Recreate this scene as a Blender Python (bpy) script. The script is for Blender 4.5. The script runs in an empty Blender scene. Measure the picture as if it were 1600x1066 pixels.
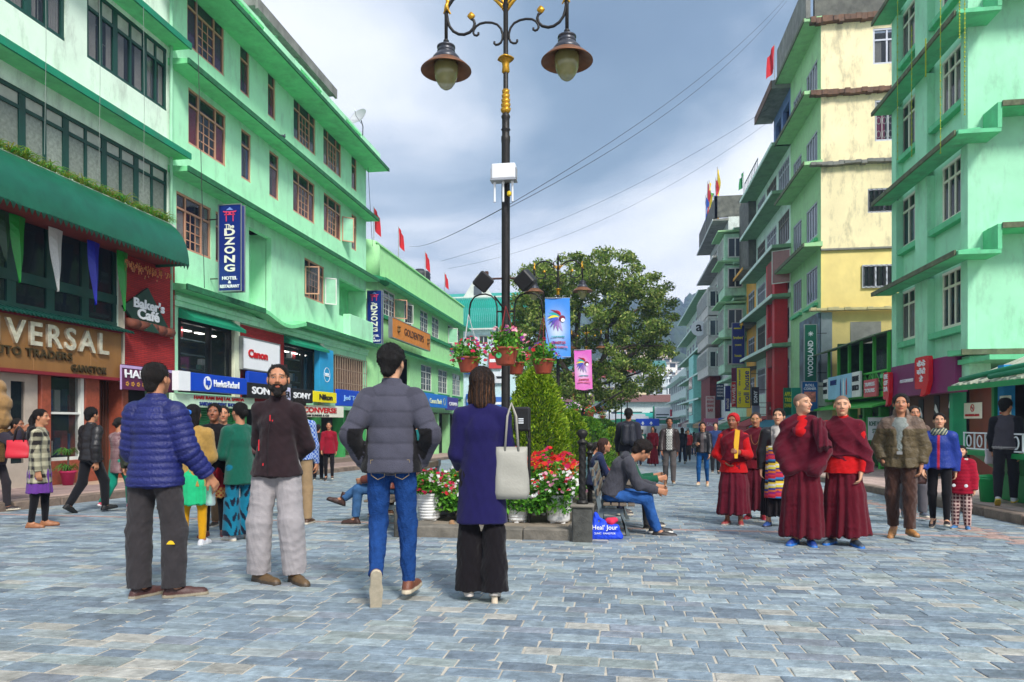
import bpy,math,random
import numpy as np
from mathutils import Matrix,Vector
R=random.Random(7)
NR=np.random.RandomState(11)
PI=math.pi
sc=bpy.context.scene
C=sc.collection
rad=math.radians
# ---------------------------------------------------------------- camera, sky, sun, exposure
TH=math.atan(170/1100); CT=math.cos(TH); ST=math.sin(TH); CH=1.2; FP=1100.0; SL=0.0235
cam=bpy.data.cameras.new('camera'); camo=bpy.data.objects.new('camera',cam); C.objects.link(camo)
camo.location=(0,0,CH); camo.rotation_euler=(rad(90),0,TH)
cam.sensor_width=36; cam.lens=36*FP/1600; cam.shift_y=127/1600; cam.clip_end=6000; cam.clip_start=.05
sc.camera=camo
sc.view_settings.view_transform='Standard'; sc.view_settings.look='None'
sc.view_settings.exposure=1.22; sc.view_settings.gamma=1.0; sc.view_settings.use_curve_mapping=False
SUN_EL,SUN_AZ=44,146
w=bpy.data.worlds.new('World'); sc.world=w; w.use_nodes=True
nt=w.node_tree; nt.nodes.clear()
def N(nt,t,**kw):
    n=nt.nodes.new(t)
    for k,v in kw.items():
        if k.startswith('i_'): n.inputs[k[2:].replace('_',' ')].default_value=v
        else: setattr(n,k,v)
    return n
def ramp(nt,stops,interp='LINEAR'):
    r=nt.nodes.new('ShaderNodeValToRGB'); r.color_ramp.interpolation=interp
    e=r.color_ramp.elements
    while len(e) < len(stops): e.new(.5)
    for i,(p,c) in enumerate(stops):
        e[i].position=p; e[i].color=(*c[:3],1)
    return r
out=N(nt,'ShaderNodeOutputWorld')
sky=N(nt,'ShaderNodeTexSky',sky_type='NISHITA',sun_disc=False,sun_elevation=rad(SUN_EL),sun_rotation=rad(SUN_AZ),air_density=1.4,dust_density=2.0)
bg1=N(nt,'ShaderNodeBackground',i_Strength=.07)
nt.links.new(sky.outputs[0],bg1.inputs[0])
tc=N(nt,'ShaderNodeTexCoord')
sep=N(nt,'ShaderNodeSeparateXYZ'); nt.links.new(tc.outputs['Generated'],sep.inputs[0])
# cloud layer: direction projected on a flat deck, so the clouds shrink towards the horizon
zz=N(nt,'ShaderNodeMath',operation='ADD'); zz.inputs[1].default_value=.18; nt.links.new(sep.outputs[2],zz.inputs[0])
zm=N(nt,'ShaderNodeMath',operation='MAXIMUM'); zm.inputs[1].default_value=.05; nt.links.new(zz.outputs[0],zm.inputs[0])
dv=N(nt,'ShaderNodeVectorMath',operation='DIVIDE'); cb=N(nt,'ShaderNodeCombineXYZ')
for i in range(3): nt.links.new(zm.outputs[0],cb.inputs[i])
nt.links.new(tc.outputs['Generated'],dv.inputs[0]); nt.links.new(cb.outputs[0],dv.inputs[1])
mp=N(nt,'ShaderNodeMapping'); mp.inputs['Location'].default_value=(3.3,5.5,1.0); mp.inputs['Scale'].default_value=(1,1,.6)
nt.links.new(dv.outputs[0],mp.inputs[0])
n1=N(nt,'ShaderNodeTexNoise',i_Scale=.62,i_Detail=7.0,i_Roughness=.5,i_Distortion=.35); nt.links.new(mp.outputs[0],n1.inputs[0])
n2=N(nt,'ShaderNodeTexNoise',i_Scale=1.7,i_Detail=5.0,i_Roughness=.5); nt.links.new(mp.outputs[0],n2.inputs[0])
el=N(nt,'ShaderNodeMapRange'); el.inputs[1].default_value=.15; el.inputs[2].default_value=.6; el.inputs[3].default_value=.07; el.inputs[4].default_value=-.05
nt.links.new(sep.outputs[2],el.inputs[0])
ad=N(nt,'ShaderNodeMath',operation='ADD'); nt.links.new(n1.outputs[0],ad.inputs[0]); nt.links.new(el.outputs[0],ad.inputs[1])
cr=ramp(nt,[(.34,(.11,.165,.24)),(.44,(.15,.215,.30)),(.495,(.28,.34,.43)),(.55,(.54,.57,.63)),(.68,(.74,.75,.79))]); nt.links.new(ad.outputs[0],cr.inputs[0])
cr2=ramp(nt,[(.3,(.86,.88,.92)),(.6,(1.04,1.03,1.0))]); nt.links.new(n2.outputs[0],cr2.inputs[0])
mu=N(nt,'ShaderNodeMix',data_type='RGBA',blend_type='MULTIPLY'); mu.inputs[0].default_value=1
nt.links.new(cr.outputs[0],mu.inputs[6]); nt.links.new(cr2.outputs[0],mu.inputs[7])
bg2=N(nt,'ShaderNodeBackground',i_Strength=.86); nt.links.new(mu.outputs[2],bg2.inputs[0])
mx=N(nt,'ShaderNodeMixShader'); mx.inputs[0].default_value=.9
nt.links.new(bg1.outputs[0],mx.inputs[1]); nt.links.new(bg2.outputs[0],mx.inputs[2]); nt.links.new(mx.outputs[0],out.inputs[0])
sl=bpy.data.lights.new('sun','SUN'); sl.energy=2.0; sl.angle=rad(14); sl.color=(1,.96,.9)
so=bpy.data.objects.new('sun',sl); C.objects.link(so)
_a=rad(SUN_AZ); _e=rad(SUN_EL)
_d=Vector((math.sin(_a)*math.cos(_e),math.cos(_a)*math.cos(_e),math.sin(_e)))
so.rotation_euler=_d.to_track_quat('Z','Y').to_euler(); so.location=_d*60

# ---------------------------------------------------------------- picture <-> place helpers (give real positions)
def ray(px,py):
    a=(px-800)/FP; b=(660-py)/FP
    return Vector((-ST+CT*a,CT+ST*a,b))
def gz(y): return -SL*min(max(y,-30),118)
def hit(px,py):
    d=ray(px,py); t=CH/(-d.z - SL*d.y); return Vector((d.x*t,d.y*t,CH+d.z*t))
def at(px,py,depth):
    d=ray(px,py); return Vector((d.x*depth,d.y*depth,CH+d.z*depth))
# ---------------------------------------------------------------- materials
MC={}
def lin(c):
    return tuple(((v/255)/12.92 if v/255 <= .04045 else ((v/255+.055)/1.055)**2.4) for v in c)
def mat(name,col,rough=.75,metal=0,var=.12,scale=3,bump=.0,bscale=40,dirt=0,attr=False,alpha=1,emit=0,stretch=1,rnd=0,spec=.5,sheen=0):
    if name in MC: return MC[name]
    m=bpy.data.materials.new(name); m.use_nodes=True; t=m.node_tree; t.nodes.clear(); MC[name]=m
    o=N(t,'ShaderNodeOutputMaterial'); b=N(t,'ShaderNodeBsdfPrincipled'); t.links.new(b.outputs[0],o.inputs[0])
    b.inputs['Roughness'].default_value=rough; b.inputs['Metallic'].default_value=metal
    b.inputs['Specular IOR Level'].default_value=spec
    if sheen: b.inputs['Sheen Weight'].default_value=sheen
    if alpha < 1: b.inputs['Alpha'].default_value=alpha
    if emit: b.inputs['Emission Color'].default_value=(*col,1); b.inputs['Emission Strength'].default_value=emit
    tc=N(t,'ShaderNodeTexCoord'); mp=N(t,'ShaderNodeMapping'); mp.inputs['Scale'].default_value=(1,1,stretch)
    t.links.new(tc.outputs['Object'],mp.inputs[0])
    if attr:
        src=N(t,'ShaderNodeAttribute',attribute_name='Col').outputs[0]
    else:
        rg=N(t,'ShaderNodeRGB'); rg.outputs[0].default_value=(*col,1); src=rg.outputs[0]
    def mul(src,fac_out,lo,hi):
        mr=N(t,'ShaderNodeMapRange'); mr.inputs[1].default_value=.3; mr.inputs[2].default_value=.7
        mr.inputs[3].default_value=lo; mr.inputs[4].default_value=hi; t.links.new(fac_out,mr.inputs[0])
        vm=N(t,'ShaderNodeVectorMath',operation='SCALE'); t.links.new(src,vm.inputs[0]); t.links.new(mr.outputs[0],vm.inputs['Scale'])
        return vm.outputs[0]
    if var:
        n=N(t,'ShaderNodeTexNoise',i_Scale=scale,i_Detail=6.0,i_Roughness=.6); t.links.new(mp.outputs[0],n.inputs[0])
        src=mul(src,n.outputs[0],1-var,1+var)
    if rnd:
        oi=N(t,'ShaderNodeObjectInfo'); src=mul(src,oi.outputs['Random'],1-rnd,1+rnd)
    if dirt:
        mp2=N(t,'ShaderNodeMapping'); mp2.inputs['Scale'].default_value=(1.2,1.2,.42); t.links.new(tc.outputs['Object'],mp2.inputs[0])
        n=N(t,'ShaderNodeTexNoise',i_Scale=1.6,i_Detail=8.0,i_Roughness=.72); t.links.new(mp2.outputs[0],n.inputs[0])
        rr=ramp(t,[(.50,(0,0,0)),(.66,(1,1,1))]); t.links.new(n.outputs[0],rr.inputs[0])
        ml=N(t,'ShaderNodeMath',operation='MULTIPLY'); ml.inputs[1].default_value=dirt; t.links.new(rr.outputs[0],ml.inputs[0])
        mm=N(t,'ShaderNodeMix',data_type='RGBA'); t.links.new(ml.outputs[0],mm.inputs[0]); t.links.new(src,mm.inputs[6])
        mm.inputs[7].default_value=(.10,.10,.085,1); src=mm.outputs[2]
    t.links.new(src,b.inputs['Base Color'])
    if bump:
        n=N(t,'ShaderNodeTexNoise',i_Scale=bscale,i_Detail=4.0); t.links.new(mp.outputs[0],n.inputs[0])
        bp=N(t,'ShaderNodeBump',i_Strength=bump,i_Distance=.02); t.links.new(n.outputs[0],bp.inputs['Height']); t.links.new(bp.outputs[0],b.inputs['Normal'])
    return m
def S(name,r,g,b,**kw): return mat(name,lin((r,g,b)),**kw)
# ---------------------------------------------------------------- mesh builder
class MB:
    def __init__(s): s.v=[]; s.f=[]; s.c=None
    def add(s,vs,fs):
        k=len(s.v); s.v.extend([tuple(v) for v in vs]); s.f.extend([tuple(i+k for i in f) for f in fs]); return s
    def box(s,x0,x1,y0,y1,z0,z1):
        if x0 > x1: x0,x1=x1,x0
        if y0 > y1: y0,y1=y1,y0
        if z0 > z1: z0,z1=z1,z0
        return s.add([(x0,y0,z0),(x1,y0,z0),(x1,y1,z0),(x0,y1,z0),(x0,y0,z1),(x1,y0,z1),(x1,y1,z1),(x0,y1,z1)],
                     [(0,3,2,1),(4,5,6,7),(0,1,5,4),(1,2,6,5),(2,3,7,6),(3,0,4,7)])
    def bevbox(s,x0,x1,y0,y1,z0,z1,b=.01):

        pts=[(x0+b,y0),(x1-b,y0),(x1,y0+b),(x1,y1-b),(x1-b,y1),(x0+b,y1),(x0,y1-b),(x0,y0+b)]
        ins=[(x0+b,y0+b),(x1-b,y0+b),(x1-b,y0+b),(x1-b,y1-b),(x1-b,y1-b),(x0+b,y1-b),(x0+b,y1-b),(x0+b,y0+b)]
        vs=[(x,y,z0+b) for x,y in pts]+[(x,y,z1-b) for x,y in pts]+[(x,y,z0) for x,y in ins]+[(x,y,z1) for x,y in ins]
        fs=[(i,(i+1)%8,8+(i+1)%8,8+i) for i in range(8)]+[(8+i,8+(i+1)%8,24+(i+1)%8,24+i) for i in range(8)]+[((i+1)%8,i,16+i,16+(i+1)%8) for i in range(8)]
        fs+=[tuple(range(24,32)),tuple(range(23,15,-1))]
        return s.add(vs,fs)
    def quad(s,a,b,c,d): return s.add([a,b,c,d],[(0,1,2,3)])
    def prism(s,poly,a0,a1,axis='x'):

        def P(p,q,a): return {'x': (a,p,q),'y': (p,a,q),'z': (p,q,a)}[axis]
        n=len(poly); vs=[P(p,q,a0) for p,q in poly]+[P(p,q,a1) for p,q in poly]
        return s.add(vs,[(i,(i+1)%n,n+(i+1)%n,n+i) for i in range(n)]+[tuple(range(n-1,-1,-1)),tuple(range(n,2*n))])
    def tube(s,pts,r,n=8,cap=True):
        pts=[Vector(p) for p in pts]; k=len(s.v); m=len(pts)
        rs=r if isinstance(r,(list,tuple)) else [r]*m
        up=Vector((0,0,1)); prev=None
        for i,p in enumerate(pts):
            d=(pts[min(i+1,m-1)]-pts[max(i-1,0)])
            d=d.normalized() if d.length > 1e-9 else Vector((0,0,1))
            if prev is None: a=d.cross(up if abs(d.z) < .9 else Vector((1,0,0))).normalized()
            else:
                a=prev - d*prev.dot(d); a=a.normalized() if a.length > 1e-6 else d.cross(Vector((1,.3,.2))).normalized()
            prev=a; b=d.cross(a)
            for j in range(n):
                t=2*PI*j/n; q=p + (a*math.cos(t)+b*math.sin(t))*rs[i]; s.v.append((q.x,q.y,q.z))
        for i in range(m-1):
            for j in range(n):
                s.f.append((k+i*n+j,k+i*n+(j+1)%n,k+(i+1)*n+(j+1)%n,k+(i+1)*n+j))
        if cap:
            s.f.append(tuple(k+j for j in range(n-1,-1,-1))); s.f.append(tuple(k+(m-1)*n+j for j in range(n)))
        return s
    def lathe(s,prof,n=24,c=(0,0,0),wob=None):
        k=len(s.v); m=len(prof)
        for (r,z) in prof:
            for j in range(n):
                t=2*PI*j/n; rr=r*(wob(t,z) if wob else 1); s.v.append((c[0]+rr*math.cos(t),c[1]+rr*math.sin(t),c[2]+z))
        for i in range(m-1):
            for j in range(n): s.f.append((k+i*n+j,k+i*n+(j+1)%n,k+(i+1)*n+(j+1)%n,k+(i+1)*n+j))
        if prof[0][0] > 1e-4: s.f.append(tuple(k+j for j in range(n-1,-1,-1)))
        if prof[-1][0] > 1e-4: s.f.append(tuple(k+(m-1)*n+j for j in range(n)))
        return s
    def xf(s,M):
        s.v=[tuple(M @ Vector(v)) for v in s.v]; return s
    def mesh(s,name,smooth=False):
        me=bpy.data.meshes.new(name); me.from_pydata(s.v,[],s.f)
        if smooth: me.polygons.foreach_set('use_smooth',[True]*len(me.polygons));
        me.update(); return me
def np_mesh(name,V,F,smooth=True,col=None):
    V=np.asarray(V,np.float32); F=np.asarray(F,np.int32); k=F.shape[1]
    me=bpy.data.meshes.new(name); me.vertices.add(len(V)); me.vertices.foreach_set('co',V.ravel())
    me.loops.add(F.size); me.loops.foreach_set('vertex_index',F.ravel()); me.polygons.add(len(F))
    me.polygons.foreach_set('loop_start',np.arange(0,F.size,k,dtype=np.int32))
    try: me.polygons.foreach_set('loop_total',np.full(len(F),k,np.int32))
    except Exception: pass
    me.update(calc_edges=True)
    if smooth: me.polygons.foreach_set('use_smooth',np.ones(len(F),bool))
    if col is not None:
        ca=me.color_attributes.new('Col','FLOAT_COLOR','POINT')
        c4=np.ones((len(V),4),np.float32); c4[:,:3]=col; ca.data.foreach_set('color',c4.ravel())
    return me
W={}
def ob(name,me,m=None,parent=None,M=None,loc=None,smooth_angle=None):
    o=bpy.data.objects.new(name,me); C.objects.link(o)
    if m is not None and me is not None and not me.materials: me.materials.append(m)
    L=M if M is not None else (Matrix.Translation(loc) if loc is not None else Matrix.Identity(4))
    if parent is not None: o.parent=parent
    o.matrix_basis=L
    W[o.name]=(W[parent.name] @ L) if parent is not None else L.copy()
    return o
def empty(name,label,cat,loc=(0,0,0),rz=0,group=None):
    o=bpy.data.objects.new(name,None); C.objects.link(o); o.empty_display_size=.2
    o.matrix_basis=Matrix.Translation(loc) @ Matrix.Rotation(rz,4,'Z'); W[o.name]=o.matrix_basis.copy()
    return tag(o,label,cat,group)
def tag(o,label=None,cat=None,group=None,kind=None):
    if label: o['label']=label
    if cat: o['category']=cat
    if group: o['group']=group
    if kind: o['kind']=kind
    return o
def part(name,mb,m,parent,smooth=False,M=None,loc=None,label=None,kind=None):
    me=mb.mesh(name,smooth) if isinstance(mb,MB) else mb
    if hasattr(parent,'rel'):
        M=parent.rel @ (M if M is not None else (Matrix.Translation(loc) if loc is not None else Matrix.Identity(4))); parent=parent.o
    o=ob(name,me,m,parent,M,loc)
    if label: o['label']=label
    if kind: o['kind']=kind
    return o
def copy_tree(o,parent=None,loc=None,rz=None,label=None):
    c=o.copy(); C.objects.link(c); c.parent=parent
    if parent is None and (loc is not None):
        sc_=o.scale[:]; c.matrix_basis=Matrix.Translation(loc) @ Matrix.Rotation(rz or 0,4,'Z')
    W[c.name]=(W[parent.name] @ c.matrix_basis) if parent is not None else c.matrix_basis.copy()
    if label: c['label']=label
    for ch in list(KIDS(o)): copy_tree(ch,c)
    return c
def KIDS(o): return [x for x in list(o.children)]
# ---------------------------------------------------------------- text
FONT_DEV=None
def text_mesh(s,bold=.0,ext=.0,spacing=1.0):
    cu=bpy.data.curves.new('lettering','FONT'); cu.body=s; cu.size=1; cu.extrude=ext; cu.offset=bold
    cu.align_x='CENTER'; cu.align_y='CENTER'; cu.resolution_u=3; cu.space_character=spacing
    t=bpy.data.objects.new('lettering',cu); me=bpy.data.meshes.new_from_object(t)
    bpy.data.objects.remove(t); bpy.data.curves.remove(cu); return me
def text(parent,s,m,x0,x1,z0,z1,y,bold=.01,ext=0.0,spacing=1.0,name='lettering',rot=0,depth=.01):
    """lettering that fills the box x0..x1, z0..z1 on the plane y (seen from -y) of its parent"""
    me=text_mesh(s,bold,.5,spacing)
    n=len(me.vertices)
    if n==0: return None
    co=np.empty(n*3,np.float32); me.vertices.foreach_get('co',co); co=co.reshape(-1,3)
    a=co.min(0); b=co.max(0); w_,h_=max(b[0]-a[0],1e-4),max(b[1]-a[1],1e-4)
    co[:,0]=(co[:,0]-(a[0]+b[0])/2)/w_; co[:,1]=(co[:,1]-(a[1]+b[1])/2)/h_; co[:,2]=co[:,2]*depth*2
    if rot: co[:,[0,1]]=np.stack([-co[:,1],co[:,0]],1)*(1 if rot > 0 else -1)
    v=np.stack([co[:,0]*(x1-x0),-co[:,2],co[:,1]*(z1-z0)],1)
    me.vertices.foreach_set('co',v.astype(np.float32).ravel()); me.update()
    return part(name,me,m,parent,loc=((x0+x1)/2,y-depth,(z0+z1)/2))
# ================================================================ bodies and clothes: smooth-blended volumes turned into one continuous skin
def surf_nets(F,ax):
    X,Y,Z=ax; ins=F < 0
    c=ins[:-1,:-1,:-1].astype(np.int8)
    tot=np.zeros(c.shape,np.int8)
    for i in (0,1):
        for j in (0,1):
            for k in (0,1):
                tot+=ins[i:ins.shape[0]-1+i,j:ins.shape[1]-1+j,k:ins.shape[2]-1+k]
    act=(tot > 0) & (tot < 8); idx=np.argwhere(act)
    if len(idx)==0: return np.zeros((0,3)),np.zeros((0,4),int)
    I,J,K=idx.T; pos=np.zeros((len(idx),3)); cnt=np.zeros(len(idx))
    offs=[(a,b,c_) for a in (0,1) for b in (0,1) for c_ in (0,1)]
    for o1 in offs:
        for d in range(3):
            if o1[d]: continue
            o2=list(o1); o2[d]=1
            f0=F[I+o1[0],J+o1[1],K+o1[2]]; f1=F[I+o2[0],J+o2[1],K+o2[2]]
            m=(f0 < 0) != (f1 < 0); t=np.where(m,f0/np.where(m,f0-f1,1),0)
            p0=np.stack([X[I+o1[0]],Y[J+o1[1]],Z[K+o1[2]]],1); p1=np.stack([X[I+o2[0]],Y[J+o2[1]],Z[K+o2[2]]],1)
            pos+=(p0+(p1-p0)*t[:,None])*m[:,None]; cnt+=m
    V=pos/np.maximum(cnt,1)[:,None]
    vid=np.full(act.shape,-1,np.int64); vid[I,J,K]=np.arange(len(idx)); quads=[]
    for d in range(3):
        sl0=[slice(1,-1)]*3; sl1=[slice(1,-1)]*3; sl0[d]=slice(0,-1); sl1[d]=slice(1,None)
        a=ins[tuple(sl0)]; b=ins[tuple(sl1)]; e=np.argwhere(a != b)
        if len(e)==0: continue
        g=e.copy()
        for q in range(3):
            if q != d: g[:,q]+=1
        fl=a[tuple(e.T)]; u,v=(d+1) % 3,(d+2) % 3
        def cid(du,dv):
            h=g.copy(); h[:,u] -= du; h[:,v] -= dv; return vid[tuple(h.T)]
        q=np.stack([cid(1,1),cid(0,1),cid(0,0),cid(1,0)],1); q[~fl]=q[~fl][:,::-1]; quads.append(q)
    Q=np.concatenate(quads); Q=Q[(Q >= 0).all(1)]; return V,Q
def vnorm(V,Q):
    n=np.cross(V[Q[:,2]]-V[Q[:,0]],V[Q[:,3]]-V[Q[:,1]]); out=np.zeros_like(V)
    for k in range(4):
        for d in range(3): out[:,d]+=np.bincount(Q[:,k],n[:,d],len(V))
    return out/np.maximum(np.linalg.norm(out,axis=1),1e-9)[:,None]
V3=lambda *a: np.array(a,float)
def nrm(v): v=np.array(v,float); return v/max(np.linalg.norm(v),1e-9)
class Prim:
    """round cone a->b with radii ra, rb; ys squashes it in its own y'; flat = cut flat at b (1), a (2), both (3)"""
    def __init__(s,a,b,ra,rb,ys=1,flat=0,rot=None,cen=None,sub=False,tagc=0,k=None):
        s.a,s.b,s.ra,s.rb,s.ys,s.flat,s.rot,s.cen,s.sub,s.tagc,s.k=V3(*a),V3(*b),ra,rb,ys,flat,rot,cen,sub,tagc,k
    def bb(s):
        m=max(s.ra,s.rb)*max(1,s.ys)
        a,b=s.a,s.b
        if s.rot is not None: a=s.rot @ a + s.cen; b=s.rot @ b + s.cen; m *= 1.3
        return np.minimum(a,b)-m,np.maximum(a,b)+m
    def d(s,P):
        if s.rot is not None:
            P=(P - s.cen) @ s.rot
        a,b=s.a.copy(),s.b.copy(); ys=s.ys
        if ys != 1:
            P=P.copy(); P[...,1] /= ys; a[1] /= ys; b[1] /= ys
        ba=b-a; L=max(float(ba @ ba),1e-10); pa=P-a
        t=np.clip((pa @ ba)/L,0,1)
        dd=np.sqrt(((pa-t[...,None]*ba)**2).sum(-1)) - (s.ra+(s.rb-s.ra)*t)
        if s.flat & 1: dd=np.maximum(dd,(P-b) @ (ba/math.sqrt(L)))
        if s.flat & 2: dd=np.maximum(dd,-(pa @ (ba/math.sqrt(L))))
        s.t=t; s.L=math.sqrt(L)
        return dd*(min(ys,1) if ys < 1 else 1)
class Ell:
    def __init__(s,c,r,rot=None,cen=None,sub=False,tagc=0,k=None):
        s.c,s.r,s.rot,s.cen,s.sub,s.tagc,s.k=V3(*c),V3(*r),rot,cen,sub,tagc,k
    def bb(s):
        m=s.r.max()
        c=s.c if s.rot is None else s.rot @ s.c + s.cen
        if s.rot is None: return c-s.r,c+s.r
        return c-m,c+m
    def d(s,P):
        if s.rot is not None: P=(P-s.cen) @ s.rot
        q=(P-s.c)/s.r; l=np.sqrt((q**2).sum(-1)); s.t=np.zeros(l.shape); s.L=1
        l2=np.sqrt(((q/s.r)**2).sum(-1)); return l*(l-1)/np.maximum(l2,1e-6)
def smin(a,b,k):
    h=np.clip(.5+.5*(b-a)/k,0,1); return b+(a-b)*h-k*h*(1-h)
def grid_axis(lo,hi,step,fine=None):
    if not fine: return np.arange(lo,hi+step,step)
    out=[lo];
    while out[-1] < hi:
        x=out[-1]; st=fine[2] if fine[0] <= x <= fine[1] else step; out.append(x+st)
    return np.array(out)
def solid(prims,vox,k=.03,fine=None,planes=()):
    lo=np.min([p.bb()[0] for p in prims if not p.sub],0)-vox*3; hi=np.max([p.bb()[1] for p in prims if not p.sub],0)+vox*3
    fx,fy,fz=fine if fine else (None,None,None)
    ax=[grid_axis(lo[0],hi[0],vox,fx),grid_axis(lo[1],hi[1],vox,fy),grid_axis(lo[2],hi[2],vox,fz)]
    F=np.full([len(a) for a in ax],.3,np.float64)
    for p in prims:
        kk=p.k or k
        b0,b1=p.bb(); pad=kk+vox*2
        s=[slice(max(0,np.searchsorted(ax[i],b0[i]-pad)-1),np.searchsorted(ax[i],b1[i]+pad)+1) for i in range(3)]
        g=np.meshgrid(ax[0][s[0]],ax[1][s[1]],ax[2][s[2]],indexing='ij'); P=np.stack(g,-1)
        if P.size==0: continue
        d=p.d(P); sub=F[tuple(s)]
        F[tuple(s)]=-smin(-sub,d,kk) if p.sub else smin(sub,d,kk)
    if planes:
        g=np.meshgrid(*ax,indexing='ij',sparse=True)
        for (n,c) in planes: F=np.maximum(F,g[0]*n[0]+g[1]*n[1]+g[2]*n[2]-c)
    F[0]=F[-1]=.1; F[:,0]=F[:,-1]=.1; F[:,:,0]=F[:,:,-1]=.1
    return surf_nets(F,ax)
def nearest(prims,V):
    best=np.full(len(V),9.); s=np.zeros(len(V)); tg=np.zeros(len(V),int); pid=np.zeros(len(V),int)
    for i,p in enumerate(prims):
        if p.sub: continue
        d=p.d(V); m=d < best; best[m]=d[m]; s[m]=(p.t*p.L)[m]; tg[m]=p.tagc; pid[m]=i
    return s,tg,pid
def folds(V,seed,amp,f=1.0,dirn=(0,0,1)):
    r=np.random.RandomState(seed); out=np.zeros(len(V))
    wv=np.stack([np.sin(V @ (r.randn(3)*9*f)+r.rand()*6) for _ in range(3)],1)*.35
    for i in range(8):
        k=r.randn(3)*(9+7*i)*f; k[2] *= .8
        s_=np.sin(V @ k + wv.sum(1)*1.6+r.rand()*6); out+=(1-2*np.sqrt(s_*s_+.06))*(1/(1+.42*i))
    return out*amp/2.8

def pose_joints(H,P):
    s=H/1.75; J={}
    wsh=P.get('sh',.162)*s; lean=rad(P.get('lean',0)); lx=rad(P.get('leanx',0)); tw=rad(P.get('twist',0))
    up=V3(math.sin(lx),math.sin(lean),math.cos(lean)*math.cos(lx)); up=nrm(up)
    rt=V3(math.cos(tw),math.sin(tw),0); rt=nrm(rt-up*(rt @ up)); fw=np.cross(up,rt)
    J['pel']=V3(0,0,0); J['up'],J['rt'],J['fw']=up,rt,fw
    J['chest']=up*.33*s; J['neck']=up*.50*s + fw*P.get('hunch',0)*s;
    hp=rad(P.get('head',(0,0))[1]); hy=rad(P.get('head',(0,0))[0])
    J['headc']=J['neck'] + nrm(up+fw*(.12+P.get('hfwd',0)))*.175*s
    cy,sy,cp,sp=math.cos(hy),math.sin(hy),math.cos(hp),math.sin(hp)
    J['hrot']=np.array([[cy,-sy,0],[sy,cy,0],[0,0,1]]) @ np.array([[1,0,0],[0,cp,-sp],[0,sp,cp]])
    for sd,x in (('L',-1),('R',1)):
        J['sh'+sd]=up*.428*s + rt*x*wsh + fw*P.get('hunch',0)*.6*s
        ua,fa=P.get('arm'+sd,((x*.18,0,-1),(x*.05,.15,-1)))[:2]
        J['el'+sd]=J['sh'+sd]+nrm(ua)*.30*s; J['wr'+sd]=J['el'+sd]+nrm(fa)*.255*s
        hd=P.get('hand'+sd); J['hd'+sd]=nrm(hd[0] if hd else fa); J['hn'+sd]=nrm(hd[1] if hd else (-x,0.15,0.05))
        J['hip'+sd]=V3(x*.088*s,0,-.03*s)
        th,shn=P.get('leg'+sd,((x*.03,.03,-1),(x*.02,-.04,-1)))[:2]
        J['kn'+sd]=J['hip'+sd]+nrm(th)*.44*s; J['an'+sd]=J['kn'+sd]+nrm(shn)*.42*s
        ft=P.get('foot'+sd,(x*.25,1,0)); J['ft'+sd]=nrm(ft)
    low=min(min(J['an'+d][2]-.075*s - (max(0,-J['ft'+d][2])*.16*s) for d in 'LR'),9)
    off=P['seat']-J['pel'][2]+.10*s if 'seat' in P else -low
    for k in list(J):
        if k in ('up','rt','fw','hrot') or k[:2] in ('hd','hn','ft'): continue
        J[k]=J[k]+V3(0,0,off)
    J['s']=s; J['off']=off
    return J
def hand_prims(J,sd,s,curl=.5):
    w_=J['wr'+sd]; d=J['hd'+sd]; n=J['hn'+sd]; n=nrm(n-d*(n @ d)); si=np.cross(d,n)*(1 if sd=='L' else -1)
    pr=[]
    for q in (-.028,-.010,.010,.028):
        pr.append(Prim(w_+si*q*.7*s,w_+d*.085*s+si*q*s,.016*s,.0125*s,k=.02))
    Ls=[(.030,.040),(.034,.046),(.033,.043),(.026,.034)]
    for i,q in enumerate((.031,.0105,-.0105,-.031)):
        b=w_+d*.088*s+si*q*s; l1,l2=Ls[i]; c1=curl*.7; c2=curl*1.7
        d1=nrm(d*math.cos(c1)+n*math.sin(c1)+si*q*1.5); m=b+d1*l1*s; d2=nrm(d*math.cos(c2)+n*math.sin(c2)+si*q)
        pr.append(Prim(b,m,.0098*s,.0092*s,k=.006)); pr.append(Prim(m,m+d2*l2*s,.0092*s,.0078*s,k=.006))
    b=w_+d*.022*s+si*.026*s; d1=nrm(d*.75+si*.65+n*.35); m=b+d1*.045*s; d2=nrm(d*.9+si*.15+n*.5)
    pr.append(Prim(b,m,.014*s,.011*s,k=.012)); pr.append(Prim(m,m+d2*.035*s,.011*s,.0085*s,k=.006))
    return pr
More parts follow.
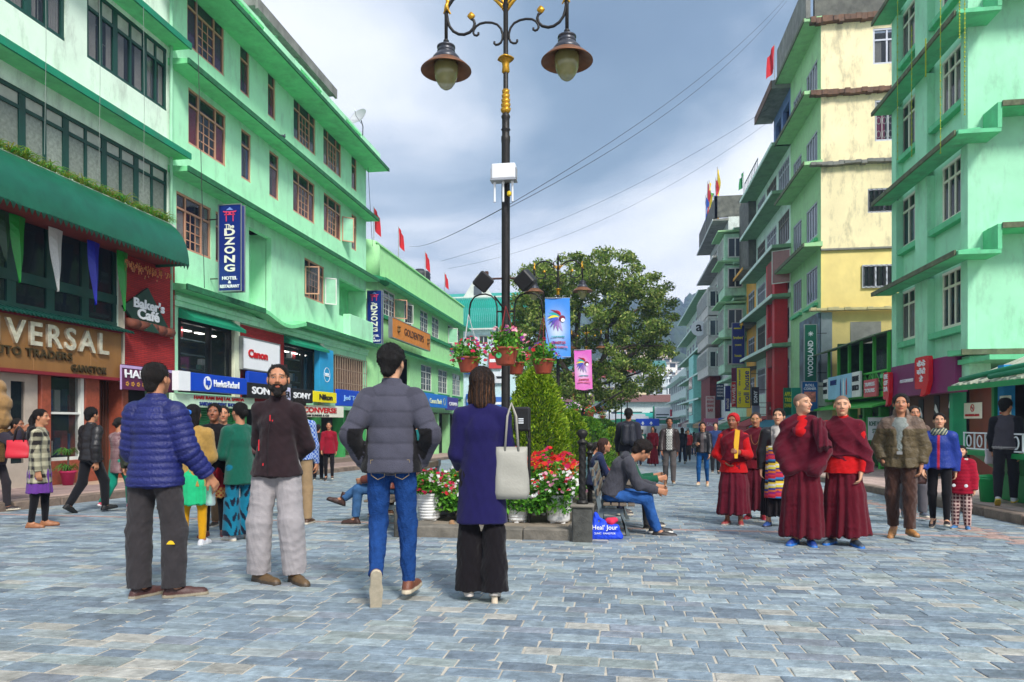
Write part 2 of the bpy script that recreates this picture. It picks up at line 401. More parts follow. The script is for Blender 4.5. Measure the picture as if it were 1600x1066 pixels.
def head_prims(J,s,wide=1.0,lod=0,nose=1.0):
    R_,c=J['hrot'],J['headc']; h=s*1.0
    def E(cc,r,**kw): return Ell(V3(*cc)*h*V3(wide,1,1),V3(*r)*h*V3(wide,1,1),rot=R_,cen=c,**kw)
    def K(a,b,ra,rb,**kw): return Prim(V3(*a)*h,V3(*b)*h,ra*h,rb*h,rot=R_,cen=c,**kw)
    pr=[E((0,-.014,.034),(.077,.094,.086)),E((0,.026,-.024),(.062,.068,.086)),K((0,.02,-.05),(0,.060,-.094),.050,.024,k=.03)]
    if lod: return pr + [K((0,.088,.005),(0,.106,-.026),.010,.014,k=.012)]
    pr+=[K((-.034,.068,.034),(.034,.068,.034),.017,.017,k=.016),
           K((-.044,.052,-.018),(-.03,.066,-.03),.022,.018,k=.02),K((.044,.052,-.018),(.03,.066,-.03),.022,.018,k=.02),
           E((-.031,.099,.011),(.017,.016,.011),sub=True,k=.012),E((.031,.099,.011),(.017,.016,.011),sub=True,k=.012),
           K((0,.086,.018),(0,.110*nose,-.022),.0085,.0125,k=.010),E((-.0125,.097,-.028),(.009,.011,.008),k=.006),E((.0125,.097,-.028),(.009,.011,.008),k=.006),
           E((0,.082,-.056),(.027,.014,.0075),k=.008),E((0,.083,-.066),(.022,.013,.0075),k=.006),
           E((0,.100,-.0610),(.026,.009,.0018),sub=True,k=.004),E((0,.078,-.093),(.018,.014,.012),k=.012),
           E((-.080,-.006,-.006),(.010,.019,.031),k=.008),E((.080,-.006,-.006),(.010,.019,.031),k=.008)]
    return pr
SKIN={'fair': lin((214,162,128)),'mid': lin((190,132,98)),'dark': lin((150,96,68)),'deep': lin((112,72,52))}
def cloth_mat(kind='cloth'):
    if kind=='cloth': return mat('woven_cloth',(1,1,1),attr=True,rough=.9,var=.10,scale=14,bump=.3,bscale=140,spec=.15,sheen=.1)
    if kind=='nylon': return mat('quilted_nylon',(1,1,1),attr=True,rough=.5,var=.12,scale=9,bump=.45,bscale=55,spec=.35)
    if kind=='leather': return mat('worn_leather',(1,1,1),attr=True,rough=.38,var=.12,scale=12,bump=.25,bscale=60,spec=.4)
    if kind=='denim': return mat('denim_cloth',(1,1,1),attr=True,rough=.9,var=.25,scale=16,bump=.5,bscale=90,spec=.15)
    if kind=='knit': return mat('knitted_wool',(1,1,1),attr=True,rough=.95,var=.14,scale=40,bump=.6,bscale=180,spec=.15,sheen=.2)
def skin_mat():
    if 'skin' in MC: return MC['skin']
    m=mat('skin',(1,1,1),attr=True,rough=.5,var=.06,scale=20,bump=.05,bscale=200,spec=.4)
    b=[n for n in m.node_tree.nodes if n.type=='BSDF_PRINCIPLED'][0]; b.inputs['Subsurface Weight'].default_value=.08; b.inputs['Subsurface Radius'].default_value=(.02,.008,.004); return m
def hair_mat(): return mat('hair_strands',(1,1,1),attr=True,rough=.62,var=.5,scale=70,bump=.9,bscale=190,stretch=.15,spec=.35)
def shoe_mat(): return mat('shoe_leather',(1,1,1),attr=True,rough=.5,var=.15,scale=25,bump=.2,bscale=150)

class Person:
    def __init__(s,label,loc,face,H=1.7,P=None,skin='mid',vox=.012,group=None,wide=1.0,name='person',lod=0,curl=.6,fat=0.,z0=None,seed=0,nose=1.0,handless=()):
        s.P=P or {}; s.J=J=pose_joints(H,s.P); s.s=J['s']; s.vox=vox; s.lod=lod; s.fat=fat; s.seed=seed; h=s.s
        s.loc=Vector((loc[0],loc[1],gz(loc[1]) if z0 is None else z0)); s.face=face; s.skin=tuple(.86*q for q in SKIN[skin])
        pr=head_prims(J,h,wide,lod,nose)
        hc=J['headc']; up=J['up']
        pr.append(Prim(J['neck']-up*.03*h,hc+V3(0,0,-.05)*h+J['hrot'] @ V3(0,-.02,0)*h,.060*h,.052*h,k=.025))
        pr+=[Prim(J['pel'],J['chest'],.10*h,.11*h,ys=.75,k=.03),Prim(J['chest'],J['neck']-up*.06*h,.11*h,.07*h,ys=.78,k=.03)]
        for sd in 'LR':
            pr+=[Prim(J['chest']+up*.08*h,J['sh'+sd],.07*h,.045*h,k=.03),Prim(J['sh'+sd],J['el'+sd],.044*h,.035*h,k=.02),Prim(J['el'+sd],J['wr'+sd],.036*h,.024*h,k=.02)]
            if sd not in handless: pr+=hand_prims(J,sd,h,curl) if not lod else [Prim(J['wr'+sd],J['wr'+sd]+J['hd'+sd]*.13*h,.03*h,.022*h,ys=.8,k=.015)]
            pr+=[Prim(J['hip'+sd],J['kn'+sd],.070*h,.048*h,k=.02),Prim(J['kn'+sd],J['an'+sd],.048*h,.034*h,k=.02),Prim(J['an'+sd],J['an'+sd]+J['ft'+sd]*.10*h+V3(0,0,-.04)*h,.034*h,.025*h,k=.02)]
        fine=None
        if not lod:
            hv=vox*.5; hvx=hc
            fine=((hvx[0]-.10*h,hvx[0]+.10*h,hv*1.2),(hvx[1]-.11*h,hvx[1]+.13*h,hv*1.2),(hvx[2]-.13*h,hvx[2]+.12*h,hv*1.2))
        V,Q=solid(pr,vox,.02,fine)
        col=np.tile(np.array(s.skin),(len(V),1))
        L=(V-hc) @ J['hrot']/h
        if not lod:
            lip=((L[:,0]/.028)**2+((L[:,2]+.061)/.012)**2 < 1) & (L[:,1] > .07); col[lip]=col[lip]*V3(.72,.42,.42)
            br=(np.abs(L[:,2]-.034-.006*np.cos(np.abs(L[:,0])*60)) < .0052) & (np.abs(np.abs(L[:,0])-.031) < .019) & (L[:,1] > .05); col[br]=col[br]*.28
            ck=np.exp(-(((np.abs(L[:,0])-.04)/.02)**2+((L[:,2]+.02)/.02)**2))*(L[:,1] > .03); col=col*(1-ck[:,None]*V3(0,.18,.15))
            ey=((np.abs(L[:,0])-.031)/.021)**2+((L[:,2]-.011)/.011)**2 < 1; ey &= L[:,1] > .05; col[ey]=col[ey]*.72  # eye socket shading painted into the skin colour
        s.headL=L; s.bodyV=V; s.bodyC=col; s.stub=None
        me=np_mesh(name,V,Q,True,col)
        s.o=tag(ob(name,me,skin_mat(),M=Matrix.Translation(s.loc) @ Matrix.Rotation(rad(face),4,'Z')),label,'person',group)
        s.me=me
        if not lod: s.eyes()
    def recolor(s,mask,f):
        s.bodyC[mask]=s.bodyC[mask]*np.array(f); a=s.me.color_attributes['Col']; c4=np.ones((len(s.bodyV),4),np.float32); c4[:,:3]=s.bodyC; a.data.foreach_set('color',c4.ravel())
    def shaved(s):
        L=s.headL; top=(L[:,2] > .018+np.clip(L[:,1]+.02,0,.1)*.62) & (np.abs(L[:,0]) < .079) & (L[:,2] < .2) & (L[:,1] < .075) & ~((np.abs(L[:,0]) > .072) & (L[:,2] < .03)); bk=(L[:,1] < -.035) & (L[:,2] > -.035) & (L[:,2] < .1)
        s.recolor(top | bk,(.32,.34,.38)); return s
    def eyes(s):
        J=s.J; h=s.s; v=[]; f=[]; cc=[]
        for x in (-.031,.031):
            mb=MB(); cc=[]
            mb.lathe([(0.0001,.0125),(.0062,.0110),(.0063,.0109),(.0095,.0083),(.0125,0),(.0001,-.0125)],10)
            for i in range(len(mb.v)):
                p=mb.v[i]; q=V3(p[0],p[2]*.8+.0745,p[1]*.50+.0105)+V3(x,0,0); q=J['headc']+J['hrot'] @ (q*h); mb.v[i]=tuple(q)
                cc.append((.015,.01,.008,1) if i < 20 else (.36,.33,.31,1))
            me=mb.mesh('eye',True); ca=me.color_attributes.new('Col','FLOAT_COLOR','POINT')
            ca.data.foreach_set('color',np.array(cc,np.float32).ravel())
            part('eye',me,mat('eye_wet',(1,1,1),attr=True,rough=.15,var=0),s.o)
    def piece(s,name,prims,col,vox=None,k=.03,wr=.003,wf=1.0,quilt=0,qa=.006,kind='cloth',colf=None,planes=(),label=None,post=None,disp=None,fine=None):
        V,Q=solid(prims,vox or s.vox,k,fine,planes)
        if len(V)==0: return None
        n=vnorm(V,Q); sp_,tg,pid=nearest(prims,V); J=s.J
        d=folds(V,s.seed+len(name)*7,wr,wf) if wr else np.zeros(len(V))
        if quilt: sp_=np.where(tg==0,V[:,2]-J['pel'][2],sp_)
        if quilt: d=d + qa*(np.sqrt(np.abs(np.sin(PI*sp_/quilt)))-.6)
        if disp is not None: d=d+disp(V,tg)
        V2=V+n*d[:,None]
        c=np.tile(np.array(lin(col) if max(col) > 1 else col),(len(V),1))
        if colf is not None: c=colf(V,c,tg,n)
        if quilt: c=c*(1-.25*(np.abs(np.sin(PI*sp_/quilt)) < .22))[:,None]
        if post: V2=post(V2)
        c=c*.74
        o=part(name,np_mesh(name,V2,Q,True,c),cloth_mat(kind) if isinstance(kind,str) else kind,s.o)
        if label: o['label']=label
        return o
    def torso(s,infl=.02,hem=-.05,hemw=None,shw=1.0,belly=0):
        """round cones of a garment on the torso, from the hem up"""
        J=s.J; h=s.s; up=J['up']; pel=J['pel']; b=infl; wd=.122+s.fat
        hb=pel+V3(0,0,hem)*h
        p=[Prim(hb,pel+up*.12*h,(hemw or wd+.042)*h+b,(wd+.004)*h+b,ys=.80,flat=2),
             Prim(pel+up*.10*h,J['chest'],wd*h+b+belly*h,(.124+s.fat*.7)*h+b,ys=.80+belly*2),
             Prim(J['chest'],pel+up*.44*h+J['fw']*s.P.get('hunch',0)*.6*h,(.124+s.fat*.7)*h+b,.070*h+b,ys=.82),
             Prim(J['shL']-up*.012*h,J['shR']-up*.012*h,.044*h+b*.7,.044*h+b*.7,ys=1.0),
             Prim(J['shL']*.45+J['neck']*.55+up*.0*h,J['shR']*.45+J['neck']*.55,.045*h+b*.5,.045*h+b*.5)]
        if hem < -.03:
            for x in (-1,1): p.append(Prim(pel+V3(x*.075,.0,hem)*h,pel+V3(x*.05,0,.05)*h,(.092+s.fat*.7+s.P.get('hipx',0))*h+b,.085*h+b,ys=.92,flat=2))
        return p
    def arms(s,infl=.015,upto=1.0,cut=True,sides='LR',tagc=1,cuff=1.0):
        J=s.J; h=s.s; p=[]
        for sd in sides:
            a,e,w_=J['sh'+sd],J['el'+sd],J['wr'+sd]
            if upto <= .5: p.append(Prim(a,a+(e-a)*upto*2,.052*h+infl,.046*h+infl,flat=1,tagc=tagc)); continue
            p.append(Prim(a,e,.052*h+infl,.041*h+infl,tagc=tagc)); q=(upto-.5)*2
            p.append(Prim(e,e+(w_-e)*q,.042*h+infl,(.029*h+infl*.9)*cuff,flat=1,tagc=tagc))
        return p
    def top(s,col,infl=.02,hem=-.05,arm=.012,upto=1.0,collar=0,name='jacket',**kw):
        tk={k: kw.pop(k) for k in ('hemw','belly') if k in kw}
        J=s.J; h=s.s; p=s.torso(infl,hem,**tk)+s.arms(arm,upto,cuff=kw.pop('cuff',1.0))
        if collar: p.append(Prim(J['neck']-J['up']*.03*h,J['neck']+J['up']*collar*h+J['fw']*.012*h,.074*h,.070*h,flat=1,ys=1.0,k=.012,tagc=3))
        return s.piece(name,p,col,**kw)
    def trousers(s,col,infl=.018,ank=.02,length=1.0,flare=0,name='trousers',waist=.04,**kw):
        J=s.J; h=s.s; p=[Prim(J['pel']+V3(0,0,-.02)*h,J['pel']+J['up']*waist*2*h,(.120+s.fat)*h+infl*.5,(.104+s.fat)*h+infl*.4,ys=.75)]
        for sd,x in (('L',-1),('R',1)):
            hp,k_,a=J['hip'+sd],J['kn'+sd],J['an'+sd]
            b=nrm(hp-k_)
            p+=[Prim(hp+V3(0,-.010,0)*h,k_,.072*h+infl*.8+s.fat*.4,.050*h+infl,tagc=1+(x > 0)),Prim(k_,k_+(a-k_)*length,.053*h+infl+flare*.4,.036*h+ank+flare,flat=1,tagc=1+(x > 0))]
            p.append(Prim(J['pel']+V3(x*.05,-.04,-.05)*h,J['pel']+V3(x*.05,-.03,-.02)*h,.070*h+infl*.4,.066*h+infl*.4))
        return s.piece(name,p,col,k=kw.pop('k',.022),**kw)
    def shoes(s,col,sole=(200,190,170),h0=.0,boot=0,L=.26,name='shoe',soleh=.028,slipper=False,heel=0):
        J=s.J; h=s.s
        for sd in 'LR':
            a=J['an'+sd]; f=J['ft'+sd]; up=V3(0,0,1)-f*f[2]; up=nrm(up); r=np.cross(f,up); Rm=np.stack([r,f,up],1)
            c=a-up*.075*h
            def K(p0,p1,ra,rb,**kw): return Prim(V3(*p0)*h,V3(*p1)*h,ra*h,rb*h,rot=Rm,cen=c,**kw)
            tl=L-.06
            pr=[K((0,-.035,.038),(0,tl*.45,.034),.036,.040),K((0,tl*.3,.030),(0,tl-.035,.022),.042,.036),K((0,-.02,.05),(0,.07,.045),.036,.03)]
            if not slipper: pr.append(K((0,-.008,.05),(0,-.012,.095+boot),.038,.040+boot*.05,flat=1))
            sb=[K((0,-.045,.008),(0,tl*.35,.006),.036,.040),K((0,tl*.35,.006),(0,tl-.025,.008),.044,.038)]
            V,Q=solid(pr+sb,min(s.vox,.011)*1.0 if not s.lod else .018,.014)
            Lc=(V-c) @ Rm; Lc[:,2]=np.maximum(Lc[:,2],0);
            so_=Lc[:,2] < soleh*h; cc=np.tile(np.array(lin(col)),(len(V),1)); cc[so_]=lin(sole)
            tread=Lc[:,2] < .004; cc[tread]=np.array(lin(sole))*.8
            V=Lc @ Rm.T + c
            if heel:
                pass
            part(name,np_mesh(name,V,Q,True,cc),shoe_mat(),s.o)
        return s
    def hair(s,kind='short',col=(22,16,13),amp=.004,name='hair',tint=None,vol=0.,seed=3):
        J=s.J; h=s.s; R_,c=J['hrot'],J['headc']; v=(.010+vol)
        def E(cc,r,**kw): return Ell(V3(*cc)*h,V3(*r)*h,rot=R_,cen=c,**kw)
        def K(a,b,ra,rb,**kw): return Prim(V3(*a)*h,V3(*b)*h,ra*h,rb*h,rot=R_,cen=c,**kw)
        pr=[E((0,-.018,.038+v*.3),(.079+v,.093+v,.084+v))]
        if kind=='short':
            pr+=[K((0,-.055,.02),(0,-.07,-.045),.062+v,.045+v*.6)]
            pr+=[Prim(V3(0,.118,-.075)*h,V3(0,.122,.030)*h,.115*h,.084*h,rot=R_,cen=c,sub=True,k=.008),E((-.03,.108,.052),(.03,.03,.028),sub=True,k=.01),E((.036,.108,.050),(.03,.03,.03),sub=True,k=.01)]
            for x in (-1,1): pr+=[E((x*.085,.0,-.028),(.022,.030,.036),sub=True,k=.01)]
        elif kind=='bob':
            pr+=[K((-.045,-.02,.03),(-.070,-.012,-.135),.056,.044),K((.045,-.02,.03),(.070,-.012,-.135),.056,.044),K((0,-.06,.03),(0,-.06,-.145),.068,.060)]
            pr+=[Prim(V3(0,.13,-.16)*h,V3(0,.125,.0)*h,.085*h,.072*h,rot=R_,cen=c,sub=True,k=.012)]
        elif kind in ('long','back'):
            pr+=[K((-.045,-.03,.02),(-.05,-.04,-.11),.05,.035),K((.045,-.03,.02),(.05,-.04,-.11),.05,.035)] if kind=='long' else []
            pr+=[K((0,-.06,.03),(0,-.075,-.26 if kind=='long' else -.03),.07,.045)]
            pr+=[Prim(V3(0,.125,-.16)*h,V3(0,.120,.020)*h,.094*h,.086*h,rot=R_,cen=c,sub=True,k=.012)]
        if kind in ('bun','pony'):
            pr+=[K((0,-.05,.02),(0,-.06,-.04),.06,.045),Prim(V3(0,.125,-.16)*h,V3(0,.120,.020)*h,.094*h,.086*h,rot=R_,cen=c,sub=True,k=.012)]
            pr+=[E((0,-.125,.0),(.042,.036,.042))] if kind=='bun' else [K((0,-.11,.02),(0,-.13,-.05),.035,.04),K((0,-.13,-.05),(0,-.11,-.34),.042,.022)]
        V,Q=solid(pr,min(s.vox*.8,.0075) if not s.lod else .016,.012)
        if len(V)==0: return s
        n=vnorm(V,Q); L=(V-c) @ R_/h
        ang=np.arctan2(L[:,0],L[:,1]); d=folds(V,seed,amp,2.2)+folds(V,seed+1,amp*.7,5)*(not s.lod)+amp*.6*np.sin(ang*34+np.sin(L[:,2]*30)*2)*(kind != 'short')
        cc=np.tile(np.array(lin(col)),(len(V),1))
        if tint is not None:
            st=np.clip(np.sin(ang*19+1)*.5+np.sin(ang*43)*.5,0,1)*np.clip((.10-L[:,2])*6,0,1); cc=cc+(np.array(lin(tint))-cc)*(st*.5)[:,None]
        V=V+n*d[:,None]; part(name,np_mesh(name,V,Q,True,cc),hair_mat(),s.o)
        if s.vox < .0125 and 'cap' not in name:
            r_=np.random.RandomState(seed+len(V)); m=int(min(len(V),2600)); ix=r_.randint(0,len(V),m); ix=ix[L[ix,2] > -.12]; m=len(ix); lg=kind in ('bob','long')
            g=np.tile(V3(0,0,-1.),(m,1)) if kind != 'short' else np.stack([L[ix,0]*6,L[ix,1]*4-.5,-.9+L[ix,2]*9],1) @ R_.T
            g=g+r_.randn(m,3)*(.10 if kind != 'short' else .45); g -= n[ix]*(g*n[ix]).sum(1)[:,None]; g /= np.maximum(np.linalg.norm(g,axis=1),1e-6)[:,None]; w_=np.cross(g,n[ix])*.0016*h; l_=(r_.uniform(.02,.045,(m,1)) if lg or kind != 'short' else r_.uniform(.012,.028,(m,1)))*h
            p0=V[ix]-n[ix]*.001; p1=p0+g*l_+n[ix]*r_.uniform(.001,.006 if lg else .009,(m,1)); SV=np.stack([p0-w_,p0+w_,p1+w_*.2,p1-w_*.2],1).reshape(-1,3)
            o_=part('hair_strands',np_mesh('hair_strands',SV,np.arange(m*4).reshape(-1,4),False,np.repeat(cc[ix]*r_.uniform(.6,1.5,(m,1)),4,0)),hair_mat(),s.o,kind='stuff')
        return s
    def beard(s,col=(18,13,11)):
        J=s.J; h=s.s; R_,c=J['hrot'],J['headc']
        def E(cc,r,**kw): return Ell(V3(*cc)*h,V3(*r)*h,rot=R_,cen=c,**kw)
        def K(a,b,ra,rb,**kw): return Prim(V3(*a)*h,V3(*b)*h,ra*h,rb*h,rot=R_,cen=c,**kw)
        pr=[K((0,.04,-.07),(0,.072,-.115),.058,.034),K((-.062,.02,-.01),(-.045,.045,-.07),.016,.030),K((.062,.02,-.01),(.045,.045,-.07),.016,.030),
              K((-.022,.092,-.050),(0,.096,-.045),.007,.008,k=.006),K((.022,.092,-.050),(0,.096,-.045),.007,.008,k=.006),
              K((-.030,.085,-.052),(-.036,.075,-.08),.010,.016),K((.030,.085,-.052),(.036,.075,-.08),.010,.016),
              E((0,.105,-.0625),(.018,.022,.0075),sub=True,k=.006),Ell(V3(0,.09,.01)*h,V3(.040,.07,.052)*h,rot=R_,cen=c,sub=True,k=.01)]
        V,Q=solid(pr,.006,.014); n=vnorm(V,Q); V=V+n*folds(V,5,.0025,4)[:,None]
        part('beard',np_mesh('beard',V,Q,True,np.tile(np.array(lin(col)),(len(V),1))),hair_mat(),s.o); return s
    def free(s,name,prims,col,**kw): return s.piece(name,prims,col,**kw)
# a smooth free-form solid that is a thing or part of its own, built from the same volumes
def blob(name,prims,vox,m,k=.02,col=(1,1,1),parent=None,M=None,disp=None,colf=None,planes=()):
    V,Q=solid(prims,vox,k,None,planes); n=vnorm(V,Q)
    if disp is not None: V=V+n*disp(V)[:,None]
    c=np.tile(np.array(lin(col) if max(col) > 1 else col),(len(V),1))
    if colf is not None: c=colf(V,c)
    return ob(name,np_mesh(name,V,Q,True,c),m,parent,M)
# ================================================================ street, kerbs, terrain
LX,RX=-12.3,9.0
stone_m=mat('slate_paving',(1,1,1),attr=True,rough=.6,var=.30,scale=11,bump=.7,bscale=26,spec=.4,dirt=.30)
def sheet(name,x0,x1,ys,dz,m,kind='structure',parent=None):
    v=[]; f=[]
    for i,y in enumerate(ys): v+=[(x0,y,gz(y)+dz),(x1,y,gz(y)+dz)]
    for i in range(len(ys)-1): f.append((2*i,2*i+1,2*i+3,2*i+2))
    me=bpy.data.meshes.new(name); me.from_pydata(v,[],f); o=ob(name,me,m,parent);
    if parent is None: tag(o,kind=kind)
    return o
sheet('ground',-900,900,[-60,-30,0,40,80,118,400,820],-.06,S('earth_ground',96,92,84,var=.25,scale=.3))
# far part of the street, where single stones can no longer be told apart
def paving_mat():
    m=S('far_slate_paving',128,146,158,rough=.6,var=.2,scale=2,bump=.1); t=m.node_tree
    b=[n for n in t.nodes if n.type=='BSDF_PRINCIPLED'][0]; tc=N(t,'ShaderNodeTexCoord')
    br=N(t,'ShaderNodeTexBrick',i_Scale=1.0); br.inputs['Brick Width'].default_value=.31; br.inputs['Row Height'].default_value=.165; br.inputs['Mortar Size'].default_value=.006
    br.inputs['Color1'].default_value=(*lin((150,170,182)),1); br.inputs['Color2'].default_value=(*lin((112,130,146)),1); br.inputs['Mortar'].default_value=(*lin((178,172,160)),1)
    t.links.new(tc.outputs['Object'],br.inputs['Vector']); t.links.new(br.outputs[0],b.inputs['Base Color']); return m
street=sheet('street',-9.8,5.6,[-4,0,10,20,33],0,S('joint_mortar',182,174,160,rough=.95,var=.22,scale=7,bump=.4,bscale=60))
sheet('street',-9.8,5.6,[33,60,90,118],.006,paving_mat())
PAL=[((96,116,138),14),((118,138,156),20),((142,160,172),18),((158,174,180),10),((76,94,118),8),((150,160,152),6),((178,184,180),5),((190,180,162),3),((128,132,148),5)]
PALS=[tuple(a*.5+b*.5 for a,b in zip(lin(c),lin((140,150,154)))) for c,n in PAL for _ in range(n)]
def slab(x0,x1,y0,y1,zt,hgt=.03,jit=.005,ch=.006):
    q=[[x0,y0],[x1,y0],[x1,y1],[x0,y1]]
    for p in q: p[0]+=R.uniform(-jit,jit); p[1]+=R.uniform(-jit,jit)
    if R.random() < .22:
        i=R.randrange(4); a=q[i]; pr,nx=q[i-1],q[(i+1) % 4]; t=R.uniform(.1,.3)
        q[i:i+1]=[[a[0]+(pr[0]-a[0])*t*R.uniform(.2,.9),a[1]+(pr[1]-a[1])*t],[a[0]+(nx[0]-a[0])*t*R.uniform(.2,.9),a[1]+(nx[1]-a[1])*t]]
    cx=sum(p[0] for p in q)/len(q); cy=sum(p[1] for p in q)/len(q); n=len(q)
    tx,ty=R.uniform(-.006,.006),R.uniform(-.008,.008); v=[]
    for (x,y) in q: v.append((x,y,gz(y)-hgt*.3))
    for (x,y) in q: v.append((x,y,gz(y)+zt-.003+(x-cx)*tx+(y-cy)*ty))
    for (x,y) in q:
        dx,dy=cx-x,cy-y; l=math.hypot(dx,dy); v.append((x+dx/l*ch,y+dy/l*ch,gz(y)+zt+(x-cx)*tx+(y-cy)*ty))
    f=[(i,(i+1) % n,n+(i+1) % n,n+i) for i in range(n)]+[(n+i,n+(i+1) % n,2*n+(i+1) % n,2*n+i) for i in range(n)]+[tuple(range(2*n,3*n))]
    return v,f
class Stones:
    def __init__(s): s.v=[]; s.f=[]; s.c=[]
    def add(s,v,f,c):
        k=len(s.v); s.v+=v; s.f+=[tuple(i+k for i in g) for g in f]; s.c+=[c]*len(v)
    def mesh(s,name):
        me=bpy.data.meshes.new(name); me.from_pydata(s.v,[],s.f); ca=me.color_attributes.new('Col','FLOAT_COLOR','POINT')
        c4=np.ones((len(s.v),4),np.float32); c4[:,:3]=s.c; ca.data.foreach_set('color',c4.ravel()); return me
rest=Stones(); near=[]
y=1.6; row=0
while y < 33:
    rh=R.uniform(.132,.156) if y < 24 else .15; x=-9.78+R.uniform(-.3,0)
    band=9.42 < y < 9.62
    while x < 5.58:
        w_=R.uniform(.23,.33) if R.random() < .86 else R.uniform(.14,.22); x1=x+w_
        if not (-2.6 < x+.1 < -.55 and y > 8.25):
            pink=band or (4.55 < x+w_/2 < 4.8)
            c=lin((172,144,136)) if pink else R.choice(PALS); k=R.uniform(.78,1.04); c=tuple(min(1,q*k) for q in c)
            g=R.uniform(.004,.0075)
            a=(x+w_/2)*CT+y*ST; dpt=y*CT-(x+w_/2)*ST
            v,f=slab(x+g,x1-g,y+g,y+rh-g,R.uniform(.003,.007))
            if abs(a/dpt) < .76 and y > 3.1: near.append((dpt,v,f,c))
            elif abs(a/dpt) < 1.3: rest.add(v,f,c)
        x=x1
    y+=rh; row+=1
near.sort(key=lambda q: q[0])
for i,(dpt,v,f,c) in enumerate(near):
    if i < 300:
        st=Stones(); st.add(v,f,c); part('paving_stone',st.mesh('paving_stone'),stone_m,street)
    else: rest.add(v,f,c)
part('paving_stones',rest.mesh('paving_stones'),stone_m,street,kind='stuff')
# pavements (raised side walks) with kerb stones
kerb_m=S('kerb_concrete',120,104,92,rough=.9,var=.3,scale=6,bump=.5,bscale=30,rnd=.12)
walk_m=S('walk_concrete',176,150,138,rough=.85,var=.2,scale=3,bump=.3,bscale=30)
for side,xa,xb,xk0,xk1 in (('left',-14.5,-9.93,-9.93,-9.72),('right',5.86,13.5,5.62,5.86)):
    ys=[0,10,20,40,80,118]; v=[]; f=[]
    for y in ys: v+=[(xa,y,gz(y)+.14),(xb,y,gz(y)+.14)]
    for i in range(len(ys)-1): f.append((2*i,2*i+1,2*i+3,2*i+2))
    me=bpy.data.meshes.new('pavement'); me.from_pydata(v,[],f); pv=tag(ob('pavement',me,walk_m),kind='structure')
    y=7.0
    while y < 70:
        L=R.uniform(.85,1.15) if y < 40 else 3
        mb=MB().bevbox(xk0+R.uniform(-.01,.01),xk1,y+.008,y+L-.008,-.12,.148+R.uniform(-.008,.008),.018)
        mb.v=[(a,b,c+gz(b)) for a,b,c in mb.v]
        part('kerb_stone',mb,kerb_m,pv); y+=L
    tl=Stones(); ty=7.
    while ty < 30:
        tx=(xk1 if side=='right' else -12.25)+.01
        while tx < (9.0 if side=='right' else -9.95):
            if tx+.4 <= (9.05 if side=='right' else -9.93):
                v,f=slab(tx+.006,tx+.394,ty+.006,ty+.394,.006,jit=.002); v=[(a,b,c+.14) for a,b,c in v]
                k=R.uniform(.8,1.1); tl.add(v,f,tuple(q*k for q in lin((184,160,150) if side=='right' else (150,128,122))))
            tx+=.4
        ty+=.4
    part('paving_slab',tl.mesh('paving_slab'),mat('slab_concrete',(1,1,1),attr=True,rough=.85,var=.2,scale=4,bump=.3),pv,kind='stuff')
# ---------------------------------------------------------------- hills, forest and the far town
def hz(x,y):
    u=x*CT+y*ST - (y*CT-x*ST)*.0
    r=max(0,(y-330)/330); r=min(r,1.25)
    base=78*r**1.1 + 26*r*math.exp(-((x-150)/120)**2) + 18*r*math.exp(-((x+60)/90)**2) - 30*r*max(0,min(1,(-60-x)/160))
    return gz(118)-.3+base + r*(6*math.sin(x*.031+1)+4*math.sin(x*.071+y*.02)+3*math.sin(x*.15+2))
hv=[]; hf=[]; nx,ny=90,34
for j in range(ny):
    for i in range(nx):
        x=-500+i*13.0; y=325+j*14; hv.append((x,y,hz(x,y)-.2))
for j in range(ny-1):
    for i in range(nx-1): hf.append((j*nx+i,j*nx+i+1,(j+1)*nx+i+1,(j+1)*nx+i))
me=bpy.data.meshes.new('hill'); me.from_pydata(hv,[],hf); me.polygons.foreach_set('use_smooth',[True]*len(hf))
tag(ob('hill',me,S('hill_forest_floor',52,66,46,var=.4,scale=.05,rough=.95)),kind='structure')
ico=[(0,0,-1),(.72,-.53,-.45),(-.28,-.85,-.45),(-.89,0,-.45),(-.28,.85,-.45),(.72,.53,-.45),(.28,-.85,.45),(-.72,-.53,.45),(-.72,.53,.45),(.28,.85,.45),(.89,0,.45),(0,0,1)]
icf=[(0,1,2),(1,0,5),(0,2,3),(0,3,4),(0,4,5),(1,5,10),(2,1,6),(3,2,7),(4,3,8),(5,4,9),(1,10,6),(2,6,7),(3,7,8),(4,8,9),(5,9,10),(6,10,11),(7,6,11),(8,7,11),(9,8,11),(10,9,11)]
icV=np.array(ico); icF=np.array(icf)
def blobs(cs,rs,name,m,cols,kind='stuff',parent=None):
    n=len(cs); V=icV[None]*(1+NR.uniform(-.25,.25,(n,12,1)))*rs[:,None,:]+cs[:,None,:]
    F=(icF[None]+np.arange(n)[:,None,None]*12).reshape(-1,3); c=np.repeat(cols,12,0)*NR.uniform(.8,1.2,(n*12,1))
    o=ob(name,np_mesh(name,V.reshape(-1,3),F,False,c),m,parent); o['kind']=kind; return o
leafm=mat('foliage',(1,1,1),attr=True,rough=.6,var=.15,scale=3,spec=.3)
n=5200; cx=NR.uniform(-330,330,n); cy=335+NR.rand(n)**.8*420
cs=np.stack([cx,cy,[hz(a,b)+2.5 for a,b in zip(cx,cy)]],1)
keep=~((cy < 430) & (np.abs(cx-40) < 60)); cs=cs[keep]
rs=NR.uniform(3,6.5,(len(cs),1))*np.array([[1,1,1.35]]); cols=np.array(lin((60,82,48)))*NR.uniform(.6,1.5,(len(cs),1))
blobs(cs,rs,'hillside_forest',leafm,cols)
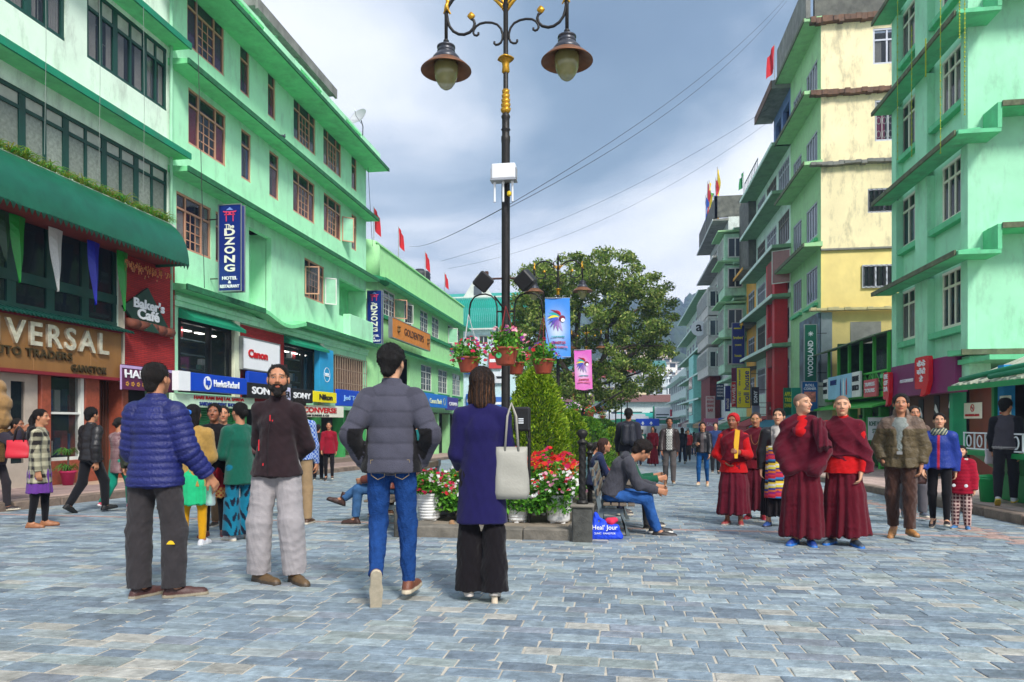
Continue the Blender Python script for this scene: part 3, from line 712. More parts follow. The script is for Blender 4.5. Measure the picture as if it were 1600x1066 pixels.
# ================================================================ buildings
class Face:
    """a facade: a root Empty whose local x runs left to right along the wall as one looks at it, -y out of the wall, z up"""
    def __init__(s,name=None,label=None,cat=None,loc=None,rz=0,group=None,parent=None):
        if parent is None: s.o=empty(name,label,cat,loc,rz,group); s.M=W[s.o.name]; s.rel=Matrix.Identity(4)
        else:
            s.o=parent.o; s.M=Matrix.Translation(loc) @ Matrix.Rotation(rz,4,'Z'); s.rel=W[s.o.name].inverted() @ s.M
        s.inv=s.M.inverted()
    def at(s,px,py,n=0):
        c=Vector((0,0,CH)); a=s.inv @ c; b=s.inv.to_3x3() @ ray(px,py)
        t=(-n-a.y)/b.y; p=a+b*t; return p.x,p.z
    def x(s,px,n=0): return s.at(px,600,n)[0]
    def z(s,px,py,n=0): return s.at(px,py,n)[1]
def wall_mesh(x0,x1,z0,z1,holes,rev=.2,y=0,depth=6.0,ends=True):
    """front skin with real openings, reveals behind them, end walls and roof"""
    xs=sorted(set([x0,x1]+[min(max(h[i],x0),x1) for h in holes for i in (0,1)])); zs=sorted(set([z0,z1]+[min(max(h[i],z0),z1) for h in holes for i in (2,3)]))
    mb=MB()
    for i in range(len(xs)-1):
        for j in range(len(zs)-1):
            cx,cz=(xs[i]+xs[i+1])/2,(zs[j]+zs[j+1])/2
            if any(h[0] < cx < h[1] and h[2] < cz < h[3] for h in holes): continue
            mb.quad((xs[i],y,zs[j]),(xs[i+1],y,zs[j]),(xs[i+1],y,zs[j+1]),(xs[i],y,zs[j+1]))
    for (a,b,c,d) in holes:
        r=y+rev
        mb.quad((a,y,c),(a,y,d),(a,r,d),(a,r,c)); mb.quad((b,y,c),(b,r,c),(b,r,d),(b,y,d))
        mb.quad((a,y,c),(a,r,c),(b,r,c),(b,y,c)); mb.quad((a,y,d),(b,y,d),(b,r,d),(a,r,d))
    if ends:
        mb.quad((x0,y,z0),(x0,depth,z0),(x0,depth,z1),(x0,y,z1)); mb.quad((x1,y,z0),(x1,y,z1),(x1,depth,z1),(x1,depth,z0))
        mb.quad((x0,y,z1),(x1,y,z1),(x1,depth,z1),(x0,depth,z1)); mb.quad((x0,depth,z0),(x1,depth,z0),(x1,depth,z1),(x0,depth,z1))
    return mb
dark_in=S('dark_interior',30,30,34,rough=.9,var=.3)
glass_m=mat('window_glass',(.035,.042,.05),rough=.06,var=.0,alpha=.34,spec=.9)
glass_far=mat('window_glass_dark',(.05,.06,.075),rough=.12,var=.2,scale=.8,rnd=.35,spec=.8)
frost_m=S('patterned_glass',128,136,126,rough=.28,var=.3,scale=14,bump=.3,bscale=90,rnd=.25,spec=.6)
shop_glass=mat('shop_glass',(.03,.045,.05),rough=.03,var=0,alpha=.28,spec=1.0)
WM={}
def win_meshes(key,w_,h,cols,trans,bars,fw,sub):
    """frame mesh + list of pane rectangles. cols: relative widths; trans: transom row share; bars: per column (nx, nz)"""
    if key in WM: return WM[key]
    fr=MB(); d0,d1=.03,.10; panes=[]
    def bar(a,b,c,d,p=0): fr.box(a,b,d0-p,d1,c,d)
    bar(-w_/2,w_/2,0,fw,.012); bar(-w_/2,w_/2,h-fw,h,.012); bar(-w_/2,-w_/2+fw,fw,h-fw); bar(w_/2-fw,w_/2,fw,h-fw)
    iw=w_-2*fw; tot=sum(cols); x=-w_/2+fw; zt=h-fw-(h-2*fw)*trans if trans else h-fw
    n=len(cols)
    if trans: fr.box(-w_/2+fw,w_/2-fw,d0-.006,d1,zt-fw*.45,zt+fw*.45)
    for i,c in enumerate(cols):
        cw=iw*c/tot; a,b=x+(fw*.45 if i else 0),x+cw-(fw*.45 if i < n-1 else 0)
        if i < n-1: bar(x+cw-fw*.45,x+cw+fw*.45,fw,zt-fw*.45)
        if i < n-1 and trans: bar(x+cw-fw*.45,x+cw+fw*.45,zt+fw*.45,h-fw)
        zl=zt-fw*.45 if trans else zt
        nx,nz=bars[i % len(bars)] if bars else (1,1); t=fw*.22
        for k in range(1,nx): fr.box(a+(b-a)*k/nx-t,a+(b-a)*k/nx+t,d0+.02,d1-.02,fw,zl)
        for k in range(1,nz): fr.box(a,b,d0+.022,d1-.022,fw+(zl-fw)*k/nz-t,fw+(zl-fw)*k/nz+t)
        panes.append((a,b,fw,zl))
        if trans: panes.append((a,b,zt+fw*.45,h-fw))
        x+=cw
    fm=fr.mesh('window'); pm=[]
    for (a,b,c,d) in panes:
        m=MB().box(a,b,.062,.068,c,d).mesh('pane'); pm.append(m)
    WM[key]=(fm,pm,panes); return WM[key]
def window(root,xc,z0,w_,h,frame_m,cols=(1,1),trans=.25,bars=None,fw=.05,glass=None,curtain=None,y=0,join=False,open_sash=None,sill=None,tglass=None):
    w_=round(w_,2); h=round(h,2); g=glass or glass_m; key=(w_,h,tuple(cols),trans,tuple(bars) if bars else None,fw,frame_m.name,g.name)
    fm,pm,panes=win_meshes(key,w_,h,cols,trans,bars,fw,1)
    o=part('window',fm,frame_m,root,loc=(xc,y,z0))
    if join:
        mb=MB()
        for (a,b,c,d) in panes: mb.box(a,b,.062,.068,c,d)
        part('pane',mb,g,o)
    else:
        for k,m in enumerate(pm):
            if tglass and k % 2: m=m.copy(); m.materials.clear(); part('pane',m,tglass,o)
            else: part('pane',m,g,o)
    if curtain:
        mb=MB(); n=26; zt=h*(1-trans*.9) if trans else h*.96
        for (a,b) in ((-w_/2+.03,-w_/2+.03+w_*R.uniform(.2,.5)),(w_/2-.03-w_*R.uniform(.2,.5),w_/2-.03)):
            k=int(8+(b-a)*14)
            for i in range(k):
                xa,xb=a+(b-a)*i/k,a+(b-a)*(i+1)/k; ya,yb=.085+.018*(i % 2),.085+.018*((i+1) % 2)
                mb.quad((xa,ya,.05),(xb,yb,.05),(xb,yb,zt),(xa,ya,zt))
        part('curtain',mb,curtain,o)
    return o
def sash(root,xh,z0,w_,h,ang,m,y=-.02,g=None):
    """an open casement leaf hinged at xh"""
    t=.045; mb=MB(); mb.box(0,w_,-.02,.02,0,t); mb.box(0,w_,-.02,.02,h-t,h); mb.box(0,t,-.018,.018,t,h-t); mb.box(w_-t,w_,-.018,.018,t,h-t)
    mb.box(t,w_-t,-.004,.004,t,h-t) if g is None else None
    M=Matrix.Translation((xh,y,z0)) @ Matrix.Rotation(rad(ang),4,'Z')
    o=part('open_sash',mb,m,root,M=M)
    if g: part('pane',MB().box(t,w_-t,-.004,.004,t,h-t),g,o)
    return o
def ledge(root,x0,x1,z,proj,m,th=.12,drop=.0,name='ledge',lip=None,y=0,ends=0):
    """sloping concrete rain ledge with a front lip"""
    e=ends
    mb=MB().prism([(y+.02,z-.02),(y-proj,z-drop-.02),(y-proj,z-drop+th*.8),(y+.02,z+th+.04)],x0-e,x1+e,'x')
    o=part(name,mb,m,root)
    if lip:
        part('ledge_edge',MB().prism([(y-proj-.022,z-drop-.035),(y-proj+.03,z-drop-.035),(y-proj+.03,z-drop+th*.8+.015),(y-proj-.022,z-drop+th*.8+.015)],x0-e-.01,x1+e+.01,'x'),lip,o)
    return o
def sign(name,label,face,px0,px1,zb,zt,n,m,th=.12,cat='sign',frame=None,group=None):
    """a flat box sign standing n metres proud of a facade between two sight lines"""
    x0,x1=face.x(px0,n),face.x(px1,n); o=empty(name,label,cat,face.M @ Vector(((x0+x1)/2,-n,zb)),0,group)
    o.matrix_basis=face.M @ Matrix.Translation(((x0+x1)/2,-n,zb)); W[o.name]=o.matrix_basis.copy(); w_=abs(x1-x0); h=zt-zb
    part('board',MB().bevbox(-w_/2,w_/2,.0,th,0,h,.012),m,o)
    if frame:
        f=.035; mb=MB().box(-w_/2-f,w_/2+f,-.012,th,-f,0).box(-w_/2-f,w_/2+f,-.012,th,h,h+f).box(-w_/2-f,-w_/2,-.012,th,0,h).box(w_/2,w_/2+f,-.012,th,0,h)
        part('frame',mb,frame,o)
    o_=o; return o_,w_,h
def blade(name,label,loc,rz,w_,h,m,th=.14,frame=None,arms=True,group=None,cat='sign',armdir=1):
    """a projecting sign; local x = its width (reading direction), -y the face one sees; loc = middle of the bottom edge"""
    o=empty(name,label,cat,loc,rz,group)
    part('board',MB().bevbox(-w_/2,w_/2,-th/2,th/2,0,h,.012),m,o)
    if frame:
        f=.03; mb=MB()
        for yy in (-th/2-.012,th/2-.01): mb.box(-w_/2-f,w_/2+f,yy,yy+.022,-f,0).box(-w_/2-f,w_/2+f,yy,yy+.022,h,h+f).box(-w_/2-f,-w_/2,yy,yy+.022,0,h).box(w_/2,w_/2+f,yy,yy+.022,0,h)
        part('frame',mb,frame,o)
    if arms:
        for zz in (h*.15,h*.85): part('bracket',MB().tube([(armdir*w_/2*.8,0,zz),(armdir*(w_/2+.45),0,zz)],.018,6),S('bracket_iron',70,66,62,metal=.6),o)
    return o
white_p=S('white_sign_print',235,238,240,var=.03,rough=.5)
black_p=S('black_sign_print',22,22,26,var=.05,rough=.5)
blue_p=S('blue_sign_print',12,70,190,var=.05,rough=.35)
navy_p=S('navy_sign_print',18,40,120,var=.06,rough=.35)
yell_p=S('yellow_sign_print',240,225,20,var=.05,rough=.4)
red_p=S('red_sign_print',196,24,32,var=.06,rough=.35)
green_p=S('green_sign_print',10,110,80,var=.06,rough=.4)
cream_p=S('cream_sign_print',232,232,214,var=.06,rough=.5)
alu=S('aluminium_frame',170,172,176,metal=.7,rough=.4)
# ================================================================ LEFT SIDE OF THE STREET
H90=rad(90)
teal_p=S('teal_ledge_paint',0,132,96,rough=.6,var=.18,scale=2,dirt=.25)
dgreen=S('dark_green_joinery',8,66,56,rough=.45,var=.15)
mint_w=S('pale_mint_plaster',226,244,226,rough=.9,var=.08,scale=1.2,dirt=.34,bump=.1,bscale=40)
mintg=S('mint_green_plaster',174,238,194,rough=.85,var=.09,scale=1.0,dirt=.24,bump=.12,bscale=30)
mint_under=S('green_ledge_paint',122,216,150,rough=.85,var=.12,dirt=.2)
edge_gr=S('mossy_green_edge',34,104,66,rough=.9,var=.4,scale=6)
brownf=S('brown_window_frame',196,146,118,rough=.6,var=.12)
cur=[S('purple_curtain',130,84,140,var=.25),S('crimson_curtain',176,26,46,var=.2),S('blue_curtain',36,96,160,var=.2),S('pale_curtain',200,196,190,var=.15),S('maroon_curtain',130,40,52,var=.2),S('teal_curtain',60,120,116,var=.2)]
def rise(n=0): return 0
# ---- building with the cafe and the motor parts shop
A=Face('corner_shop_building','pale mint building with dark green window strips above the auto traders shop','building',(LX,8,0),H90)
x1=A.x(266)
hl=[]
def addw(face,lst,z0,z1,px0,px1,**kw):
    a,b=face.x(px0),face.x(px1); lst.append((a,b,z0,z1)); return a,b
strip=[(-48,37),(37,105),(105,165),(165,215),(215,262)]
S1=(A.x(-48),A.x(262),6.72,8.12); U1=(A.x(136),A.x(261),9.72,11.42); U0=(A.x(-40),A.x(102),9.72,11.42)
C1=(A.x(-70),A.x(184),3.55,5.55)
W0,W1=A.x(77),A.x(130)
part('wall',wall_mesh(0,x1,3.4,14.6,[S1,U1,U0,C1],rev=.16,depth=7),mint_w,A)
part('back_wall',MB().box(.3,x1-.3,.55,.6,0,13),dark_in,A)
def win_row(face,units,z0,z1,m,**kw):
    for u in units:
        a,b=(face.x(u[0]),face.x(u[1])) if not kw.get('raw') else u
        kk={k: v for k,v in kw.items() if k != 'raw'}
        window(face,(a+b)/2,z0,b-a,z1-z0,m,**kk)
win_row(A,strip,6.72,8.12,dgreen,cols=(1,1),trans=.24,fw=.085,glass=frost_m,tglass=S('pale_transom_glass',176,180,168,rough=.25,var=.2))
win_row(A,[(136,182),(182,228),(228,261)],9.72,11.42,dgreen,cols=(1,1),trans=.26,fw=.08,curtain=cur[3],tglass=S('pale_transom_glass',176,180,168,rough=.25,var=.2))
win_row(A,[(-40,45),(45,102)],9.72,11.42,dgreen,cols=(1,1),trans=.26,fw=.09,curtain=cur[3])
win_row(A,[(-70,20),(20,81),(81,135),(135,184)],4.22,5.55,dgreen,cols=(1,),trans=0,fw=.11,glass=shop_glass)
win_row(A,[(-70,20),(20,81),(81,135),(135,184)],3.55,4.22,dgreen,cols=(1,),trans=0,fw=.11,glass=shop_glass)
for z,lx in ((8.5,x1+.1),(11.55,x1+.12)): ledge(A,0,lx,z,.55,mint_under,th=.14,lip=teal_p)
for i,px in enumerate((30,118,190)): part('light_wire',MB().tube([(A.x(px),-.60,11.5),(A.x(px)+.02,-.61,9),(A.x(px)-.01,-.60,6.7)],.006,4),S('wire_grey',120,130,124),A)
part('drain_pipe',MB().tube([(x1-.10,-.10,3.5),(x1-.10,-.10,13.5)],.045,8),S('pipe_green',150,206,170),A,True)
# iron flower grilles behind the upper panes
gm=S('white_grille',190,196,190,rough=.5); mb=MB()
for (a,b) in ((A.x(140),A.x(180)),(A.x(232),A.x(259)),(A.x(50),A.x(100))):
    n=int((b-a)/.14)
    for i in range(n+1):
        x=a+(b-a)*i/n; zt=9.85+.75+.25*math.sin(i*1.3); mb.box(x-.008,x+.008,.125,.14,9.82,zt)
        mb.box(x,x+.1,.125,.14,zt-.012,zt)
part('window_grille',mb,gm,A,kind='stuff')
# curved metal awning with a scalloped edge
aw0,aw1=0,A.x(292,1.0); pr=[]
for i in range(11):
    t=i/10*PI/2; pr.append((-.02-1.05*math.sin(t)**.9,5.32+1.25*math.cos(t)))
v=[]; f=[]; nx=int((aw1-aw0)/.5)
for k in range(nx+1):
    x=aw0+(aw1-aw0)*k/nx
    for (y,z) in pr: v.append((x,y+R.uniform(-.006,.006),z+R.uniform(-.006,.006)))
m11=len(pr)
for k in range(nx):
    for i in range(m11-1): f.append((k*m11+i,(k+1)*m11+i,(k+1)*m11+i+1,k*m11+i+1))
mb=MB(); mb.add(v,f); mb.prism([(-.02,5.3)]+[(y,z) for y,z in pr],aw1-.012,aw1,'x')
n=int((aw1-aw0)/.14)
for i in range(n):
    x=aw0+(aw1-aw0)*i/n; w_=(aw1-aw0)/n
    mb.add([(x,-1.072,5.34),(x+w_,-1.072,5.34),(x+w_/2,-1.072,5.20),(x,-1.062,5.34),(x+w_,-1.062,5.34),(x+w_/2,-1.062,5.20)],[(0,2,1),(3,4,5),(0,3,5,2),(1,2,5,4)])
aw=part('awning',mb,S('green_awning_sheet',10,92,68,rough=.38,var=.22,scale=2.2,bump=.2,bscale=3),A,True)
part('soffit',MB().box(aw0,aw1,-1.0,.0,5.38,5.42),S('soffit_red',120,44,34,var=.3),aw)
# spider plants in a trough along the top of the awning
grass_m=mat('strap_leaves',(1,1,1),attr=True,rough=.5,var=.1)
def tuft(n,L,col1,col2,spread=1.0,r0=.05,w0=.012):
    V=[]; F=[]; Cc=[]
    for i in range(n):
        a=R.uniform(0,2*PI); l=L*R.uniform(.6,1.1); up=R.uniform(.5,1.0); k=len(V); ox,oy=R.uniform(-r0,r0),R.uniform(-r0,r0); c=[p*R.uniform(.7,1.2)+(q-p)*R.random()*.8 for p,q in zip(col1,col2)]
        for j in range(5):
            t=j/4; r=l*spread*t*.75; z=l*up*(t*1.3-t*t*1.25); w_=w0*(1-t*.9)
            p=(ox+math.cos(a)*r,oy+math.sin(a)*r,z); q=(-math.sin(a)*w_,math.cos(a)*w_)
            V+=[(p[0]+q[0],p[1]+q[1],p[2]),(p[0]-q[0],p[1]-q[1],p[2]+.004)]; Cc+=[c,c]
        for j in range(4): F.append((k+2*j,k+2*j+1,k+2*j+3,k+2*j+2))
    return V,F,Cc
tuftm=[]
for i in range(4):
    V,F,Cc=tuft(60,.58,lin((84,150,40)),lin((190,206,90)),1.0,.09,.016); tuftm.append(np_mesh('leaves',V,F,False,np.array(Cc)))
pt=tag(ob('plant_trough',MB().box(0,x1-.1,-.22,-.02,0,.16).mesh('plant_trough'),S('trough_cement',214,222,208,dirt=.4),M=A.M @ Matrix.Translation((0,0,6.44))),'long pale planting trough along the top of the green cafe awning','planter')
for i in range(26):
    x=.5+i*.355+R.uniform(-.08,.08)
    if x > x1-.2: break
    o=ob('spider_plant',tuftm[i % 4],grass_m,M=A.M @ Matrix.Translation((x,-.16,6.60)) @ Matrix.Rotation(R.uniform(0,6),4,'Z') @ Matrix.Scale(R.uniform(.75,1.15),4))
    tag(o,'arching spider plant tuft growing along the top of the green cafe awning','plant','spider plants above the awning')
# pennants under the awning
for px,c,lab,ln in ((6,'dark_green','dark green pennant at the left picture edge hanging in front of the cafe windows',1.0),(28,'green','glittering green pennant nearest the left edge under the cafe awning',1.35),(88,'silver','silver white pointed pennant hanging in front of the cafe windows',1.35),(147,'blue','deep blue pointed pennant hanging between the silver and the last green one',1.45),(192,'green','green pennant hanging beside the red brick wall under the cafe awning',1.45)):
    m={'dark_green': S('dark_green_sequin',20,60,30,rough=.4),'green': S('green_sequin',20,140,40,rough=.35,var=.35,scale=60),'silver': S('silver_sequin',200,202,198,rough=.35,var=.2,scale=60),'blue': S('blue_sequin',22,32,170,rough=.35,var=.3,scale=60)}[c]
    x=A.x(px,.3); z=5.36; w_=.42; mb=MB(); v=[]; n=9
    for i in range(n+1):
        t=i/n; ww=w_*(1-t)**.8*.5
        v+=[(-ww,.03*math.sin(t*5),-ln*t),(0,-.05+.03*math.cos(t*4),-ln*t),(ww,.03*math.sin(t*5+1),-ln*t)]
    f=[];
    for i in range(n): f+=[(3*i,3*i+1,3*i+4,3*i+3),(3*i+1,3*i+2,3*i+5,3*i+4)]
    mb.add(v,f); tag(ob('pennant',mb.mesh('pennant'),m,M=A.M @ Matrix.Translation((x,-.3,z))),lab,'pennant','pennants under the cafe awning' if c=='none' else None)
# corrugated sill roof, sign board, lettering
mb=MB(); n=int(A.x(190)/.11)
for i in range(n): mb.prism([(-.02,3.52),(-.42,3.40),(-.42,3.435),(-.02,3.56+.02*(i % 2))],i*.11,i*.11+.06,'x').prism([(-.02,3.50),(-.40,3.38),(-.40,3.40),(-.02,3.53)],i*.11+.06,i*.11+.11,'x')
part('corrugated_ledge',mb,dgreen,A)
sx0,sx1=0,A.x(187,.12)
wood=S('veneer_sign_board',138,98,54,rough=.45,var=.2,scale=2,stretch=.2)
o=empty('shop_sign','long tan board with mirror letters of the auto traders shop','sign',(0,0,0)); o.matrix_basis=A.M @ Matrix.Translation((sx0,-.05,2.28)); W[o.name]=o.matrix_basis.copy()
for i,(a,b) in enumerate(((0,3.2),(3.2,5.0),(5.0,6.6),(6.6,sx1))): part('board_panel',MB().bevbox(a+.004,b-.004,-.12,.05,0,1.10,.006),wood,o)
part('frame',MB().box(0,sx1,-.20,.05,-.07,-.0).box(0,sx1,-.16,.05,1.10,1.15),S('dark_red_trim',120,20,34),o)
mir=mat('mirror_letters',(.80,.76,.60),rough=.25,metal=.45,var=.3,scale=9)
def tx(face,o,s,px0,px1,z0,z1,n,m,y,**kw):
    Li=W[o.name].inverted() @ face.M; a=(Li @ Vector((face.x(px0,n),0,0))).x; b=(Li @ Vector((face.x(px1,n),0,0))).x; zz=(Li @ Vector((0,0,0))).z
    return text(o,s,m,a,b,z0+zz,z1+zz,y,**kw)
tx(A,o,'VERSAL',8,169,2.80,3.30,.2,mir,-.12,bold=.02,depth=.03,spacing=1.25); tx(A,o,'UNI',-75,-2,2.80,3.30,.2,mir,-.12,bold=.02,depth=.03,spacing=1.2)
tx(A,o,'AUTO TRADERS',-22,113,2.56,2.74,.2,S('bronze_letters',96,84,60,metal=.7,rough=.35),-.12,bold=.02,depth=.02,spacing=1.15)
tx(A,o,'GANGTOK',112,167,2.33,2.50,.2,MC['bronze_letters'],-.12,bold=.02,depth=.02,spacing=1.15)
# ground floor shopfront
gr=S('terracotta_granite',146,74,54,rough=.35,var=.25,scale=14); whf=S('white_frame',214,216,208,rough=.5)
zb=-.18
part('plinth',MB().bevbox(0,x1,-.75,.6,-.5,zb+.0,.02),S('sandstone_step',176,150,126,var=.2,scale=4),A)
part('shop_pillar',MB().bevbox(A.x(62),A.x(77),-.05,.4,zb,2.24,.01),gr,A)
part('shop_pillar',MB().bevbox(A.x(131),A.x(153),-.05,.4,zb,2.24,.01),gr,A)
part('shop_pillar',MB().bevbox(A.x(188),A.x(198),-.05,.4,zb,2.24,.01),gr,A)
part('low_wall',MB().bevbox(W0,W1,-.02,.3,zb,.35,.01),gr,A)
part('shop_window',MB().box(W0+.02,W1-.08,.05,.06,.36,2.2),shop_glass,A)
part('shop_window_frame',MB().box(W1-.1,W1,-.02,.12,.35,2.24).box(W0,W1-.1,-.0,.12,.35,.42).box(W0,W1-.1,-.0,.12,1.38,1.43),whf,A)
part('shop_interior',MB().box(0,x1,1.6,1.65,zb,2.4).box(0,x1,.0,2.0,2.3,2.42),S('shop_interior_cream',120,128,118,var=.4,scale=2),A)
part('door',MB().box(A.x(2),A.x(18),.02,.10,zb,2.22).box(A.x(40),A.x(60),.02,.10,zb,2.22).box(A.x(18),A.x(40),.02,.1,zb,.35).box(A.x(18),A.x(40),.02,.1,2.05,2.22),S('cream_door',176,164,150),A)
part('door_glass',MB().box(A.x(18),A.x(40),.05,.06,.35,2.05),shop_glass,A)
part('dark_doorway',MB().box(A.x(153),A.x(188),.5,.55,zb,2.24),S('brown_doorway',44,26,20,var=.4),A)
part('lattice_door',(lambda m: ([m.box(A.x(170)+i*.09,A.x(170)+i*.09+.02,.3,.34,zb,2.2) for i in range(9)],m)[1])(MB()),S('brown_lattice',92,52,34),A)
for i in range(14):
    x=W0+.12+(i % 7)*.21; z=1.45 if i >= 7 else .44; hh=R.uniform(.25,.6)
    part('displayed_box',MB().bevbox(x,x+.17,.35,.55,z,z+hh,.01),S('display_'+str(i % 4),*[(60,90,140),(190,195,190),(40,60,90),(150,60,60)][i % 4]),A)
mb=MB(); [mb.box(A.x(-20)+0,A.x(62),-.72,-.05,zb+.002,zb+.012)]; part('red_mat',mb,S('red_mat',140,20,40,var=.3),A)
# red brick wall panel
brk=S('red_brick',150,34,30,rough=.85); t=brk.node_tree; b_=[n for n in t.nodes if n.type=='BSDF_PRINCIPLED'][0]
tc_=N(t,'ShaderNodeTexCoord'); mp_=N(t,'ShaderNodeMapping'); mp_.inputs['Rotation'].default_value=(rad(90),0,0); bk=N(t,'ShaderNodeTexBrick',i_Scale=1.0)
bk.inputs['Brick Width'].default_value=.26; bk.inputs['Row Height'].default_value=.048; bk.inputs['Mortar Size'].default_value=.007
bk.inputs['Color1'].default_value=(*lin((176,40,36)),1); bk.inputs['Color2'].default_value=(*lin((146,30,28)),1); bk.inputs['Mortar'].default_value=(*lin((110,22,22)),1)
t.links.new(tc_.outputs['Object'],mp_.inputs[0]); t.links.new(mp_.outputs[0],bk.inputs['Vector']); t.links.new(bk.outputs[0],b_.inputs['Base Color'])
bp_=N(t,'ShaderNodeBump',i_Strength=.6,i_Distance=.01); t.links.new(bk.outputs['Fac'],bp_.inputs['Height']); bp_.invert=True; t.links.new(bp_.outputs[0],b_.inputs['Normal'])
part('brick_panel',MB().box(A.x(187),A.x(268),-.10,.0,2.15,5.5),brk,A)
part('brick_corner_trim',MB().box(A.x(187)-.05,A.x(187),-.14,0,2.2,5.4),S('pale_trim',200,190,170),A)
o=empty('cafe_sign',"dark green pointed board reading Baker's Cafe on the red brick wall",'sign'); o.matrix_basis=A.M @ Matrix.Translation((A.x(231,.2),-.14,3.55)); W[o.name]=o.matrix_basis.copy()
dgs=S('bottle_green_board',24,58,44,rough=.55)
hw=(A.x(266,.2)-A.x(193,.2))/2
part('board',MB().prism([(-hw,.52),(-hw*.6,.2),(hw,.12),(hw*.75,.36),(0,1.13)],-.07,.0,'y'),dgs,o)
tx(A,o,"Baker's",209,257,4.10,4.36,.22,white_p,-.07,bold=.035,depth=.01); tx(A,o,'Café',215,249,3.83,4.10,.22,white_p,-.07,bold=.035,depth=.01)
mb=MB()
for i in range(5): mb.tube([(-hw*.85+i*hw*.38,-.06,.13-i*.012),(-hw*.85+i*hw*.38+hw*.4,-.06,.13-i*.012)],[.12,.13],10)
part('loaf',mb,S('loaf_brown',116,62,44,var=.3),o,True)
part('green_tip',MB().prism([(-.28,-.02),(.28,-.02),(0,.2)],-.20,-.15,'y'),dgs,o)
o,w_,h=sign('cloth_banner','purple festive cloth banner with white fringe below the cafe sign',A,190,272,2.0,2.62,.3,S('purple_cloth',84,24,66,var=.15),th=.02,cat='banner')
text(o,'HAPPY L',white_p,-w_/2+.1,w_/2-.45,.30,.50,-.002,bold=.02)
part('border',MB().box(-w_/2-.02,w_/2+.02,-.012,.0,.53,.60).box(-w_/2-.03,-w_/2,-.01,.02,0,.6),S('lilac_cloth',186,160,206),o)
for i in range(5):
    mb=MB(); cx=-w_/2+.2+i*.2
    for k in range(5):
        a=k*PI*2/5; mb.box(cx+math.cos(a)*.04-.018,cx+math.cos(a)*.04+.018,-.008,-.001,.15+math.sin(a)*.04-.018,.15+math.sin(a)*.04+.018)
    part('gold_flower',mb,S('gold_print',190,140,50),o)
# tinsel garland under the awning over the brick wall
mb=MB()
for i in range(110):
    x=R.uniform(A.x(190,.3),A.x(268,.3)); z=5.22-abs(R.gauss(0,.10)); l=R.uniform(.03,.14); mb.tube([(x,-.3,z),(x+R.uniform(-.02,.02),-.3,z-l)],[.012,.016],4)
tag(ob('tinsel_garland',mb.mesh('tinsel_garland'),S('tinsel_gold',190,120,60,var=.9,scale=30,rough=.3),M=A.M),'gold and red tinsel garland strung above the red brick wall','garland',None,'stuff')

# ---- the tall mint green hotel building
B=Face('hotel_building','tall mint green hotel building with brown framed windows and sloping ledges','building',(LX,17.82,0),H90)
bx1=B.x(572); zs_=(4.9,8.1,11.05)
def bw(px0,px1,yt,yb): a,b=B.x(px0),B.x(px1); return (a,b,B.z(px0,yb),B.z(px0,yt))
F3z=(B.z(375.4,141.8),B.z(375.4,65)); F2z=(B.z(377,277),B.z(377,204.3))
w3=[(292.5,350.6,0),(375.4,390,1),(418.7,430.5,1),(459,493,0),(505.4,533.3,0),(549.4,557.4,1)]
w2=[(294.3,353,0),(377,392.4,1),(420.9,435.8,1),(458,492,0),(506,533,0),(549.5,557.4,1)]
w1=[(275.5,330,384,297,0),(337,345,410,330,1),(475.8,506.6,471,412,0)]
z3=(F3z[0],F3z[0]+1.62); z2=(F2z[0],F2z[0]+1.62); z1w=(B.z(275.5,384),B.z(275.5,384)+1.55)
holes=[(B.x(a),B.x(b),z3[0],z3[1]) for a,b,_ in w3]+[(B.x(a),B.x(b),z2[0],z2[1]) for a,b,_ in w2]+[(B.x(a),B.x(b),z1w[0],z1w[1]) for a,b,_,_,_ in w1]
rec=(B.x(389),B.x(424),5.15,7.75); log=(B.x(530),bx1-.02,5.95,7.6)
sw1=(B.x(278),B.x(362),2.05,4.15); sw2=(B.x(442),B.x(497),2.05,4.15); bwn=(B.x(521),B.x(570),2.35,4.15)
part('wall',wall_mesh(0,bx1,1.75,13.6,holes+[rec,log,sw1,sw2,bwn],rev=.22,depth=9),mintg,B)
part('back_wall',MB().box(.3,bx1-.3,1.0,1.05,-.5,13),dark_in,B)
part('recess_wall',MB().box(rec[0]-.1,rec[1]+.1,.8,.9,5.0,7.9).box(rec[0]-.1,rec[0],.2,.8,5,7.9).box(rec[1],rec[1]+.1,.2,.8,5,7.9).box(rec[0],rec[1],.2,.8,5.0,5.14),mintg,B)
part('recess_wall',MB().box(log[0]-.1,log[1],.9,.98,5.0,7.9).box(log[0]-.1,log[0],.2,.9,5,7.9).box(log[0],log[1],.2,.9,7.6,7.7),mint_under,B)
part('balcony_parapet',MB().bevbox(log[0]+.4,log[1]+.05,-.35,.0,4.98,6.05,.02),mintg,B)
window(B,(rec[0]+rec[1])/2-.35,5.6,.5,1.6,brownf,cols=(1,),trans=.25,y=.68)
cc=0
for lst,zz in ((w3,z3),(w2,z2)):
    for a,b,nar in lst:
        xa,xb=B.x(a),B.x(b); cc+=1
        c=cur[[0,4,1,5,3,4,1,2,4,4,1,3][cc-1]]
        if nar: window(B,(xa+xb)/2,zz[0],xb-xa,1.62,brownf,cols=(1,),trans=.30,fw=.06,curtain=c)
        else: window(B,(xa+xb)/2,zz[0],xb-xa,1.62,brownf,cols=(1,1.9,1),trans=.27,bars=[(1,1),(3,4),(1,1)],fw=.06,curtain=c)
for a,b,yb,yt,nar in w1:
    xa,xb=B.x(a),B.x(b)
    window(B,(xa+xb)/2,z1w[0],xb-xa,1.55,brownf,cols=(1,) if nar else (1,1.9,1),trans=.27,bars=None if nar else [(1,1),(3,4),(1,1)],fw=.06,curtain=cur[3 if not nar else 4])
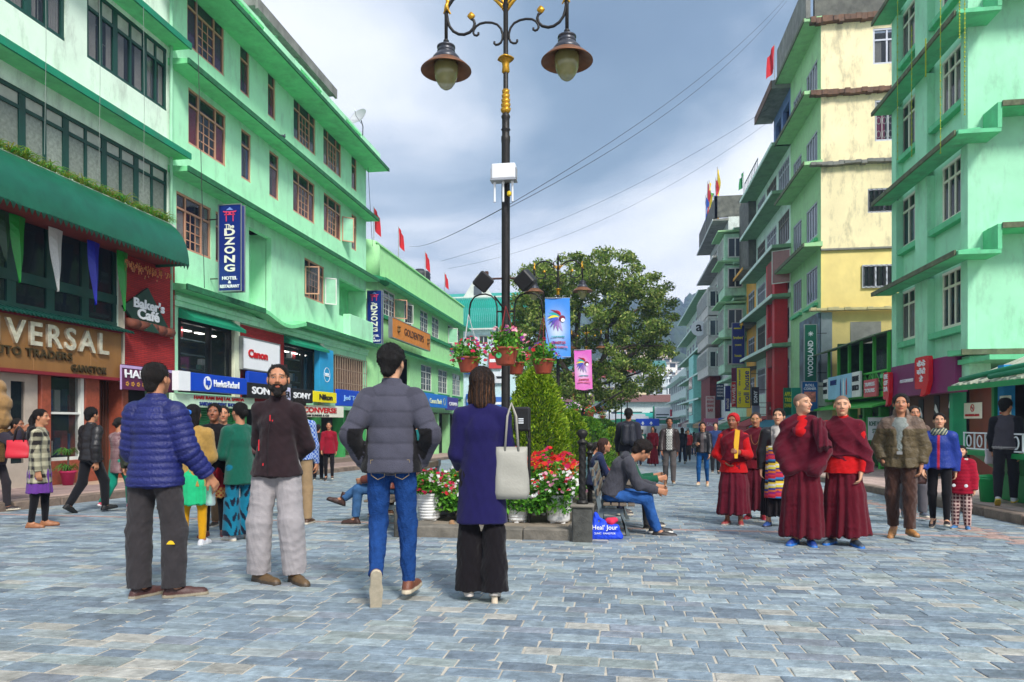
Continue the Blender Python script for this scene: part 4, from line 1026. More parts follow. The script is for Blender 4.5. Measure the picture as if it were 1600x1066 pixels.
sash(B,B.x(476),z1w[0]+.1,.55,1.1,-75,brownf,g=glass_m); sash(B,B.x(507),z1w[0]+.02,.5,1.12,-50,whf,g=S('milky_glass',150,205,170,rough=.15))
sash(B,B.x(534),z2[0]+.05,.55,1.1,-48,brownf,g=MC['milky_glass'])
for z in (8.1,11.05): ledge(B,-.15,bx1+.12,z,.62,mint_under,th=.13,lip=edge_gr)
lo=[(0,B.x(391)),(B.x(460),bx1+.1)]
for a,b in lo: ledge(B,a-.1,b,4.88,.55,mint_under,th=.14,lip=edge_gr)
xa,xb=B.x(391),B.x(460); mb=MB(); n=12; v=[]; f=[]
for i in range(n+1):
    t=i/n; x=xa+(xb-xa)*t; dz=-.28*math.sin(PI*t)**1.5; v+=[(x,.02,4.86+dz),(x,-.55,4.86+dz),(x,-.55,4.99+dz),(x,.02,5.06+dz)]
for i in range(n):
    for k in range(4): f.append((4*i+k,4*i+4+k,4*i+4+(k+1) % 4,4*i+(k+1) % 4))
mb.add(v,f); part('curved_ledge',mb,mint_under,B)
part('moulding',MB().box(0,bx1,-.10,.0,4.45,4.6).box(0,bx1,-.16,.0,4.6,4.72),mintg,B)
# eave and roof parapet with balusters
ledge(B,-1.2,bx1+.35,13.55,1.05,mint_under,th=.12,lip=edge_gr,name='eave')
ya=-.75; segs=[(-1.2,.9),(B.x(400),B.x(438)),(B.x(488),B.x(510)),(B.x(535)-.2,bx1-.1)]
gaps=[(.9,B.x(400)),(B.x(438),B.x(488)),(B.x(510),B.x(535)-.2)]
for i,(a,b) in enumerate(((-1.2,1.4),(B.x(380),B.x(402)),(B.x(402),B.x(440)),(B.x(475),B.x(515)),(B.x(540),bx1-.05))):
    part('parapet',MB().bevbox(a,b,ya,ya+.15,13.68,14.25,.02),mintg,B)
bal=(lambda m: m.lathe([(.05,0),(.05,.06),(.03,.12),(.055,.3),(.03,.5),(.05,.56),(.05,.62)],8))(MB()).mesh('baluster',True)
for (a,b) in ((1.4,B.x(380)),(B.x(440),B.x(475)),(B.x(515),B.x(540))):
    part('parapet_rail',MB().box(a,b,ya,ya+.15,13.68,13.76).box(a,b,ya,ya+.15,14.14,14.25),mintg,B)
    n=max(2,int((b-a)/.3))
    for i in range(n): part('baluster',bal,mintg,B,M=Matrix.Translation((a+(b-a)*(i+.5)/n,ya+.075,13.76)) @ Matrix.Scale(.62,4))
ob_slab=B
pz=16.9
conc=S('stained_concrete',128,128,122,rough=.95,var=.3,scale=2,dirt=.6,bump=.2)
part('penthouse_roof',MB().bevbox(B.x(399,-1.3),B.x(524,-1.3),1.3,6,pz,pz+.28,.02).prism([(1.2,pz-.1),(1.3,pz-.12),(1.3,pz+.3),(1.2,pz+.32)],B.x(399,-1.3),B.x(524,-1.3),'x'),conc,B)
part('penthouse_wall',MB().box(B.x(405,-2.5),B.x(515,-2.5),2.6,5.5,13.6,pz),S('dim_plaster',120,122,112,dirt=.5),B)
for px in (403,430,462,492): part('roof_post',MB().tube([(B.x(px,-1.6),1.6,13.6),(B.x(px,-1.6),1.6,pz)],.10,10),mintg,B)
# shop floor of the hotel building
blk=S('black_frame',20,22,24,rough=.4)
for (a,b,c,d) in (sw1,sw2):
    part('shop_window_frame',MB().box(a,a+.12,.0,.15,c,d).box(b-.12,b,.0,.15,c,d).box(a+.12,b-.12,.0,.15,c,c+.08).box(a+.12,b-.12,0,.15,d-.1,d).box((a*.42+b*.58)-.06,(a*.42+b*.58)+.06,0,.15,c+.08,d-.1),blk,B)
    part('shop_window',MB().box(a+.12,b-.12,.06,.07,c+.08,d-.1),shop_glass,B)
    part('shop_shelf',(lambda m: ([m.box(a+.2,b-.2,.7,.9,c+.3+i*.45,c+.34+i*.45) for i in range(4)],m)[1])(MB()),S('shelf_steel',110,130,140),B)
    for i in range(12):
        x=a+.3+R.random()*(b-a-.7); k=R.randrange(4); part('shelf_goods',MB().bevbox(x,x+.22,.6,.75,c+.34+k*.45,c+.34+k*.45+R.uniform(.15,.34),.01),S('goods_'+str(i % 5),*[(70,120,170),(200,205,210),(40,60,110),(190,60,70),(90,150,140)][i % 5]),B)
    for i in range(4): part('ceiling_light',MB().box(a+.4+i*(b-a-.8)/3,a+.75+i*(b-a-.8)/3,.5,.62,d-.22,d-.19),mat('lit_tube',(1,.97,.9),emit=4,var=0),B)
    part('roller_hood',MB().prism([(-.02,d+.28),(-.5,d-.02),(-.5,d-.12),(-.02,d)],a,b,'x'),teal_p,B)
part('brick_panel',MB().box(B.x(371),B.x(441),-.06,.0,1.9,4.4),brk,B)
for q0,q1 in ((B.x(363)-.06,B.x(370)),(B.x(498)-.05,B.x(504)-.08)): part('cream_column',MB().bevbox(q0,q1,-.12,.0,1.9,4.45,.01),S('cream_plaster',214,220,190,dirt=.2),B)
mb=MB(); a,b,c,d=bwn
for i in range(15): x=a+(b-a)*i/14; mb.box(x-.012,x+.012,-.10,-.075,c-.05,d)
for i in range(4): z=c+(d-c)*i/3; mb.box(a,b,-.11,-.09,z-.012,z+.012)
part('window_bars',mb,S('pale_iron_bars',170,150,130,metal=.3),B,kind='stuff')
part('old_shutter',MB().box(a,b,.1,.14,c,d),S('rusty_mesh',120,92,74,var=.5,scale=8),B)
# ground floor under the signs: shutters, openings, side posts
shut=S('green_roller_shutter',40,128,80,rough=.5,var=.15)
mb=MB(); x=.3
for i in range(30): mb.prism([(.30,-.45+i*.075),(.27,-.41+i*.075),(.30,-.375+i*.075)],.5,3.6,'x')
part('roller_shutter',mb,shut,B)
part('shop_interior',MB().box(.2,bx1,2.6,2.7,-.8,2).box(.2,bx1,.3,2.7,1.72,1.8),S('shop_dim_green',52,96,66,var=.5,scale=1.5),B)
for xx in (0,3.7,5.2,7.6,9.6,12.2,bx1-.3): part('shop_post',MB().bevbox(xx,xx+.28,.0,.5,-.8,1.75,.01),S('leaf_green_paint',60,160,84,var=.15),B)
for i,(xx,cc_) in enumerate(((4.2,(70,110,150)),(6.0,(180,170,150)),(6.7,(150,60,60)),(8.4,(60,120,90)),(10.3,(190,180,160)),(11.2,(80,90,150)),(12.8,(170,150,70)))):
    part('hanging_goods',MB().bevbox(xx,xx+.7,1.3,1.5,.2,1.5,.02),S('goods_cloth_'+str(i),*cc_,var=.4),B)
part('plinth',MB().box(0,bx1,-.4,.5,-1.2,-.36),S('stone_step',130,116,104),B)
# ---- signs on the hotel building
o,w_,h=sign('shop_sign','blue computer maker sign with a round white badge under the first shop window',B,279,386,2.06,2.56,.75,blue_p,th=.18)
part('lightbox_end',MB().box(-w_/2-.01,-w_/2+.5,-.013,.18,-.01,.51),white_p,o)
mb=MB(); mb.lathe([(.19,-.004),(.19,.004)],24); mb.v=[(a-w_*.12,-.012+c,b+.25) for a,b,c in mb.v]; part('badge',mb,white_p,o)
text(o,'hp',blue_p,-w_*.12-.11,-w_*.12+.11,.13,.38,-.016,bold=.03); text(o,'Hewlett-Packard',white_p,-w_*.03,w_*.36,.16,.36,-.004,bold=.02)
o,w_,h=sign('shop_sign','black electronics sign with white capitals behind the bearded man',B,386,436,1.98,2.46,.75,black_p,th=.18); text(o,'SONY',white_p,-w_*.36,w_*.36,.12,.36,-.004,bold=.03)
o,w_,h=sign('shop_sign','pale lilac sign between the two black electronics signs',B,436,454,1.94,2.42,.75,S('lilac_sign',200,200,226),th=.18); text(o,'MBER',black_p,-w_*.42,w_*.42,.12,.34,-.004)
o,w_,h=sign('shop_sign','black electronics sign with white capitals beside the yellow camera sign',B,454,489,1.92,2.42,.75,black_p,th=.18); text(o,'SONY',white_p,-w_*.38,w_*.38,.14,.36,-.004,bold=.03)
o,w_,h=sign('shop_sign','bright yellow camera shop sign with black slanted word',B,489.5,526,1.98,2.40,.75,yell_p,th=.18); text(o,'Nikon',black_p,-w_*.26,w_*.30,.10,.32,-.004,bold=.03)
o,w_,h=sign('shop_sign','blue script lettered shop sign next to the yellow camera sign',B,530,562,1.9,2.60,.6,blue_p,th=.18); text(o,'Jed Tel',S('pale_blue_print',150,200,240),-w_*.3,w_*.38,.2,.46,-.004)
o,w_,h=sign('shop_sign','pale green board with red capitals of the student shop',B,270,398,1.62,1.98,.6,S('pale_green_board',196,226,196,var=.1),th=.12)
text(o,'HARI RAM BAIJ LAL SARDA',red_p,-w_*.28,w_*.34,.2,.33,-.004,bold=.02); text(o,'SARDAS STUDENT SHOP',navy_p,-w_*.22,w_*.22,.05,.16,-.004,bold=.02)
o,w_,h=sign('shop_sign','white shoe shop board with a red star ring under the black signs',B,440,537,1.40,1.86,.6,cream_p,th=.12)
text(o,'CONVERSE',red_p,-w_*.2,w_*.36,.17,.38,-.004,bold=.025); text(o,'SHYAM SUNDER & CO',black_p,-w_*.22,w_*.22,.03,.11,-.004)
mb=MB(); n=10; pts=[((.13 if i % 2==0 else .055)*math.sin(2*PI*i/n),(.13 if i % 2==0 else .055)*math.cos(2*PI*i/n)) for i in range(n)]
mb.prism([(p-w_*.32,q+.26) for p,q in pts],-.012,-.002,'y'); part('star',mb,red_p,o)
o,w_,h=sign('shop_sign','white camera sign with a bold red word on the red brick panel',B,380,437,2.95,3.95,.25,white_p,th=.12,frame=alu); text(o,'Canon',red_p,-w_*.38,w_*.14,.38,.66,-.004,bold=.045); text(o,'Anbee',black_p,w_*.24,w_*.42,.2,.29,-.004);
o,w_,h=sign('shop_sign','blue square panel with a white ring logo under the camera sign',B,388,443,2.15,2.88,.3,blue_p,th=.12)
def ring(o,cx,cz,r,m,y=-.012,t=.02):
    mb=MB(); n=28
    for i in range(n):
        a,b=2*PI*i/n,2*PI*(i+1)/n
        mb.add([(cx+math.cos(q)*rr,y+d,cz+math.sin(q)*rr) for q in (a,b) for rr in (r-t,r) for d in (0,.01)],[(0,2,6,4),(1,5,7,3),(2,3,7,6),(0,4,5,1)])
    return part('ring',mb,m,o)
ring(o,w_*.36,.36,.22,white_p); text(o,'DELL',white_p,w_*.36-.15,w_*.36+.15,.30,.42,-.004,bold=.03); text(o,'AUTHORISED DEALER',white_p,-w_*.4,w_*.1,.08,.16,-.004)
o,w_,h=sign('shop_sign','tall sky blue panel with a white ring logo beside the barred window',B,500,521,2.1,4.2,.35,S('sky_blue_panel',30,150,200,var=.15,scale=1),th=.25); ring(o,0,1.05,.30,white_p); text(o,'DELL',white_p,-.2,.2,.98,1.12,-.004,bold=.03)
# projecting hotel signs: seen from the camera, they stand out over the pavement
def torii(o,cx,cz,s,m,m2,y):
    mb=MB()
    mb.prism([(cx-.20*s,cz+.16*s),(cx-.17*s,cz+.12*s),(cx+.17*s,cz+.12*s),(cx+.20*s,cz+.16*s),(cx,cz+.145*s)],y-.008,y,'y').box(cx-.15*s,cx+.15*s,y-.008,y,cz+.05*s,cz+.075*s)
    mb.box(cx-.11*s,cx-.085*s,y-.008,y,cz-.12*s,cz+.12*s).box(cx+.085*s,cx+.11*s,y-.008,y,cz-.12*s,cz+.12*s).box(cx-.03*s,cx+.03*s,y-.008,y,cz+.075*s,cz+.12*s)
    part('gate_emblem',mb,m,o); part('gate_emblem_roof',MB().prism([(cx-.10*s,cz+.18*s),(cx,cz+.26*s),(cx+.10*s,cz+.18*s)],y-.008,y,'y'),m2,o)
for (pxa,pxb,ya_,yb_,Yp,lab) in ((345,379,322,455,19.7,'tall blue vertical hotel sign nearest the camera, high on the mint green wall'),(575,597,455,537,33.4,'smaller blue vertical hotel sign farther off at the corner with the rounded building')):
    a,b=(pxa-800)/FP,(pxb-800)/FP; Xa=Yp*(a*CT-ST)/(CT+a*ST); Xb=Yp*(b*CT-ST)/(CT+b*ST); dpt=-((Xa+Xb)/2)*ST+Yp*CT
    zb_,zt_=CH+(660-yb_)*dpt/FP,CH+(660-ya_)*dpt/FP; w_=Xb-Xa; h=zt_-zb_
    o=blade('hotel_sign',lab,((Xa+Xb)/2,Yp,zb_),0,w_,h,navy_p,frame=alu,armdir=-1,th=.2)
    torii(o,0,h*.86,w_*1.6,S('pink_neon_print',226,60,100),S('pale_blue_outline',120,150,220),-.105)
    text(o,'The',cream_p,-w_*.22,w_*.2,h*.725,h*.775,-.1,bold=.02)
    for i,ch in enumerate('DZONG'): text(o,ch,cream_p,-w_*.24,w_*.24,h*(.64-i*.105),h*(.64-i*.105)+h*.085,-.1,bold=.03)
    text(o,'HOTEL',white_p,-w_*.34,w_*.34,h*.125,h*.165,-.1,bold=.03); text(o,'&',white_p,-w_*.07,w_*.07,h*.082,h*.115,-.1,bold=.02); text(o,'RESTAURANT',white_p,-w_*.44,w_*.44,h*.03,h*.068,-.1,bold=.03)
# satellite dish at the end of the parapet
def dish(label,loc,rz,s=1.0,col=(190,192,196)):
    o=empty('satellite_dish',label,'satellite dish',loc,rz); m=S('dish_grey',*col,metal=.2,rough=.5)
    mb=MB(); prf=[(.001,0),(.12,.01),(.25,.04),(.36,.10),(.375,.11),(.36,.085),(.25,.025),(.12,-.005),(.001,-.012)]; mb.lathe(prf,24); mb.xf(Matrix.Translation((0,-.1,.62)) @ Matrix.Rotation(rad(62),4,'X') @ Matrix.Scale(s,4))
    part('reflector',mb,m,o,True); part('mount',MB().tube([(0,.1,-.1),(0,.12,.3),(0,0,.55)],.022,6).tube([(0,0,.4),(0,-.35,.62),(0,-.42,.82)],.012,5),S('mount_steel',90,92,96,metal=.7),o)
    part('receiver_head',MB().lathe([(.03,0),(.035,.08),(.001,.09)],10,(0,-.43,.80)),white_p,o); return o
dish('grey satellite dish at the far end of the green hotel parapet',B.M @ Vector((B.x(566,.8),-.75,14.25)),rad(-20),1.15)
# a pigeon resting on the ledge
def pigeon(label,loc,rz):
    bpv=[Prim((-.02,0,.10),(.09,0,.12),.05,.045),Prim((.09,0,.13),(.125,0,.20),.035,.024),Ell((.135,0,.215),(.026,.021,.022)),Prim((-.04,0,.10),(-.20,0,.07),.035,.012),Prim((.03,.02,.07),(.03,.02,.0),.008,.006),Prim((.03,-.02,.07),(.03,-.02,.0),.008,.006),Prim((.155,0,.213),(.175,0,.208),.007,.002)]
    return tag(blob('pigeon',bpv,.009,mat('feathers',(1,1,1),attr=True,rough=.6),col=(70,74,84),M=Matrix.Translation(loc) @ Matrix.Rotation(rz,4,'Z')),label,'bird')
px_,pz_=B.x(444,.6),11.2
pigeon('dark pigeon perched on the upper ledge of the green hotel',B.M @ Vector((px_,-.56,11.16)),rad(90))

# ---- lower building with rounded fluted corner
Cb=Face('rounded_corner_building','long two storey lime green building with rounded fluted corner and white casements','building',(LX,33.6,0),H90)
limeg=S('lime_mint_plaster',166,228,160,rough=.85,var=.07,dirt=.15,bump=.1,bscale=20); gband=S('green_band_paint',30,130,84,var=.12)
cx1=Cb.x(724)
up=[(599.5,617.5),(631.6,644.6),(656.6,669),(675,686),(700,708.5),(710.6,718.7)]; lo2=[(658,674.6),(684.8,699),(707,719.6)]
uz=(6.85,8.25); lz=(3.2,4.85)
H=[(Cb.x(a),Cb.x(b),*uz) for a,b in up]+[(Cb.x(a),Cb.x(b),*lz) for a,b in lo2]+[(Cb.x(603),Cb.x(640),3.0,4.9)]
part('wall',wall_mesh(.8,cx1,1.8,10.3,H,rev=.16,depth=10),limeg,Cb)
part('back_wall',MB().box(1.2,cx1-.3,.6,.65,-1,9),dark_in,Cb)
mb=MB(); mb.lathe([(.95,.0),(.95,11.7)],40,(.95,.95,-1.4),wob=lambda t,z: 1+.03*math.cos(t*22)); part('fluted_corner',mb,limeg,Cb,True)
part('corner_drum',MB().lathe([(1.02,0),(1.02,2.0)],32,(.95,.95,8.4)),limeg,Cb,True)
part('parapet_cap',MB().box(.6,cx1+.1,-.08,.3,10.3,10.38),limeg,Cb)
for (z,pj,dn) in ((8.42,.55,'cornice'),(6.62,.14,'sill_band'),(5.1,.4,'ledge')):
    (ledge(Cb,.6,cx1+.2,z,pj,mint_under,th=.12,lip=gband,name=dn) if pj > .2 else part(dn,MB().box(.9,cx1,-pj,0,z,z+.2),gband,Cb))
part('corner_ring',MB().lathe([(.97,0),(1.5,-.03),(1.5,.13),(.97,.18)],32,(.95,.95,8.40)).lathe([(.97,0),(1.3,-.03),(1.3,.13),(.97,.18)],32,(.95,.95,5.1)),gband,Cb)
for i,(a,b) in enumerate(up): window(Cb,(Cb.x(a)+Cb.x(b))/2,uz[0],Cb.x(b)-Cb.x(a),uz[1]-uz[0],whf,cols=(1,1),trans=.28,bars=[(2,3)],fw=.07,glass=glass_far,join=i > 3)
for a,b in lo2:
    window(Cb,(Cb.x(a)+Cb.x(b))/2,lz[0],Cb.x(b)-Cb.x(a),lz[1]-lz[0],whf,cols=(1,1),trans=.25,bars=[(2,3)],fw=.07,glass=glass_far)
    part('sill',MB().box(Cb.x(a)-.15,Cb.x(b)+.15,-.14,0,lz[0]-.2,lz[0]-.05),gband,Cb)
sash(Cb,Cb.x(615),6.9,.75,1.05,-55,brownf,g=glass_m); sash(Cb,Cb.x(631),6.9,.7,1.1,-30,whf,g=glass_m); sash(Cb,Cb.x(700),6.9,.7,1.1,-60,whf,g=MC['milky_glass'])
for xx in np.arange(.5,cx1,3.1): part('shop_post',MB().bevbox(xx,xx+.4,.0,.5,-1.4,1.85,.01),limeg,Cb)
part('shop_interior',MB().box(.5,cx1,2.4,2.5,-1.4,1.9).box(.5,cx1,.0,2.4,1.78,1.86),S('shop_dim_brown',92,76,62,var=.5,scale=1.5),Cb)
o,w_,h=sign('shop_sign','long orange brown tea shop sign with dark slender capitals',Cb,613,672,5.55,6.55,.8,S('amber_board',206,128,48,var=.12),th=.2,frame=alu)
text(o,'GOLDENTIPS',S('dark_brown_print',60,34,20),-w_*.22,w_*.30,.34,.72,-.004,bold=.0)
for s_ in (-.37,.42): part('leaf_emblem',MB().lathe([(.001,0),(.13,.1),(.1,.25),(.16,.33),(.001,.42)],8,(w_*s_,-.02,.3)),S('brass_dark',110,80,30),o)
o,w_,h=sign('bank_sign','long sky blue bank sign on the lime green building',Cb,654,699,2.15,3.0,.6,S('bank_blue',20,120,210),th=.2); text(o,'Canara Bank',S('pale_yellow_print',220,230,190),-w_*.15,w_*.28,.24,.56,-.004)
ring(o,w_*.38,.42,.24,yell_p);
o,w_,h=sign('bank_sign','dark violet sign at the end of the sky blue bank sign',Cb,700,716,2.05,2.95,.6,S('violet_board',66,60,150),th=.2); text(o,'CANARA',white_p,-w_*.4,w_*.4,.3,.56,-.004)
flag_m=S('red_cloth',196,26,36,rough=.8)
def flag(label,loc,h,rz=0,s=1.0,m=None,col=None):
    o=empty('flag',label,'flag',loc,rz); part('pole',MB().tube([(0,0,0),(0,0,h)],.02,6),S('flag_pole',150,146,140),o)
    v=[]; f=[]; n=8
    for i in range(n+1):
        t=i/n; dx=.28*s*t; z0=h-.05-.45*s*t; z1=h-.05-s*(.95+.35*t)+.55*t*s*0
        for j in range(3):
            q=j/2; v.append((dx+.05*math.sin(t*6+q*2),.07*math.sin(t*7+q*1.5),z0+(z1-z0)*q))
    for i in range(n):
        for j in range(2): f.append((3*i+j,3*i+3+j,3*i+4+j,3*i+1+j))
    mb=MB(); mb.add(v,f); part('cloth',mb,m or flag_m,o,True); return o
for px,hh,sc_,lab in ((590,1.9,1.15,'tallest red flag on a pole at the rounded corner of the lime roof'),(628,2.0,1.05,'red flag second from the hotel on the lime green roof'),(669,1.9,1.0,'red flag beside the black roof water tank'),(699,1.6,.9,'farthest red flag on the lime green parapet')):
    flag(lab,Cb.M @ Vector((Cb.x(px),.2,10.35)),hh,rad(20),sc_)
o=empty('water_tank','black ribbed plastic water tank on the lime green roof','water tank',Cb.M @ Vector((Cb.x(656,-1.5),1.5,10.3)))
part('tank_body',MB().lathe([(.72,0)]+[(.72+.03*(i % 2),.12+i*.12) for i in range(10)]+[(.66,1.35),(.3,1.45),(.3,1.52),(.001,1.54)],24),S('black_plastic',38,40,46,rough=.5),o,True)
# ---- teal roofed building that closes the left side
D=Face('teal_roofed_building','white building with a barrel shaped teal metal roof behind the lamp post','building',(-17.0,66,0),0)
teal_r=S('teal_corrugated_roof',0,150,132,rough=.5,var=.15,scale=.8); ww=S('bluish_white_wall',200,228,232,dirt=.2)
dx1=8.0
Hd=[(1.0+i*1.3,1.9+i*1.3,8.6,9.5) for i in range(5)]+[(1.2+i*1.5,2.1+i*1.5,4.2,5.6) for i in range(4)]
part('wall',wall_mesh(0,dx1,-2,10.2,Hd,depth=9),ww,D); part('back_wall',MB().box(.2,dx1-.2,.5,.6,-2,10),dark_in,D)
for a,b,c,d in Hd: window(D,(a+b)/2,c,b-a,d-c,whf,cols=(1,1),trans=0,fw=.09,glass=glass_far,join=True)
mb=MB(); n=44
for k in range(n):
    xa,xb=-.3+(dx1+.6)*k/n,-.3+(dx1+.6)*(k+.55)/n; pv=[(-.5+3.4*(1-math.cos(i/8*PI/2)),10.1+3.5*math.sin(i/8*PI/2)) for i in range(9)]
    for i in range(8): mb.add([(xa,pv[i][0],pv[i][1]),(xb,pv[i][0],pv[i][1]),(xb,pv[i+1][0],pv[i+1][1]),(xa,pv[i+1][0],pv[i+1][1])],[(0,1,2,3)])
    xc=-.3+(dx1+.6)*(k+1)/n
    for i in range(8): mb.add([(xb,pv[i][0]+.05,pv[i][1]-.05),(xc,pv[i][0]+.05,pv[i][1]-.05),(xc,pv[i+1][0]+.05,pv[i+1][1]-.05),(xb,pv[i+1][0]+.05,pv[i+1][1]-.05)],[(0,1,2,3)])
part('barrel_roof',mb,teal_r,D); part('roof_gutter',MB().box(-.4,dx1+.4,-.6,-.45,9.98,10.12).box(-.3,dx1+.3,2.8,3.2,13.5,13.75),whf,D)
part('upper_roof',MB().prism([(3.2,13.6),(9,15.2),(9,13.6)],-4,dx1,'x'),teal_r,D)
part('gable',MB().prism([(1.4,13.7),(4.4,13.7),(2.9,16.0)],2.9,3.6,'y'),whf,D); part('gable_window',MB().box(2.5,3.3,2.84,2.9,13.9,14.8),S('grey_glass',90,96,104),D)
for i,(a,b,c,d,cl) in enumerate(((2.2,3.6,5.8,7.0,(30,60,160)),(3.8,6.2,4.9,6.0,(220,225,230)),(4.6,5.8,6.3,7.8,(200,60,60)),(2.4,4.2,2.6,3.9,(30,90,170)),(4.6,6.8,2.4,3.6,(60,110,190)))):
    o=empty('shop_sign',['small navy board under the teal roof behind the lamp post','white board with a dark strip behind the hanging baskets','red and white arrow board behind the left hanging basket','blue board above the dark haired woman','wide blue board low on the white building'][i],'sign',(-17+a,65.7,c))
    part('board',MB().bevbox(0,b-a,0,.25,0,d-c,.02),S('far_board_%d' % i,*cl),o); part('stripe',MB().box(.1,b-a-.1,-.02,0,(d-c)*.4,(d-c)*.6),white_p if i != 1 else black_p,o)
dish('white satellite dish on the white building behind the baskets',(-12.2,65.5,4.6),rad(10),1.6,(225,226,228))
# ================================================================ RIGHT SIDE OF THE STREET
def HR(d=0): return rad(-90)
seag=S('sea_green_plaster',162,226,188,rough=.85,var=.10,scale=1.0,dirt=.28,bump=.12,bscale=30)
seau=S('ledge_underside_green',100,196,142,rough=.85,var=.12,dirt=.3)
moss=S('mossy_concrete_edge',96,104,78,rough=.95,var=.4,scale=6,dirt=.5)
ivory=S('ivory_joinery',228,228,206,rough=.5,var=.06)
lilacw=S('greyed_white_joinery',190,192,204,rough=.6,var=.12)
# ---- near green building
A1=Face('green_cafe_building','sea green building with deep ledges and slim ivory windows at the right edge','building',(RX,25.35,0),rad(-90))
e1=5.25; fl=[A1.z(1407,532),0,0,0]; fl[0]=3.88
for k in range(1,4): fl[k]=fl[0]+3.06*k
wx=[(A1.x(1408,-.2),A1.x(1429,-.2)),(A1.x(1471,-.2),A1.x(1501,-.2))]
WY=.22; H=[]
for z in fl:
    for a,b in wx: H.append((a,b,z,z+1.62))
part('wall',wall_mesh(0,e1,2.8,15.6,H,rev=.15,y=WY,depth=9),seag,A1)
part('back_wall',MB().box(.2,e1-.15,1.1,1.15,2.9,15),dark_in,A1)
pil=[(0,A1.x(1400)),(A1.x(1430)-.02,A1.x(1448)),(A1.x(1501),e1+.0)]
for k in range(5):
    zl=2.82 if k==0 else fl[0]+1.66+3.06*(k-1)+.12; zh=fl[0]+1.60+3.06*k if k < 4 else 15.6
    for i,(a,b) in enumerate(pil): part('pilaster',MB().bevbox(a,b,0,WY+.01,zl,min(zh,15.6),.012),seag,A1)
for k,z in enumerate(fl):
    for i,(a,b) in enumerate(wx):
        window(A1,(a+b)/2,z,b-a,1.62,ivory,cols=(1,1) if i==0 else (1,1.2,1),trans=.26,fw=.075,y=WY-.02,glass=glass_m,curtain=cur[3] if (k+i) % 3==0 else (cur[5] if (k+i) % 3==1 else None))
        part('sill',MB().bevbox(pil[i][1]+.02,pil[i+1][0]-.02,.03,WY+.02,z-.24,z-.06,.012),seau,A1)
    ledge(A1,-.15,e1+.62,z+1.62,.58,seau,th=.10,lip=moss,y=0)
sa=Face(parent=A1,loc=(RX+.12,20.1,0),rz=0); S1_=sa
for k,z in enumerate([2.95]+[q+1.62+.62 for q in fl]):
    mb=MB().prism([(.02,z-.02),(-.75,z-.02),(-.75,z+.08),(.02,z+.14)],.35 if k else -.6,7,'x')
    if k: mb.box(.25,.35,-.74,.01,z-.56,z+.07).prism([(.02,z-.66),(-.73,z-.66),(-.73,z-.56),(.02,z-.50)],-.66,.34,'x')
    o_=part('stepped_ledge',mb,seau,sa); part('ledge_edge',MB().box(.35 if k else -.6,7,-.78,-.74,z-.04,z+.10),moss,A1,M=sa.rel)
# hanging light strings
for px,y0,y1 in ((1403,-60,250),(1425,40,245),(1447,60,120),(1470,-60,240),(1500,-60,60),(1508,0,180)):
    x=A1.x(px,.65); z1_,z0_=A1.z(px,y0,.65),A1.z(px,y1,.65); mb=MB(); pts=[(x+.01*math.sin(i),-.66,z1_+(z0_-z1_)*i/8) for i in range(9)]; mb.tube(pts,.008,4)
    for i in range(24): mb.box(x-.014,x+.014,-.675,-.645,z0_+(z1_-z0_)*i/24,z0_+(z1_-z0_)*i/24+.03)
    tag(ob('light_string',mb.mesh('light_string'),S('yellow_green_string',160,176,40),M=A1.M),'yellow green light string on the sea green building, %s' % {1403: 'leftmost of all',1425: 'second from its left corner',1447: 'the short upper one',1470: 'before the upper right window',1500: 'short one near the corner pier',1508: 'rightmost of all'}[px],'light string','light strings hanging from the green building')
# shop floor of the green building: lettered cafe board with red speech bubbles
purp=S('purple_board',116,22,88,rough=.35); redb=S('glossy_red_panel',206,20,34,rough=.25)
part('shop_ceiling',MB().box(-.2,7,-.3,4,2.70,2.82),seau,A1)
part('shop_interior',MB().box(-.1,7,3.4,3.5,-.6,2.75).box(-.15,-.05,0,3.5,-.6,2.75),S('shop_dark_brown',60,44,36,var=.5,scale=1.2),A1)
part('beam',MB().box(A1.x(1492),5.8,-.2,.3,2.2,2.9),seag,A1)
gp=S('green_post_paint',20,150,100,rough=.4,var=.1)
for px in (1401,1489): part('shop_post',MB().bevbox(A1.x(px)-.1,A1.x(px)+.1,-.05,.3,-.6,2.7,.01),gp,A1)
part('door',MB().box(A1.x(1499),A1.x(1534),.25,.33,-.55,2.25),S('red_brown_door',110,48,30,rough=.4,var=.25,scale=3,stretch=.15),A1)
part('wall_panel',MB().box(A1.x(1405),A1.x(1484),.22,.30,-.55,2.1),S('brown_partition',96,66,50),A1)
for px,py,s_ in ((1432,612,0),(1460,618,1),(1462,640,1),(1480,612,2)): pass
for i,(px,zc) in enumerate(((1428,1.55),(1452,1.62),(1474,1.68))):
    x=A1.x(px); part('poster',MB().box(x-.17,x+.17,.195,.215,zc-.36,zc+.36),black_p,A1)
    part('poster_shoe',MB().prism([(x-.12,zc-.05),(x+.12,zc-.22),(x+.13,zc-.12),(x+.02,zc+.06),(x-.06,zc+.12)],.183,.193,'y'),white_p,A1)
def nosmoke(o,cx,cz,r,y):
    ring(o,cx,cz,r,red_p,y=y,t=r*.2); mb=MB().box(-r*.8,r*.8,-.004,.004,-r*.09,r*.09); part('bar',mb,red_p,o,M=Matrix.Translation((cx,y,cz)) @ Matrix.Rotation(rad(45),4,'Y')); part('cigarette',MB().box(cx-r*.55,cx+r*.5,y+.002,y+.01,cz-r*.1,cz+r*.1),black_p,o)
o,w_,h=sign('no_smoking_sign','cream no smoking plate on the red brown door',A1,1506,1534,1.30,1.72,-.22,cream_p,th=.015); nosmoke(o,0,.28,.10,-.012); text(o,'NO SMOKING ZONE',red_p,-w_*.38,w_*.38,.06,.12,-.002)
